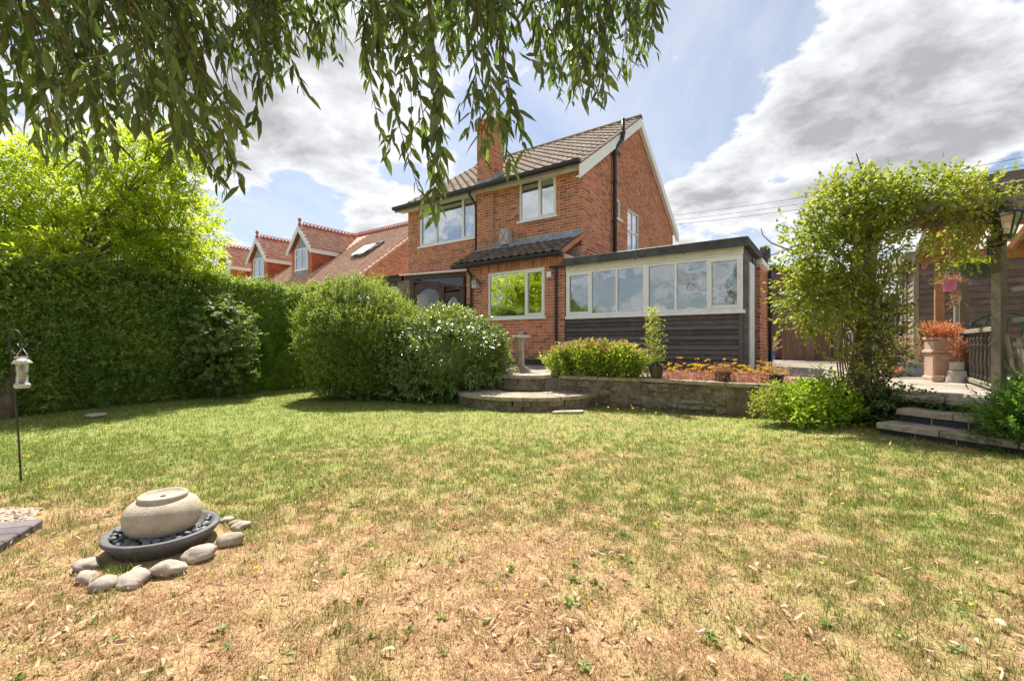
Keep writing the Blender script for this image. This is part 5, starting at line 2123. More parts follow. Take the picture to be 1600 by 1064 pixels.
def pot(parent, r0, r1, h, mat_, rim=0.012, n=24):
    m = MB()
    m.lathe([(r0 * 0.9, 0), (r0, 0.004), (r1 * 0.98, h - 0.03), (r1 * 1.06, h - 0.028), (r1 * 1.06, h), (r1 * 0.9, h), (r1 * 0.86, h - 0.03), (0.001, h - 0.03)], n)
    return obj('pot', m, mat_, parent)


def disc_dirs(n, out=0.6, seed=0):
    a = RNG.uniform(0, 2 * PI, n)
    r = np.sqrt(RNG.random(n))
    return np.stack([np.cos(a) * r * out, np.sin(a) * r * out, np.ones(n)], -1), np.stack([np.cos(a) * r, np.sin(a) * r, np.zeros(n)], -1)


def build_plants_on_patio():
    z = 0.42
    # sedum clump: upright lime stems with flat brown-pink heads
    S = thing('sedum_plant', 'broad clump of lime green sedum with flat dull pink flower heads on the wall', 'plant', (1.33, 7.20, z))
    n = 620
    t = RNG.uniform(-1, 1, n)
    along = np.array([0.86, -0.46])
    base = np.stack([t * 0.70 * along[0] + RNG.normal(0, 0.15, n) * 0.5, t * 0.70 * along[1] + RNG.normal(0, 0.15, n), np.zeros(n)], -1)
    hgt = 0.60 * (1 - 0.35 * np.abs(t) ** 3) * RNG.uniform(0.72, 1.05, n)
    dirs = np.stack([t * 0.30 * along[0] + RNG.normal(0, 0.2, n), t * 0.30 * along[1] + RNG.normal(-0.08, 0.2, n), np.ones(n)], -1)
    plant_leaves('foliage', S, L_SEDUM, base, dirs, hgt, 13, 0.072, 0.030, 1.05, 0.08, 0.0, 0.2, kind='stuff')
    Vs, T = [], []
    ud = unit(dirs)
    for i in range(n):
        if RNG.random() > 0.34:
            continue
        tip = base[i] + ud[i] * hgt[i] * 1.02
        for q in range(26):
            a, r = RNG.uniform(0, 6.28), 0.060 * math.sqrt(RNG.random())
            p = tip + np.array([r * math.cos(a), r * math.sin(a), RNG.uniform(-0.008, 0.012) + 0.012 - r * r * 6])
            b = len(Vs)
            s = 0.010
            for k in range(4):
                Vs.append(p + np.array([s * math.cos(k * 1.57 + a), s * math.sin(k * 1.57 + a), RNG.uniform(-0.004, 0.004)]))
            T.append((b, b + 1, b + 2, b + 3))
    link('flower_heads', np_mesh('flower_heads', np.array(Vs), [np.array(T)]), L_SEDHEAD, S, kind='stuff')
    # stonecrop mat with yellow flowers
    C = thing('stonecrop_plant', 'low red stemmed stonecrop mat with bright yellow flowers along the wall top', 'plant', (2.75, 6.35, z))
    n = 900
    t = RNG.uniform(-1, 1, n)
    base = np.stack([t * 0.62 + RNG.normal(0, 0.10, n), -t * 0.50 + RNG.normal(0, 0.10, n), np.zeros(n)], -1)
    dirs = np.stack([RNG.normal(0, 0.35, n), RNG.normal(0, 0.35, n), np.ones(n)], -1)
    hg = RNG.uniform(0.07, 0.19, n)
    plant_leaves('foliage', C, L_STONECROP, base, dirs, hg, 9, 0.026, 0.011, 0.9, 0.15, kind='stuff')
    st = MB()
    Vs, T = [], []
    for i in range(150):
        b0 = base[i] * np.array([0.9, 0.9, 1]) + np.array([0.16, -0.1, 0])
        tall = RNG.uniform(0.14, 0.26) * (1.35 if RNG.random() < 0.12 else 1)
        d = unit(np.array([RNG.normal(0, 0.2), RNG.normal(0, 0.2), 1]))
        tip = b0 + d * tall
        st.tube([b0, tip], 0.0025, 3, False)
        for q in range(16):
            a, r = RNG.uniform(0, 6.28), 0.030 * math.sqrt(RNG.random())
            p = tip + np.array([r * math.cos(a), r * math.sin(a), RNG.uniform(-0.006, 0.01)])
            b = len(Vs)
            for k in range(4):
                Vs.append(p + 0.009 * np.array([math.cos(k * 1.57 + a), math.sin(k * 1.57 + a), RNG.uniform(-0.5, 0.5)]))
            T.append((b, b + 1, b + 2, b + 3))
    obj('stems', st, L_STONECROP, C, kind='stuff')
    link('flowers', np_mesh('flowers', np.array(Vs), [np.array(T)]), L_YELLOW, C, kind='stuff')
    C2 = thing('stonecrop_plant', 'sparse faded pink stonecrop beside the vine covered post', 'plant', (3.55, 5.95, z))
    n = 260
    base = np.stack([RNG.normal(0, 0.22, n), RNG.normal(0, 0.22, n), np.zeros(n)], -1)
    dirs = np.stack([RNG.normal(0, 0.4, n), RNG.normal(0, 0.4, n), np.ones(n)], -1)
    plant_leaves('foliage', C2, L_STONECROP, base, dirs, RNG.uniform(0.05, 0.16, n), 8, 0.024, 0.010, 0.9, 0.15, kind='stuff')
    # dark glazed pot with a tall leafy frond plant
    P1 = thing('potted_plant', 'dark glazed pot with one tall layered light green plant in front of the black boards', 'potted plant', (2.12, 6.62, 0.46))
    pot(P1, 0.075, 0.105, 0.17, POTDK)
    st = MB()
    st.tube([(0, 0, 0.13), (-0.03, 0, 0.45), (-0.05, 0.01, 0.80), (-0.06, 0.0, 1.02)], [0.007, 0.006, 0.004, 0.002], 6)
    Q, Dd = [], []
    for k in range(22):
        zz = 0.26 + k * 0.036
        for a in np.linspace(0, 2 * PI, 5, endpoint=False):
            an = a + k * 0.9
            Q.append((-0.06 * (zz / 1.0), 0, zz))
            Dd.append((math.cos(an), math.sin(an), 0.12))
    Q, Dd = np.array(Q), np.array(Dd)
    ln = 0.20 * np.clip(1.15 - (Q[:, 2] - 0.26) * 0.75, 0.35, 1) * RNG.uniform(0.5, 1.1, len(Q))
    plant_leaves('foliage', P1, leaf_mat('light_frond', [(0.14, 0.20, 0.03), (0.24, 0.30, 0.05), (0.34, 0.38, 0.09)], 0.5), Q, Dd, ln, 7, 0.042, 0.017, 1.1, 0.12, 0.05, kind='stuff')
    obj('stem', st, STEM, P1, smooth=True)
    # brown pot, black pot, blue pot
    P2 = thing('potted_plant', 'brown pot of pinkish succulent stems among the yellow flowers', 'potted plant', (2.86, 6.12, 0.455))
    pot(P2, 0.075, 0.10, 0.135, POTBR)
    dd, bb = disc_dirs(90, 0.6)
    plant_leaves('foliage', P2, L_PINK, bb * 0.085 + [0, 0, 0.10], dd, RNG.uniform(0.08, 0.17, 90), 10, 0.02, 0.009, 0.9, 0.1, kind='stuff')
    P3 = thing('potted_plant', 'black plastic pot with sprawling yellow tipped stems at the wall edge', 'potted plant', (3.36, 5.72, 0.457))
    pot(P3, 0.062, 0.082, 0.125, BLACKPL)
    dd, bb = disc_dirs(60, 1.2)
    plant_leaves('foliage', P3, L_DRY, bb * 0.06 + [0, 0, 0.10], dd, RNG.uniform(0.1, 0.26, 60), 10, 0.022, 0.009, 0.9, 0.2, 0.1, kind='stuff')
    P4 = thing('potted_plant', 'round blue glazed pot with withered brown plant beside the gate', 'potted plant', (7.05, 12.45, 0.44))
    m = MB()
    m.lathe([(0.10, 0), (0.15, 0.06), (0.19, 0.17), (0.185, 0.26), (0.14, 0.33), (0.155, 0.36), (0.14, 0.36), (0.12, 0.31), (0.001, 0.30)], 24)
    obj('pot', m, BLUE, P4, smooth=True)
    dd, bb = disc_dirs(50, 1.0)
    plant_leaves('foliage', P4, L_DRY, bb * 0.12 + [0, 0, 0.3], dd, RNG.uniform(0.2, 0.55, 50), 9, 0.05, 0.025, 0.9, 0.2, 0.1, kind='stuff')
    # tall terracotta chimney-pot planter with an orange shrub
    P5 = thing('chimney_pot_planter', 'tall square terracotta chimney pot planted with a flame orange shrub', 'planter', (6.10, 6.42, 0.44), -0.35)
    P5.scale = (0.80, 0.80, 1.0)
    m = MB()
    m.bbox(-0.19, 0.19, -0.19, 0.19, 0, 0.07, 0.02)
    m.bbox(-0.165, 0.165, -0.165, 0.165, 0.07, 0.40, 0.02)
    m.bbox(-0.19, 0.19, -0.19, 0.19, 0.40, 0.44, 0.012)
    m.bbox(-0.165, 0.165, -0.165, 0.165, 0.44, 0.585, 0.02)
    m.bbox(-0.18, 0.18, -0.18, 0.18, 0.585, 0.62, 0.012)
    obj('chimney_pot', m, TERRA, P5)
    v = MB()
    v.extr([(-0.10, 0.59), (0.10, 0.59), (0.0, 0.47)], 'y', -0.171, -0.163)
    obj('moulding', v, TERRA, P5)
    dd, bb = disc_dirs(160, 0.9)
    plant_leaves('foliage', P5, L_ACER, bb * 0.16 + [0, 0, 0.60], dd, RNG.uniform(0.10, 0.34, 160), 11, 0.042, 0.022, 0.9, 0.2, 0.12, kind='stuff')
    st = MB()
    st.tube([(0, 0, 0.56), (0.05, 0, 0.78), (-0.02, 0.02, 1.02)], [0.012, 0.008, 0.004], 6)
    obj('stem', st, STEM, P5)
    # grey planter on an upturned pot, dried orange plant
    P6 = thing('stone_planter', 'squat grey planter on an upturned stone pot holding a crisp orange plant', 'planter', (6.06, 6.14, 0.44))
    P6.scale = (0.74, 0.74, 0.92)
    m = MB()
    m.lathe([(0.15, 0), (0.15, 0.02), (0.125, 0.175), (0.001, 0.18)], 28)
    obj('plinth', m, GREYSTONE, P6)
    m = MB()
    m.lathe([(0.085, 0.18), (0.10, 0.19), (0.105, 0.30), (0.09, 0.305), (0.085, 0.28), (0.001, 0.28)], 28)
    obj('pot', m, UPVC if False else GREYSTONE, P6)
    k = 150
    bb = np.stack([RNG.normal(0, 0.05, k), RNG.normal(0, 0.05, k), RNG.uniform(0.28, 0.62, k)], -1)
    dd = np.stack([RNG.normal(0, 0.7, k), RNG.normal(0, 0.7, k), np.full(k, 0.5)], -1)
    plant_leaves('foliage', P6, L_ACER, bb, dd, RNG.uniform(0.05, 0.12, k), 7, 0.03, 0.014, 0.9, 0.2, 0.15, kind='stuff')
    # little terracotta pot by the planter
    P7 = thing('flower_pot', 'little empty terracotta pot at the foot of the chimney pot planter', 'pot', (5.86, 6.20, 0.44))
    pot(P7, 0.05, 0.065, 0.085, TERRA)
    # dried straw plants before the shed
    P8 = thing('potted_plant', 'tall straw coloured dried plants in a low grey trough before the shed', 'potted plant', (6.35, 7.35, 0.44), -0.3)
    m = MB()
    m.bbox(-0.30, 0.30, -0.12, 0.12, 0, 0.22, 0.012)
    obj('trough', m, LEAD, P8)
    k = 190
    bb = np.stack([RNG.uniform(-0.40, 0.32, k), RNG.uniform(-0.10, 0.10, k), np.full(k, 0.18)], -1)
    dd = np.stack([RNG.normal(-0.08, 0.25, k), RNG.normal(0, 0.25, k), np.ones(k)], -1)
    plant_leaves('foliage', P8, L_DRY, bb, dd, RNG.uniform(0.3, 0.78, k), 18, 0.034, 0.012, 0.6, 0.1, 0.02, kind='stuff')
    P9 = thing('potted_plant', 'small reddish pot plant on the paving left of the straw coloured plants', 'potted plant', (5.95, 7.1, 0.44))
    pot(P9, 0.05, 0.065, 0.09, TERRA)
    dd, bb = disc_dirs(60, 0.9)
    plant_leaves('foliage', P9, leaf_mat('dusky_pink', [(0.30, 0.07, 0.06), (0.42, 0.14, 0.11), (0.30, 0.20, 0.10)], 0.3), bb * 0.08 + [0, 0, 0.06], dd, RNG.uniform(0.06, 0.16, 60), 8, 0.035, 0.02, 0.9, 0.2, 0.1, kind='stuff')
    # pale stone trough by the cladding, small black box on the paving
    T = thing('stone_urn', 'pale rounded stone trough standing by the black boards behind the sedum', 'trough', hw(0.42, -1.42), HROT)
    m = MB()
    m.lathe([(0.15, 0), (0.16, 0.30), (0.14, 0.38), (0.24, 0.46), (0.27, 0.50), (0.27, 0.54), (0.22, 0.565), (0.001, 0.57)], 28)
    obj('bowl', m, GREYSTONE, T, smooth=False)
    m = MB()
    m.bbox(-0.09, 0.09, -0.05, 0.05, 0, 0.15, 0.012)
    m.bbox(-0.10, 0.10, -0.07, -0.052, 0.02, 0.17, 0.004)
    obj('drain_box', m, IRON, None, hw(2.35, -1.05), (0, 0, HROT), label='small dark metal box on the paving against the black boards', cat='box')


build_plants_on_patio()


# ---------------------------------------------------------------- gate, fence, outbuilding, shed, gazebo
def build_gate():
    t = 6.2
    G = thing('timber_gate', 'brown vertical board garden gate between the garage and the fence', 'gate', hw(3.95, t), HROT)
    for i in range(10):
        m = MB()
        w = 0.105
        m.bbox(i * w + 0.003, (i + 1) * w - 0.004, -0.02, 0.005, 0.03, 1.60 + random.uniform(-0.01, 0.01), 0.003)
        obj('plank', m, FENCE, G)
    for z in (0.25, 1.40):
        m = MB()
        m.box(0, 1.05, 0.006, 0.04, z, z + 0.09)
        obj('rail', m, FENCE, G)
    for x in (-0.06, 1.11):
        m = MB()
        m.bbox(x - 0.05, x + 0.05, -0.03, 0.07, 0, 1.75, 0.006)
        obj('post', m, FENCE, G)
    m = MB()
    m.box(-0.08, 1.2, -0.03, 0.05, 1.66, 1.73)
    obj('lintel', m, FENCE, G)
    F = thing('board_fence', 'dark brown boarded fence running behind the rose arch', 'fence', hw(5.14, t), HROT)
    for i in range(26):
        m = MB()
        m.bbox(i * 0.13 + 0.002, (i + 1) * 0.13 - 0.003, -0.02, 0.003, 0.03, 1.95 + random.uniform(-0.015, 0.015), 0.003)
        obj('board', m, SHEDCLAD, F)
    for z in (0.3, 1.6):
        m = MB()
        m.box(0, 3.38, 0.004, 0.05, z, z + 0.09)
        obj('rail', m, SHEDCLAD, F)
    for x in (0.0, 1.7, 3.3):
        m = MB()
        m.bbox(x - 0.05, x + 0.05, 0.051, 0.15, 0, 2.0, 0.006)
        obj('post', m, SHEDCLAD, F)
    O = thing('timber_outbuilding', 'brown boarded outbuilding with sloping felt roof behind the gate', 'outbuilding', hw(3.0, 8.2), HROT)
    m = MB()
    m.box(0, 2.3, 0.0, 3.0, 0, 2.6)
    obj('frame', m, FENCE, O)
    for i in range(16):
        m = MB()
        m.bbox(i * 0.14 + 0.003, (i + 1) * 0.14 - 0.003, -0.03, -0.002, 0.02, 2.75, 0.003)
        obj('board', m, FENCE, O)
    m = MB()
    m.extr([(-0.1, 3.35), (-0.1, 3.45), (2.5, 2.75), (2.5, 2.65)], 'y', -0.25, 3.1)
    obj('roof', m, FELT, O)
    m = MB()
    m.extr([(0, 2.6), (0, 3.32), (2.3, 2.70), (2.3, 2.6)], 'y', -0.02, 0.03)
    obj('gable_board', m, FENCE, O)


build_gate()


def build_shed():
    s0, t0 = 6.447, 1.16
    S = thing('timber_shed', 'weathered brown horizontally boarded shed at the back of the patio', 'shed', hw(s0, t0), HROT)
    W, D, H = 4.0, 2.7, 2.18
    m = MB()
    m.box(0.02, W, 0.02, D, 0, H)
    obj('frame', m, SHEDCLAD, S)
    for k in range(18):
        z = 0.02 + k * 0.12
        b = MB()
        b.extr([(0.018, z), (-0.006, z), (-0.008, z + 0.006), (0.012, z + 0.126), (0.018, z + 0.126)], 'x', 0.05, W)
        obj('board', b, SHEDCLAD, S)
        b = MB()
        b.extr([(0.018, z), (-0.006, z), (-0.008, z + 0.006), (0.012, z + 0.126), (0.018, z + 0.126)], 'y', 0.05, D)
        obj('board', b, GREYTIMBER, S)  # left side boards in paler timber, its sunlight put into the colour
    for y in (1.1, 1.75):
        b = MB()
        b.box(-0.035, -0.01, y, y + 0.09, 0, H)
        obj('trim', b, GREYTIMBER, S)
    b = MB()
    b.bbox(-0.03, 0.05, -0.03, 0.05, 0, H, 0.006)
    obj('corner_post', b, GREYTIMBER, S)
    r = MB()
    r.bbox(-0.15, W + 0.1, -0.15, D + 0.1, H, H + 0.09, 0.01)
    obj('roof', r, FELT, S)
    b = MB()
    b.box(-0.17, -0.152, -0.17, D + 0.1, H - 0.06, H + 0.08)
    b.box(-0.15, W, -0.17, -0.152, H - 0.06, H + 0.08)
    obj('fascia', b, GREYTIMBER, S)


build_shed()


def build_gazebo():
    G = thing('gazebo', 'dark roofed timber canopy with orange stained rafters sloping back to the shed', 'canopy', hw(6.146, -1.10), HROT)
    y0, y1, zf, zb = -1.32, 1.05, 2.36, 1.84
    zt = lambda y: zf + (zb - zf) * (y - y0) / (y1 - y0)
    for x, y in ((0.40, 0.55), (2.7, 0.55), (3.3, -1.15)):
        m = MB()
        m.bbox(x - 0.055, x + 0.055, y - 0.055, y + 0.055, 0, zt(y) - 0.15, 0.006)
        obj('post', m, ORTIMBER, G)
    for y, h in ((0.55, 0.13), (-1.15, 0.15)):
        m = MB()
        m.bar((0.22, y, zt(y) - 0.08), (3.5, y, zt(y) - 0.08), 0.07, h)
        obj('beam', m, ORTIMBER, G)
    for a, b in (((0.40, 1.42), (0.82, 1.80)), ((2.7, 1.42), (2.28, 1.80))):
        m = MB()
        m.bar((a[0], 0.55, a[1]), (b[0], 0.55, b[1]), 0.06, 0.08)
        obj('brace', m, ORTIMBER, G)
    for i in range(8):
        x = 0.28 + i * 0.45
        m = MB()
        m.bar((x, y0 + 0.04, zt(y0 + 0.04)), (x, y1, zt(y1)), 0.045, 0.11)
        obj('rafter', m, ORTIMBER, G)
    n = 12
    for i in range(n):
        ya, yb = y0 + (y1 - y0) * i / n, y0 + (y1 - y0) * (i + 0.97) / n
        spans = [(0.18, 3.55)]
        if i in (6, 7, 8, 9):
            spans = [(0.18, 0.76), (1.17, 1.66), (2.52, 3.55)]
        for xa, xb in spans:
            b = MB()
            b.extr([(ya, zt(ya) + 0.058), (yb, zt(yb) + 0.058), (yb, zt(yb) + 0.080), (ya, zt(ya) + 0.080)], 'x', xa, xb)
            obj('roof_board', b, ORTIMBER, G)
    ya, yb = y0 + (y1 - y0) * 6 / n, y0 + (y1 - y0) * 10 / n
    for xa, xb in ((0.76, 1.17), (1.66, 2.52)):
        b = MB()
        b.extr([(ya, zt(ya) + 0.060), (yb, zt(yb) + 0.060), (yb, zt(yb) + 0.070), (ya, zt(ya) + 0.070)], 'x', xa, xb)
        obj('roof_light', b, leaf_mat('pale_translucent_sheet', [(0.7, 0.68, 0.6), (0.74, 0.72, 0.66), (0.78, 0.76, 0.7)], 0.7, 0.5, 0.3, (1, 1, 1)), G)
    b = MB()
    b.extr([(y0, zt(y0) + 0.085), (y1, zt(y1) + 0.085), (y1, zt(y1) + 0.10), (y0, zt(y0) + 0.10)], 'x', 0.16, 0.77)
    b.extr([(y0, zt(y0) + 0.085), (ya, zt(ya) + 0.085), (ya, zt(ya) + 0.10), (y0, zt(y0) + 0.10)], 'x', 0.772, 3.57)
    obj('roof_felt', b, FELT, G)
    # weathered boards along the front edge, dark board up the left edge
    for i in range(2):
        b = MB()
        b.extr([(0.14, 2.34 + i * 0.135), (3.6, 2.34 + i * 0.135), (3.6, 2.47 + i * 0.135), (0.14, 2.46 + i * 0.130)], 'y', y0 - 0.03 - 0.006 * i, y0 - 0.004)
        obj('fascia_board', b, SHEDCLAD, G)
    b = MB()
    b.extr([(y0, zt(y0) - 0.05), (y1 + 0.03, zt(y1) - 0.05), (y1 + 0.03, zt(y1) + 0.11), (y0, zt(y0) + 0.11)], 'x', 0.125, 0.158)
    obj('bargeboard', b, DKTIMBER, G)


build_gazebo()


def build_balustrade():
    a, b = Vector((6.42, 6.40, 0.44)), Vector((5.17, 4.78, 0.44))
    d = b - a
    L = d.length
    rz = math.atan2(d.y, d.x)
    B = thing('balustrade', 'dark turned spindle balustrade between the grey posts of the gazebo', 'balustrade', a, rz)
    m = MB()
    m.bbox(0.06, L - 0.02, -0.045, 0.045, 0.665, 0.715, 0.008)
    obj('top_rail', m, GREYTIMBER, B)
    m = MB()
    m.bbox(0.06, L - 0.02, -0.04, 0.04, 0.03, 0.085, 0.008)
    obj('bottom_rail', m, GREYTIMBER, B)
    sp = MB()
    sp.lathe([(0.030, 0.085), (0.030, 0.15), (0.018, 0.16), (0.032, 0.175), (0.020, 0.19), (0.032, 0.205), (0.020, 0.225), (0.030, 0.26), (0.033, 0.32), (0.028, 0.42), (0.024, 0.48), (0.034, 0.50),
              (0.034, 0.515), (0.018, 0.53), (0.036, 0.575), (0.030, 0.60), (0.014, 0.635), (0.026, 0.65), (0.026, 0.665)], 14)
    me = sp.mesh('spindle', True)
    me.materials.append(M('dark_varnish', [(0.045, 0.034, 0.026), (0.085, 0.066, 0.05)], 0.45, 6, 0.2, 40, 0.4))
    for i in range(9):
        link('spindle', me, None, B, (0.17 + i * (L - 0.27) / 8, 0, 0))
    p = MB()
    p.bbox(-0.05, 0.05, -0.05, 0.05, 0, 2.10, 0.006)
    obj('newel_post', p, DARKPOST, B)
    # lantern post
    z0 = 0.30
    P = thing('lantern_post', 'tall square mossy timber post at the steps carrying the lantern', 'post', (5.08, 4.70, z0), 0.25)
    m = MB()
    m.bbox(-0.044, 0.044, -0.044, 0.044, 0, 2.42 - z0 - 0.06, 0.006)
    obj('post', m, DARKPOST, P)
    m = MB()
    m.box(-0.047, -0.0445, -0.038, 0.038, 0.1, 1.4)
    obj('painted_sun_edge', m, GREYTIMBER, P)  # paler strip paints sunlight onto the left face of the post
    # lantern
    Ln = thing('wall_lantern', 'black coach lantern with clear panes fixed to the tall mossy post', 'lantern', (4.97, 4.53, 2.02), 0.25)
    def frustum(mb, r0, r1, z0, z1, n=6):
        mb.lathe([(r0, z0), (r1, z1)], n)
    m = MB()
    m.lathe([(0.001, 0.25), (0.125, 0.25), (0.135, 0.262), (0.12, 0.28), (0.055, 0.325), (0.03, 0.345), (0.03, 0.365), (0.012, 0.385), (0.001, 0.39)], 6)
    obj('cap', m, IRON, Ln)
    m = MB()
    m.lathe([(0.001, -0.03), (0.035, -0.02), (0.05, 0.0), (0.062, 0.03), (0.062, 0.045), (0.001, 0.045)], 6)
    obj('base', m, IRON, Ln)
    for k in range(6):
        a = 2 * PI * k / 6
        m = MB()
        m.bar((0.058 * math.cos(a), 0.058 * math.sin(a), 0.045), (0.115 * math.cos(a), 0.115 * math.sin(a), 0.25), 0.012, 0.012)
        obj('glazing_bar', m, IRON, Ln)
        a2 = a + 2 * PI / 6
        g = MB()
        g.add([(0.056 * math.cos(a), 0.056 * math.sin(a), 0.047), (0.056 * math.cos(a2), 0.056 * math.sin(a2), 0.047), (0.112 * math.cos(a2), 0.112 * math.sin(a2), 0.248),
               (0.112 * math.cos(a), 0.112 * math.sin(a), 0.248)], [(0, 1, 2, 3)])
        obj('pane', g, LANTGLASS, Ln)
    m = MB()
    m.tube([(0, 0, -0.02), (0.01, 0.04, -0.05), (0.0, 0.10, -0.06), (0, 0.14, -0.02)], 0.012, 8)
    m.bbox(-0.04, 0.04, 0.125, 0.14, -0.14, 0.06, 0.006)
    obj('bracket', m, IRON, Ln)
    m = MB()
    m.lathe([(0.001, 0.05), (0.012, 0.05), (0.03, 0.10), (0.03, 0.13), (0.015, 0.16), (0.001, 0.165)], 12)
    obj('bulb', m, UPVC, Ln, smooth=True)


build_balustrade()


def build_bench():
    B = thing('garden_bench', 'green cast iron bench with a scrolled arched back behind the balustrade', 'bench', (6.95, 6.35, 0.44), -0.45)
    m = MB()
    arc = [(-0.42 + 0.84 * i / 20, 0, 0.72 + 0.24 * math.sin(PI * i / 20) ** 0.7) for i in range(21)]
    m.tube(arc, 0.016, 8)
    m.tube([(-0.42, 0, 0.72), (-0.42, 0, 0.42)], 0.016, 8)
    m.tube([(0.42, 0, 0.72), (0.42, 0, 0.42)], 0.016, 8)
    m.tube([(-0.42, 0, 0.55), (0.42, 0, 0.55)], 0.012, 8)
    obj('back_frame', m, GREENIRON, B, smooth=True)
    m = MB()
    for cx in (-0.30, -0.15, 0.0, 0.15, 0.30):
        top = 0.70 + 0.20 * math.cos(cx * 3)
        m.tube([(cx + 0.055 * math.cos(a) * (1 - a / 14), 0, top - 0.06 + 0.055 * math.sin(a) * (1 - a / 14)) for a in np.linspace(0, 8, 18)], 0.008, 5)
        m.tube([(cx, 0, 0.55), (cx + 0.03, 0, top - 0.10), (cx - 0.03, 0, top)], 0.008, 5)
    obj('scrollwork', m, GREENIRON, B, smooth=True)
    for k in range(5):
        m = MB()
        m.bbox(-0.45, 0.45, -0.40 + k * 0.08, -0.335 + k * 0.08, 0.40, 0.425, 0.004)
        obj('seat_slat', m, GREYTIMBER, B)
    for x in (-0.42, 0.42):
        m = MB()
        m.tube([(x, 0, 0.42), (x, 0.02, 0.2), (x, 0.05, 0)], 0.016, 6)
        obj('leg', m, GREENIRON, B)
        m = MB()
        m.tube([(x, -0.4, 0.60), (x, -0.39, 0.42), (x, -0.40, 0.2), (x, -0.43, 0)], 0.016, 6)
        obj('leg', m, GREENIRON, B)
        m = MB()
        m.tube([(x, 0, 0.62), (x, -0.2, 0.63), (x, -0.4, 0.60)], 0.014, 6)
        obj('armrest', m, GREENIRON, B)


build_bench()


def build_trellis():
    T = thing('trellis', 'leaning bleached timber trellis panel right of the lantern post', 'trellis', (5.0, 4.42, 0.30))
    # uprights
    for a, b in (((0.0, 0, 0.0), (-0.13, 0.02, 0.76)), ((0.06, 0.02, 0.0), (0.0, 0.03, 0.72)), ((0.09, 0.03, 0.0), (0.055, 0.04, 0.75))):
        m = MB()
        m.bar(a, b, 0.03, 0.016)
        obj('slat', m, GREYTIMBER, T)
    for x in (0.18, 0.42):
        m = MB()
        m.bar((x, 0.06, 0), (x - 0.02, 0.06, 2.0), 0.045, 0.04)
        obj('upright', m, GREYTIMBER, T)
    for z0, z1 in ((1.20, 1.31), (0.90, 0.965), (0.66, 0.675), (0.36, 0.37), (0.05, 0.06)):
        m = MB()
        m.bar((-0.08 if z0 > 0.5 else 0.12, 0.015, z0), (0.65, 0.02, z1), 0.02, 0.045)
        obj('rail', m, GREYTIMBER, T)
    m = MB()
    m.bbox(0.10, 0.60, 0.085, 0.10, 0, 0.74, 0.003)
    obj('panel', m, DARKPOST, T)


build_trellis()


# ---------------------------------------------------------------- rose arch and climbing rose
def px3(x, y, d):
    """a real point at distance d ahead of the viewer, from measured sight lines"""
    return np.array([(x - 800) / 704 * d, d, 0.97 + (537 - y) / 704 * d])


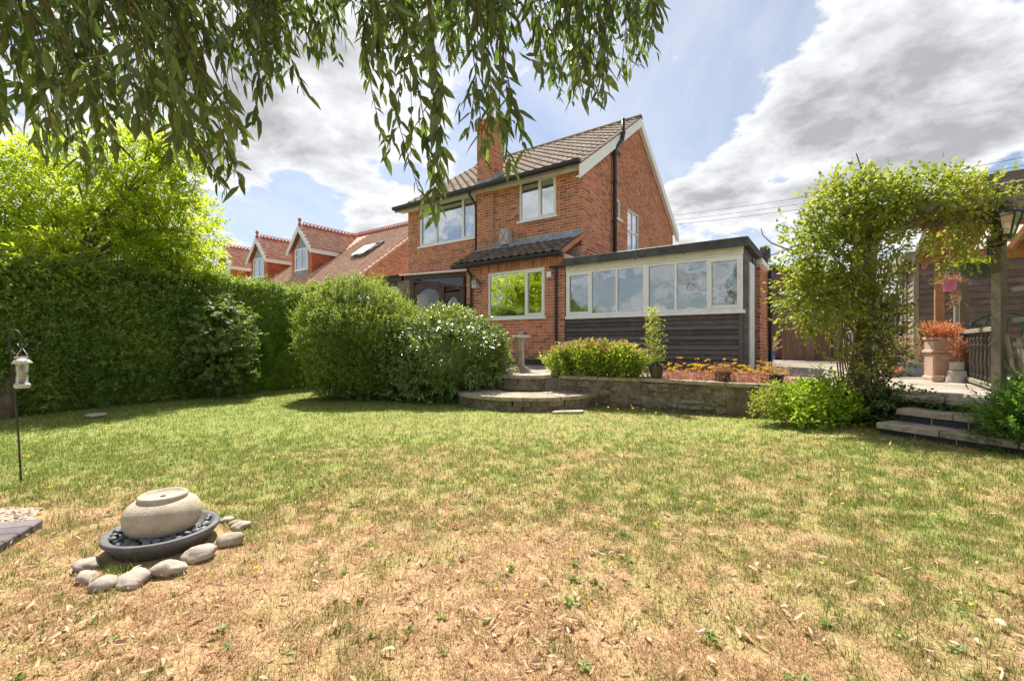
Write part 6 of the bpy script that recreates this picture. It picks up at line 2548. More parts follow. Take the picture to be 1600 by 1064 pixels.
def build_arch():
    A = thing('rose_arch', 'weathered timber pergola of leaning posts and a long top beam under the rose', 'pergola', (0, 0, 0))
    m = MB()
    m.bar((3.86, 4.98, 0.02), (4.02, 5.02, 2.40), 0.085, 0.085, (0, 1, 0))
    obj('post', m, GREYTIMBER, A)
    m = MB()
    m.bar((4.30, 5.62, 0.42), (4.34, 5.64, 2.40), 0.085, 0.085, (0, 1, 0))
    obj('post', m, GREYTIMBER, A)
    for a, b in (((3.72, 5.08, 2.42), (5.75, 4.42, 2.44)), ((4.05, 5.76, 2.42), (6.0, 5.05, 2.44))):
        m = MB()
        m.bar(a, b, 0.05, 0.14)
        obj('beam', m, GREYTIMBER, A)
    for t in (0.08, 0.36, 0.64):
        p = Vector((3.72, 5.08, 2.52)).lerp(Vector((5.75, 4.42, 2.54)), t)
        m = MB()
        m.bar(p + Vector((-0.08, -0.12, 0)), p + Vector((0.40, 0.82, 0)), 0.04, 0.06)
        obj('cross_rail', m, GREYTIMBER, A)
    R = thing('climbing_rose', 'rampant climbing rose with yellow green leaves smothering the timber arch', 'climbing plant', (3.9, 5.0, 0))
    o = np.array([3.9, 5.0, 0])
    blobs = [((1322, 395, 5.0), (72, 88), 1.0), ((1268, 455, 5.05), (48, 62), 0.8), ((1345, 318, 4.95), (78, 46), 1.0), ((1435, 302, 4.85), (92, 30), 0.9), ((1515, 312, 4.75), (48, 26), 0.55),
             ((1490, 345, 4.8), (38, 36), 0.55), ((1512, 388, 4.75), (26, 26), 0.45), ((1296, 478, 5.0), (58, 50), 0.55), ((1392, 410, 4.95), (24, 70), 0.14), ((1250, 380, 5.05), (28, 40), 0.30),
             ((1376, 520, 4.9), (30, 66), 0.20), ((1318, 570, 4.9), (30, 40), 0.06)]
    Qs, Ds = [], []
    for (cx, cy, d), (rx, ry), w in blobs:
        c = px3(cx, cy, d)
        r = (rx / 704 * d, 0.34 if ry < 60 else 0.42, ry / 704 * d)
        n = int(620 * w * (rx * ry) / 5000) + 36
        v = unit(RNG.normal(0, 1, (n, 3))) * (RNG.random((n, 1)) ** 0.42)
        v *= 1 + 0.35 * (fbm(v * 3 + cx, 3)[:, None] - 0.5) * 2
        Qs.append(c + v * np.array(r))
        Ds.append(v + np.array([0, 0, 0.25]) + RNG.normal(0, 0.4, (n, 3)))
    Q, D = np.concatenate(Qs) - o, np.concatenate(Ds)
    P, DD, NN, K = shoots(Q, D, RNG.uniform(0.08, 0.20, len(Q)), 5, 0.95, 0.3, 0.12)
    Ls = 0.056 * RNG.uniform(0.6, 1.3, len(P))
    link('leaves', leaf_mesh('leaves', P, DD, NN, Ls, Ls * 0.62, 0.2), L_ROSE, R, kind='stuff')
    # tangled stems
    m = MB()
    rs = random.Random(3)
    for k in range(46):
        x = rs.uniform(-0.25, 0.30)
        p = Vector((x, rs.uniform(-0.12, 0.18), rs.uniform(0.0, 0.25)))
        pts = [p.copy()]
        tx = rs.uniform(-0.35, 0.45)
        top = rs.uniform(1.2, 2.3)
        nseg = 9
        for s in range(1, nseg + 1):
            f = s / nseg
            pts.append(Vector((x * (1 - f) + tx * f + 0.06 * math.sin(f * 9 + k), p.y * (1 - f) + 0.08 * math.sin(f * 7 + k * 2), p.z + (top - p.z) * f)))
        m.tube(pts, [rs.uniform(0.005, 0.012) * (1 - 0.5 * i / nseg) for i in range(nseg + 1)], 5, False)
    for k in range(60):
        # horizontal tangle below the beam
        f0 = rs.uniform(-0.1, 0.6)
        a = Vector((3.72, 5.08, 2.36)).lerp(Vector((5.55, 4.5, 2.40)), f0) - Vector(o)
        pts = [a + Vector((0.10 * i, -0.035 * i + rs.uniform(-0.06, 0.06), rs.uniform(-0.22, 0.08))) for i in range(7)]
        m.tube(pts, 0.0045, 4, False)
    obj('stems', m, STEM, R, kind='stuff', smooth=True)
    for lst, nm in (([(1240, 392, 5.1), (1225, 388, 5.1), (1205, 380, 5.1), (1192, 368, 5.1), (1189, 357, 5.1)], 'cane'), ([(1355, 290, 4.95), (1345, 262, 4.95), (1338, 240, 4.95)], 'cane'),
                    ([(1255, 380, 5.1), (1225, 392, 5.1), (1196, 402, 5.15)], 'cane')):
        t = MB()
        t.tube([px3(*q) - o for q in lst], [0.008, 0.007, 0.006, 0.005, 0.004][:len(lst)], 6)
        obj(nm, t, TWIG, R, smooth=True)
    # a few pale blooms
    Vs, T = [], []
    for q in ((1527, 290, 4.7), (1498, 282, 4.8), (1412, 300, 4.85), (1544, 306, 4.7), (1310, 300, 4.95)):
        c = px3(*q) - o
        for k in range(30):
            v = unit(RNG.normal(0, 1, 3)) * 0.032 * RNG.random() ** 0.4
            b = len(Vs)
            s = unit(RNG.normal(0, 1, 3)) * 0.016
            t = unit(np.cross(s, RNG.normal(0, 1, 3))) * 0.016
            Vs += [c + v + s, c + v + t, c + v - s, c + v - t]
            T.append((b, b + 1, b + 2, b + 3))
    link('blooms', np_mesh('blooms', np.array(Vs), [np.array(T)]), leaf_mat('peach_petal', [(0.62, 0.36, 0.10), (0.72, 0.50, 0.20), (0.76, 0.58, 0.34)], 0.4, 0.7, 0.1, (1.1, 1, 0.9)), R, kind='stuff')
    # ivy round the post
    I = thing('ivy_plant', 'dark ivy scrambling round the foot of the arch post and over the step edge', 'ivy', (3.95, 4.85, 0.05))
    n = 620
    kk = RNG.random(n)
    q1 = np.stack([RNG.normal(0.0, 0.10, n), RNG.normal(0.06, 0.09, n), kk * 1.35], -1)
    q1[:, 0] += q1[:, 2] * 0.07
    q2 = np.stack([RNG.uniform(-0.22, 0.40, 1100), RNG.normal(-0.02, 0.14, 1100), RNG.random(1100) ** 1.5 * 0.42], -1)
    e = RNG.random(500)
    q3 = np.stack([0.02 + 0.24 * e + RNG.normal(0, 0.05, 500), 0.05 - 0.62 * e + RNG.normal(0, 0.05, 500), 0.33 - 0.05 * RNG.random(500)], -1)
    Q = np.concatenate([q1, q2, q3])
    plant_leaves('leaves', I, L_IVY, Q, np.concatenate([Q[:, :2] * 3, np.full((len(Q), 1), 0.2)], 1) + RNG.normal(0, 0.4, (len(Q), 3)), 0.08, 3, 0.042, 0.036, 0.9, 0.4, 0.1, kind='stuff')
    Hb = thing('herb_plant', 'bright lime green leafy herb at the foot of the arch against the wall', 'plant', (3.42, 5.0, 0.06))
    n = 520
    q, nm_ = ell_points(n, (0, 0, 0.12), (0.42, 0.30, 0.36), 0.2, 2.5, -0.25, 0.8, 4)
    plant_leaves('leaves', Hb, L_HERB, q, nm_ + np.array([0, -0.1, 0.6]), RNG.uniform(0.08, 0.16, len(q)), 6, 0.060, 0.030, 0.95, 0.3, 0.12, kind='stuff')
    q, nm_ = ell_points(300, (-0.40, 0.18, 0.15), (0.22, 0.16, 0.28), 0.2, 2.5, -0.3, 0.8, 5)
    plant_leaves('leaves', Hb, L_ROSE, q, nm_ + np.array([0, -0.1, 0.6]), RNG.uniform(0.06, 0.12, len(q)), 5, 0.035, 0.022, 0.95, 0.3, 0.12, kind='stuff')


build_arch()


def build_hanging():
    # pink bucket
    B = thing('pink_bucket', 'small pink bucket of dried trailing stems hanging from the gazebo', 'bucket', (5.42, 5.58, 1.62))
    m = MB()
    m.lathe([(0.055, 0), (0.075, 0.13), (0.08, 0.13), (0.08, 0.14), (0.066, 0.14), (0.05, 0.02), (0.001, 0.02)], 20)
    obj('bucket', m, PINK, B, smooth=False)
    m = MB()
    m.tube([(-0.07, 0, 0.13), (0, 0, 0.42), (0.02, 0, 0.78)], 0.003, 5)
    m.tube([(0.07, 0, 0.13), (0, 0, 0.42)], 0.003, 5)
    obj('wire', m, GALV, B)
    q = np.stack([RNG.normal(0.01, 0.05, 60), RNG.normal(0, 0.05, 60), np.full(60, 0.12)], -1)
    plant_leaves('dried_stems', B, L_DRY, q, np.stack([RNG.normal(0.2, 0.8, 60), RNG.normal(0, 0.8, 60), np.full(60, 0.4)], -1), 0.14, 5, 0.03, 0.01, 0.7, 0.3, 0.3, kind='stuff')
    q = np.stack([RNG.normal(0.07, 0.02, 50), RNG.normal(0, 0.02, 50), RNG.uniform(-0.14, 0.10, 50)], -1)
    plant_leaves('dried_stems', B, L_DRY, q, np.stack([RNG.normal(0, 0.3, 50), RNG.normal(0, 0.3, 50), np.full(50, -1.0)], -1), 0.10, 4, 0.03, 0.01, 0.5, 0.2, 0.0, kind='stuff')
    # hanging basket
    K = thing('hanging_basket', 'wide dark green hanging basket with straggly leaves under the arch beam', 'hanging basket', (5.30, 5.10, 1.70))
    m = MB()
    m.lathe([(0.05, -0.01), (0.10, 0.01), (0.15, 0.07), (0.175, 0.15), (0.18, 0.16), (0.165, 0.16), (0.001, 0.13)], 24)
    obj('bowl', m, BASKET, K, smooth=False)
    m = MB()
    for a in (0.5, 2.6, 4.7):
        m.tube([(0.17 * math.cos(a), 0.17 * math.sin(a), 0.155), (0, 0, 0.66)], 0.003, 5)
    obj('chains', m, IRON, K)
    dd, bb = disc_dirs(120, 1.6)
    plant_leaves('foliage', K, L_ROSE, bb * 0.14 + [0, 0, 0.14], dd, RNG.uniform(0.06, 0.16, 120), 6, 0.045, 0.026, 0.9, 0.3, 0.2, kind='stuff')
    P = thing('garden_pole', 'thin grey pole with a red knob standing behind the balustrade post', 'pole', (6.42, 6.52, 0.44))
    m = MB()
    m.tube([(0, 0, 0), (0, 0, 1.08)], 0.022, 10)
    obj('shaft', m, GALV, P)
    m = MB()
    m.lathe([(0.001, 1.08), (0.028, 1.085), (0.032, 1.10), (0.03, 1.14), (0.022, 1.15), (0.001, 1.15)], 12)
    obj('collar', m, IRON, P)
    m = MB()
    m.lathe([(0.001, 1.15), (0.03, 1.155), (0.04, 1.185), (0.03, 1.215), (0.001, 1.225)], 12)
    obj('knob', m, RED, P, smooth=True)


build_hanging()


# ---------------------------------------------------------------- hedge, bushes, trees
def build_hedge():
    Hd = thing('privet_hedge', 'long dense dark green hedge along the left side of the lawn', 'hedge', (0, 0, 0))
    path = np.array([(-8.4, 2.0), (-6.62, 5.75), (-5.25, 8.65), (-4.35, 10.5)])
    seg = np.diff(path, axis=0)
    ln = np.linalg.norm(seg, axis=1)
    cum = np.concatenate([[0], np.cumsum(ln)])
    tot = cum[-1]

    def frame(s):
        i = np.clip(np.searchsorted(cum, s, 'right') - 1, 0, len(seg) - 1)
        f = (s - cum[i]) / ln[i]
        p = path[i] + seg[i] * f[:, None]
        d = seg[i] / ln[i][:, None]
        nrm = np.stack([d[:, 1], -d[:, 0]], -1)      # to the right, facing the lawn
        return p, d, nrm
    top = lambda s: 2.0 + 0.25 * sstep(tot * 0.72, tot, s) + 0.42 * (fbm(np.stack([s * 0.9, s * 0], -1) + 3, 3) - 0.5)
    T = 0.95
    # core
    ns, na = 90, 18
    S = np.linspace(0, tot, ns)
    p, d, nr = frame(S)
    V = []
    for k in range(na):
        a = k / (na - 1)
        if a < 0.4:
            q, zf = 0.0, a / 0.4
        elif a < 0.6:
            q, zf = (a - 0.4) / 0.2, 1.0
        else:
            q, zf = 1.0, 1 - (a - 0.6) / 0.4
        h = top(S) - 0.10
        off = -0.22 - q * (T - 0.3) + 0.10 * (fbm(np.stack([S * 1.6, S * 0 + zf * 3], -1) + 9, 3) - 0.5)
        V.append(np.stack([p[:, 0] + nr[:, 0] * off, p[:, 1] + nr[:, 1] * off, zf * h], -1))
    V = np.stack(V, 1).reshape(-1, 3)
    F = []
    for i in range(ns - 1):
        for k in range(na - 1):
            F.append((i * na + k, (i + 1) * na + k, (i + 1) * na + k + 1, i * na + k + 1))
    link('inner_growth', np_mesh('inner_growth', V, [np.array(F)], None, True), L_HEDGE, Hd)
    # shoots on the lawn face, top and far end
    n = 19000
    s = RNG.random(n) ** 0.9 * tot
    face = RNG.random(n)
    p, d, nr = frame(s)
    h = top(s)
    lump = 0.60 * (fbm(np.stack([s * 1.3, face * 4], -1) + 9, 3) - 0.5) + 0.26 * (fbm(np.stack([s * 4, face * 9], -1) + 19, 2) - 0.5)
    onface = face < 0.72
    zz = np.where(onface, RNG.random(n) ** 0.85 * h, h - 0.12 * RNG.random(n) + lump * 0.3)
    bulge = 0.10 * np.sin(np.clip(zz / h, 0, 1) * PI)
    off = np.where(onface, -0.06 + bulge + lump - 0.16 * RNG.random(n), -RNG.random(n) * T)
    Q = np.stack([p[:, 0] + nr[:, 0] * off, p[:, 1] + nr[:, 1] * off, zz], -1)
    D = np.where(onface[:, None], np.stack([nr[:, 0], nr[:, 1], 0.55 + 0 * s], -1), np.stack([nr[:, 0] * 0.2, nr[:, 1] * 0.2, 1 + 0 * s], -1))
    m = 900
    pe, de, ne = frame(np.full(m, tot - 1e-3))
    oe = -RNG.random(m) * T
    Qe = np.stack([pe[:, 0] + ne[:, 0] * oe + de[:, 0] * 0.1, pe[:, 1] + ne[:, 1] * oe + de[:, 1] * 0.1, RNG.random(m) * 2.25], -1)
    De = np.stack([de[:, 0], de[:, 1], 0.4 + 0 * oe], -1)
    Q, D = np.concatenate([Q, Qe]), np.concatenate([D, De])
    P, DD, NN, K = shoots(Q, D, RNG.uniform(0.08, 0.17, len(Q)), 6, 1.15, 0.35, 0.08, unit(D * np.array([1, 1, 0.3])) * 0.75 + np.array([0, 0, 0.75]))
    Ls = 0.052 * RNG.uniform(0.6, 1.3, len(P))
    link('leaves', leaf_mesh('leaves', P, DD, NN, Ls, Ls * 0.52, 0.22), L_HEDGE, Hd, kind='stuff')
    # tall feathery top shoots near the house
    m = 420
    s = tot * (0.40 + 0.60 * RNG.random(m))
    p, d, nr = frame(s)
    off = -RNG.random(m) * 0.7
    Q = np.stack([p[:, 0] + nr[:, 0] * off, p[:, 1] + nr[:, 1] * off, top(s) - 0.05], -1)
    plant_leaves('leaves', Hd, L_BUSH1, Q, np.tile([0, 0, 1.0], (m, 1)), RNG.uniform(0.15, 0.38, m), 9, 0.04, 0.02, 0.85, 0.22, 0.0, kind='stuff')
    t = MB()
    rs = random.Random(8)
    for k in range(34):
        f = (k + 0.5) / 34 * tot
        pp, dd, nn = frame(np.array([f]))
        x, y = pp[0] - nn[0] * 0.42
        t.tube([(x, y, -0.05), (x + rs.uniform(-0.1, 0.1), y + rs.uniform(-0.1, 0.1), 0.8), (x + rs.uniform(-0.2, 0.2), y + rs.uniform(-0.2, 0.2), 1.6)], [0.03, 0.022, 0.01], 6)
    obj('stems', t, BARK, Hd)


build_hedge()


def build_bushes():
    # fine leaved round bush
    c = (-2.72, 8.15, 0.0)
    B = thing('round_bush', 'large round feathery yellow green bush between hedge and laurel', 'bush', c)
    r = (1.03, 1.0, 1.02)
    cc = (0, 0, 0.98)
    V, F = lump_core(cc, r, 0.26, 2.9, -1.0, 0.80, 1)
    V[:, 2] = np.maximum(V[:, 2], 0.02)
    link('inner_growth', np_mesh('inner_growth', V, [F], None, True), L_BUSH1, B)
    n = 7000
    q, nm = ell_points(n, cc, r, 0.26, 2.9, -0.96, 0.16, 1)
    q[:, 2] = np.maximum(q[:, 2], 0.05)
    D = nm * 0.9 + np.array([0, 0, 0.75])
    P, DD, NN, K = shoots(q, D, RNG.uniform(0.08, 0.18, len(q)), 8, 1.2, 0.4, 0.0, nm * 0.7 + np.array([0, 0, 0.7]))
    Ls = 0.048 * RNG.uniform(0.6, 1.3, len(P))
    link('leaves', leaf_mesh('leaves', P, DD, NN, Ls, Ls * 0.5, 0.2), L_BUSH1, B, kind='stuff')
    q, nm = ell_points(330, (0, 0, 1.0), (r[0] * 1.02, r[1] * 1.02, r[2] * 1.0), 0.26, 2.9, -0.1, 0.06, 1)
    plant_leaves('leaves', B, L_BUSH1, q, nm * 0.7 + np.array([0, 0, 1.0]), RNG.uniform(0.2, 0.36, len(q)), 13, 0.024, 0.012, 0.9, 0.2, 0.0, kind='stuff')
    t = MB()
    rs = random.Random(2)
    for k in range(14):
        a = rs.uniform(0, 6.28)
        t.tube([(0.15 * math.cos(a), 0.15 * math.sin(a), -0.05), (0.4 * math.cos(a), 0.4 * math.sin(a), 0.6), (0.7 * math.cos(a), 0.7 * math.sin(a), 1.1)], [0.025, 0.018, 0.008], 6)
    obj('stems', t, BARK, B)
    # broad glossy laurel
    c = (-0.98, 7.95, 0.0)
    B = thing('laurel_bush', 'broad low glossy leaved laurel bush left of the sundial', 'bush', c)
    parts = [((-0.22, 0, 0.70), (1.06, 0.95, 0.84)), ((0.30, 0.15, 0.64), (0.60, 0.7, 0.60)), ((-0.75, -0.12, 0.60), (0.62, 0.7, 0.72))]
    for i, (cc, r) in enumerate(parts):
        V, F = lump_core(cc, r, 0.18, 3.0, -1.0, 0.80, i + 2)
        V[:, 2] = np.maximum(V[:, 2], 0.02)
        link('inner_growth', np_mesh('inner_growth', V, [F], None, True), L_BUSH2, B)
    Qs, Ds = [], []
    for i, (cc, r) in enumerate(parts):
        q, nm = ell_points((2300, 800, 800)[i], cc, r, 0.18, 3.0, -0.9, 0.22, i + 2)
        q[:, 2] = np.maximum(q[:, 2], 0.05)
        Qs.append(q)
        Ds.append(nm + np.array([0, 0, 0.45]))
    q, D = np.concatenate(Qs), np.concatenate(Ds)
    P, DD, NN, K = shoots(q, D, RNG.uniform(0.05, 0.13, len(q)), 7, 1.15, 0.25, 0.12, unit(D) * 0.7 + np.array([0, 0, 0.6]))
    Ls = 0.088 * RNG.uniform(0.6, 1.2, len(P))
    link('leaves', leaf_mesh('leaves', P, DD, NN, Ls, Ls * 0.33, 0.2, True), L_BUSH2, B, kind='stuff')
    t = MB()
    for k in range(12):
        a = rs.uniform(0, 6.28)
        t.tube([(0.2 * math.cos(a), 0.15 * math.sin(a), -0.05), (0.6 * math.cos(a), 0.4 * math.sin(a), 0.5), (0.85 * math.cos(a), 0.6 * math.sin(a), 0.9)], [0.03, 0.02, 0.008], 6)
    obj('stems', t, BARK, B)
    q, nm = ell_points(70, (-0.25, 0, 0.70), (1.1, 0.95, 0.82), 0.2, 3.0, -0.2, 0.1, 2)
    plant_leaves('leaves', B, L_BUSH2, q, nm + np.array([0, 0, 0.7]), RNG.uniform(0.10, 0.20, len(q)), 8, 0.075, 0.026, 1.0, 0.3, 0.1, kind='stuff')
    # sycamore seedling in front of the hedge
    c = (-5.22, 8.02, 0.0)
    B = thing('sycamore_shrub', 'broad leaved young sycamore shrub growing out of the hedge', 'shrub', c)
    q, nm = ell_points(560, (0, 0, 0.92), (0.62, 0.45, 0.84), 0.22, 2.2, -0.9, 0.55, 8)
    q[:, 2] = np.maximum(q[:, 2], 0.08)
    P, DD, NN, K = shoots(q, nm + np.array([0.1, -0.2, 0.3]), RNG.uniform(0.08, 0.2, len(q)), 4, 1.1, 0.3, 0.35, nm * 0.6 + np.array([0.2, -0.3, 0.7]))
    # lobed leaves: three leaf blades fanned from each stalk
    Pa, Da, Na = [], [], []
    S = unit(np.cross(DD, NN))
    for a, l in ((-0.75, 0.8), (0, 1.0), (0.75, 0.8)):
        Pa.append(P)
        Da.append(DD * math.cos(a) * l + S * math.sin(a) * l)
        Na.append(NN)
    Ls = np.concatenate([0.085 * np.ones(len(P)) * k for k in (0.8, 1.0, 0.8)]) * np.tile(RNG.uniform(0.7, 1.2, len(P)), 3)
    link('leaves', leaf_mesh('leaves', np.concatenate(Pa), np.concatenate(Da), np.concatenate(Na), Ls, Ls * 0.6, 0.1), L_MAPLE, B, kind='stuff')
    t = MB()
    for k in range(7):
        a = k * 0.9
        t.tube([(0, 0, -0.05), (0.12 * math.cos(a), 0.12 * math.sin(a), 0.6), (0.3 * math.cos(a), 0.25 * math.sin(a), 1.4)], [0.018, 0.013, 0.006], 6)
    obj('stems', t, BARK, B)
    # bright shrub at the right of the steps
    c = (4.15, 3.52, 0.10)
    B = thing('leafy_shrub', 'lush bright green leafy shrub hiding the right end of the block steps', 'shrub', c)
    q, nm = ell_points(900, (0.26, 0.02, 0.20), (0.52, 0.36, 0.42), 0.2, 2.2, -0.55, 0.75, 11)
    P, DD, NN, K = shoots(q, nm * 0.8 + np.array([-0.25, -0.2, 0.75]), RNG.uniform(0.14, 0.30, len(q)), 18, 0.85, 0.25, 0.1)
    Ls = 0.060 * RNG.uniform(0.6, 1.2, len(P)) * (1.1 - 0.5 * K)
    link('leaves', leaf_mesh('leaves', P, DD, NN, Ls, Ls * 0.36, 0.2, False), L_FERN, B, kind='stuff')
    t = MB()
    for k in range(12):
        a = rs.uniform(0, 6.28)
        t.tube([(0.25 + 0.05 * math.cos(a), 0.05 * math.sin(a), -0.08), (0.3 + 0.2 * math.cos(a), 0.15 * math.sin(a), 0.25), (0.3 + 0.35 * math.cos(a), 0.25 * math.sin(a), 0.5)], [0.01, 0.008, 0.004], 5)
    obj('stems', t, STEM, B)


build_bushes()


def build_left_tree():
    T = thing('broadleaf_tree', 'sunlit yellow green broadleaf tree leaning over the left hedge', 'tree', (-6.55, 5.80, 0))
    o = np.array([-6.55, 5.80, 0])
    m = MB()
    m.tube([(0, 0, -0.08), (-0.02, 0.05, 0.35), (-0.08, 0.35, 0.9), (-0.25, 0.9, 1.6), (-0.4, 1.4, 2.2)], [0.125, 0.10, 0.09, 0.08, 0.07], 10)
    obj('trunk', m, BARK, T, smooth=True)
    blobs = [((-6.12, 8.0, 3.05), (0.78, 0.85, 0.95)), ((-6.55, 8.0, 3.95), (0.85, 0.9, 0.85)), ((-7.5, 7.9, 3.5), (1.2, 1.1, 1.1)), ((-8.6, 7.6, 3.3), (1.2, 1.1, 1.2)), ((-5.95, 8.2, 2.35), (0.55, 0.7, 0.5)),
             ((-6.9, 7.3, 2.55), (0.95, 0.9, 0.75)), ((-8.1, 6.9, 2.3), (0.9, 0.8, 0.7)), ((-9.4, 7.0, 2.7), (0.9, 0.9, 1.0)), ((-6.2, 8.3, 4.45), (0.42, 0.45, 0.45)), ((-6.75, 9.2, 3.1), (0.7, 0.8, 0.9)), ((-8.0, 9.3, 3.0), (1.1, 0.9, 1.0)), ((-6.9, 6.5, 2.1), (0.75, 0.6, 0.42))]
    br = MB()
    rs = random.Random(4)
    st = Vector((-0.4, 1.4, 2.2))
    Qs, Ds = [], []
    for i, (c, r) in enumerate(blobs):
        cl = np.array(c) - o
        mid = st.lerp(Vector(cl), 0.5) + Vector((rs.uniform(-.1, .1), rs.uniform(-.1, .1), 0.1))
        br.tube([st, mid, Vector(cl)], [0.05, 0.035, 0.02], 7)
        for k in range(9):
            d = unit(RNG.normal(0, 1, 3) + np.array([0, 0, 0.3]))
            e = Vector(cl + d * np.array(r) * 0.9)
            s_ = mid.lerp(Vector(cl), rs.uniform(0.3, 1.0))
            mm = s_.lerp(e, 0.5) + Vector((0, 0, 0.08))
            br.tube([s_, mm, e], [0.016, 0.011, 0.004], 5, False)
        n = int(600 * r[0] * r[1] * r[2] / 0.6) + 300
        v = unit(RNG.normal(0, 1, (n, 3))) * (0.35 + 0.65 * RNG.random((n, 1)) ** 0.6)
        v *= 1 + 0.25 * (fbm(v * 2.5 + i * 9, 3)[:, None] - 0.5) * 2
        lay = np.sin((v[:, 2] * r[2]) * 14 + 6 * fbm(v[:, :2] * 2 + i, 2)) > -0.35
        v = v[lay]
        Qs.append(cl + v * np.array(r))
        Ds.append(np.stack([v[:, 0], v[:, 1] - 0.15, 0.25 * v[:, 2] + 0.15], -1) + RNG.normal(0, 0.35, v.shape))
    obj('limbs', br, BARK, T, smooth=True)
    Q, D = np.concatenate(Qs), np.concatenate(Ds)
    P, DD, NN, K = shoots(Q, D, RNG.uniform(0.14, 0.30, len(Q)), 9, 0.85, 0.2, 0.12)
    Ls = 0.088 * RNG.uniform(0.6, 1.25, len(P))
    link('crown', leaf_mesh('crown', P, DD, NN, Ls, Ls * 0.38, 0.2), L_TREE, T, kind='stuff')


build_left_tree()


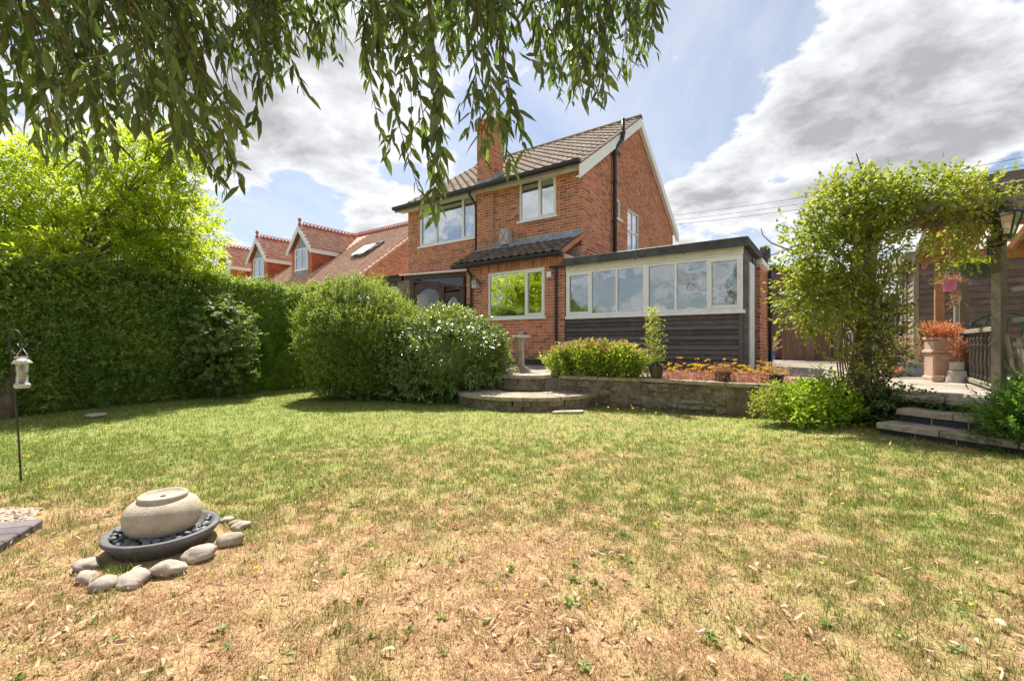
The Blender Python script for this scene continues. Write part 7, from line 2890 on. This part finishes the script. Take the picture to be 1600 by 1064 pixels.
def build_willow():
    W = thing('willow_tree', 'overhanging willow with dark drooping narrow leaf sprays framing the top', 'tree', (-1.0, -2.4, 0))
    o = np.array([-1.0, -2.4, 0])
    m = MB()
    m.tube([(0, 0, -0.1), (0.02, 0, 0.5), (-0.05, 0.1, 1.6), (0.05, 0.4, 2.6), (0.1, 0.7, 3.2)], [0.34, 0.27, 0.24, 0.2, 0.17], 12)
    obj('trunk', m, BARK, W, smooth=True)
    limbs = MB()
    st = Vector((0.1, 0.7, 3.2))
    tips = [(-1.6, 3.9, 3.75), (-0.9, 4.2, 3.9), (0.1, 4.7, 4.2), (0.9, 5.0, 4.3), (1.6, 5.1, 4.2), (2.1, 4.9, 4.2), (-2.2, 3.6, 3.6)]
    for t in tips:
        t = Vector(t)
        limbs.tube([st, st.lerp(t, 0.35) + Vector((0, 0, 0.55)), st.lerp(t, 0.7) + Vector((0, 0, 0.45)), t], [0.10, 0.07, 0.04, 0.02], 8)
    obj('limbs', limbs, BARK, W, smooth=True)
    env_x = [-60, 0, 60, 110, 150, 200, 235, 290, 330, 352, 372, 385, 420, 480, 540, 580, 600, 640, 665, 680, 720, 760, 800, 822, 850, 900, 950, 1000, 1020, 1032]
    env_y = [215, 215, 245, 270, 285, 235, 215, 270, 270, 300, 320, 115, 135, 105, 130, 140, 255, 235, 250, 165, 250, 180, 175, 120, 165, 165, 165, 110, 80, 20]
    rng = np.random.default_rng(12)
    strands = []
    for k in range(108):
        x = rng.choice([-60, -15, 30, 78, 130, 178, 228, 272, 315, 352]) + rng.normal(0, 13)
        y = np.interp(x, env_x, env_y) * (0.18 + 0.82 * rng.random() ** 0.55)
        strands.append((x, y, rng.uniform(1.35, 2.3), 1))
    for k in range(200):
        x = min(1032, max(384, rng.choice([395, 430, 480, 528, 575, 612, 655, 700, 740, 785, 820, 868, 905, 950, 990, 1018]) + rng.normal(0, 13)))
        y = np.interp(x, env_x, env_y) * (0.05 + 0.93 * rng.random() ** 0.9) * (0.50 if 590 < x < 830 and rng.random() < 0.9 else 1.0)
        strands.append((x, y, rng.uniform(1.9, 2.7), 1))
    # single long trailing sprays
    strands += [(665, 345, 1.75, 2), (690, 325, 1.78, 2), (655, 300, 1.75, 2), (640, 245, 1.9, 1), (612, 235, 1.95, 1), (596, 255, 2.0, 1), (745, 250, 1.8, 2), (765, 230, 1.85, 2), (800, 262, 1.8, 2),
                (815, 245, 1.8, 2), (730, 215, 1.9, 1), (785, 225, 1.85, 1), (360, 305, 1.6, 1), (372, 300, 1.62, 1), (345, 290, 1.6, 1), (380, 262, 1.7, 1), (395, 200, 1.75, 1), (902, 165, 2.2, 1),
                (425, 150, 2.1, 1), (480, 150, 2.0, 1), (675, 300, 1.76, 2), (700, 300, 1.8, 1), (805, 205, 1.8, 1)]
    P_, D_, N_, L_ = [], [], [], []
    tw = MB()
    for (x, y, d, dens) in strands:
        end = px3(x, y, d)
        ztop = 0.97 + (537 + 150) / 704 * d + rng.uniform(0, 0.3)
        sway = rng.normal(0, 0.10, 2)
        top = np.array([end[0] + sway[0] - (0.30 if 300 < x < 384 else 0.06), end[1] - 0.15 + sway[1] * 0.6, ztop])
        H = ztop - end[2]
        nseg = max(4, int(H / 0.10))
        pts = []
        ph = rng.uniform(0, 6)
        for s in range(nseg + 1):
            f = s / nseg
            p = top * (1 - f) + end * f
            w = 0.035 * math.sin(f * 5 + ph) * H
            pts.append(p + np.array([w * 0.6 + 0.10 * H * (f * f - f) * math.cos(ph), 0.10 * H * (f * f - f) * math.sin(ph), 0]))
        tw.tube([p - o for p in pts], [0.0035 * (1 - 0.6 * i / nseg) for i in range(nseg + 1)], 4, False)
        arr = np.array(pts)
        bare = rng.uniform(0, 6.28)
        gap = 0.026 if dens == 1 else 0.023
        n = int(H / gap)
        for i in range(n):
            f = (i + rng.random() * 0.6) / n
            g = f * nseg
            j = min(int(g), nseg - 1)
            p = arr[j] * (1 - (g - j)) + arr[j + 1] * (g - j)
            tdir = unit(arr[j + 1] - arr[j])
            a = i * 2.4 + rng.uniform(-0.6, 0.6)
            side = np.array([math.cos(a), math.sin(a), 0])
            if dens == 1 and math.sin(f * 9 + bare) > 0.55 and f < 0.85:
                continue
            dd = unit(tdir * rng.uniform(0.75, 1.2) + side * rng.uniform(0.3, 1.4) + np.array([0, 0, -0.2]))
            P_.append(p + rng.normal(0, 0.004, 3))
            D_.append(dd)
            N_.append(unit(side + rng.normal(0, 0.5, 3) + np.array([0, 0, 0.3])))
            L_.append((0.085 if dens == 1 else 0.100) * rng.uniform(0.5, 1.2))
        # short side sprigs
        if True:
            for q in range(2):
                f = rng.uniform(0.3, 0.9)
                p0 = arr[int(f * nseg)]
                sd = unit(np.array([rng.normal(), rng.normal(), -0.8]))
                for i in range(6):
                    p = p0 + sd * 0.03 * i
                    dd = unit(sd + rng.normal(0, 0.35, 3) + np.array([0, 0, -0.4]))
                    P_.append(p)
                    D_.append(dd)
                    N_.append(unit(rng.normal(0, 1, 3)))
                    L_.append(0.08 * rng.uniform(0.6, 1.1))
    obj('twigs', tw, TWIG, W, kind='stuff', smooth=True)
    P, D, Nn, L = np.array(P_) - o, np.array(D_), np.array(N_), np.array(L_)
    link('crown', leaf_mesh('crown', P, D, Nn, L, L * np.random.default_rng(1).uniform(0.22, 0.34, len(L)), 0.2, True), L_WILLOW, W, kind='stuff')


build_willow()


def build_wires():
    def pole(x, y, z, lab):
        P = thing('utility_pole', lab, 'utility pole', (x, y, 0))
        m = MB()
        m.tube([(0, 0, -0.1), (0, 0, z + 0.6)], [0.14, 0.10], 10)
        obj('shaft', m, BARK, P)
        m = MB()
        m.bar((-0.5, 0, z), (0.5, 0, z), 0.1, 0.1)
        obj('cross_arm', m, BARK, P)
    a = Vector((9.4, 34.0, 10.0))
    b = Vector((23.5, 17.6, 8.6))
    pole(a.x, a.y, a.z - 0.3, 'far timber utility pole behind the house')
    pole(b.x, b.y, b.z - 0.3, 'near timber utility pole beyond the shed')
    for k, dz in enumerate((0.35, 0.0, -0.30)):
        m = MB()
        pts = []
        for i in range(21):
            f = i / 20
            p = a.lerp(b, f)
            p.z += dz - 1.0 * 4 * f * (1 - f) * 0.35
            pts.append(p)
        m.tube(pts, 0.012, 5, False)
        obj('overhead_wire', m, WIRE, smooth=True, label=('topmost', 'middle', 'lowest')[k] + ' of the thin overhead wires crossing the sky right of the house', cat='wire', group='overhead wires')


build_wires()
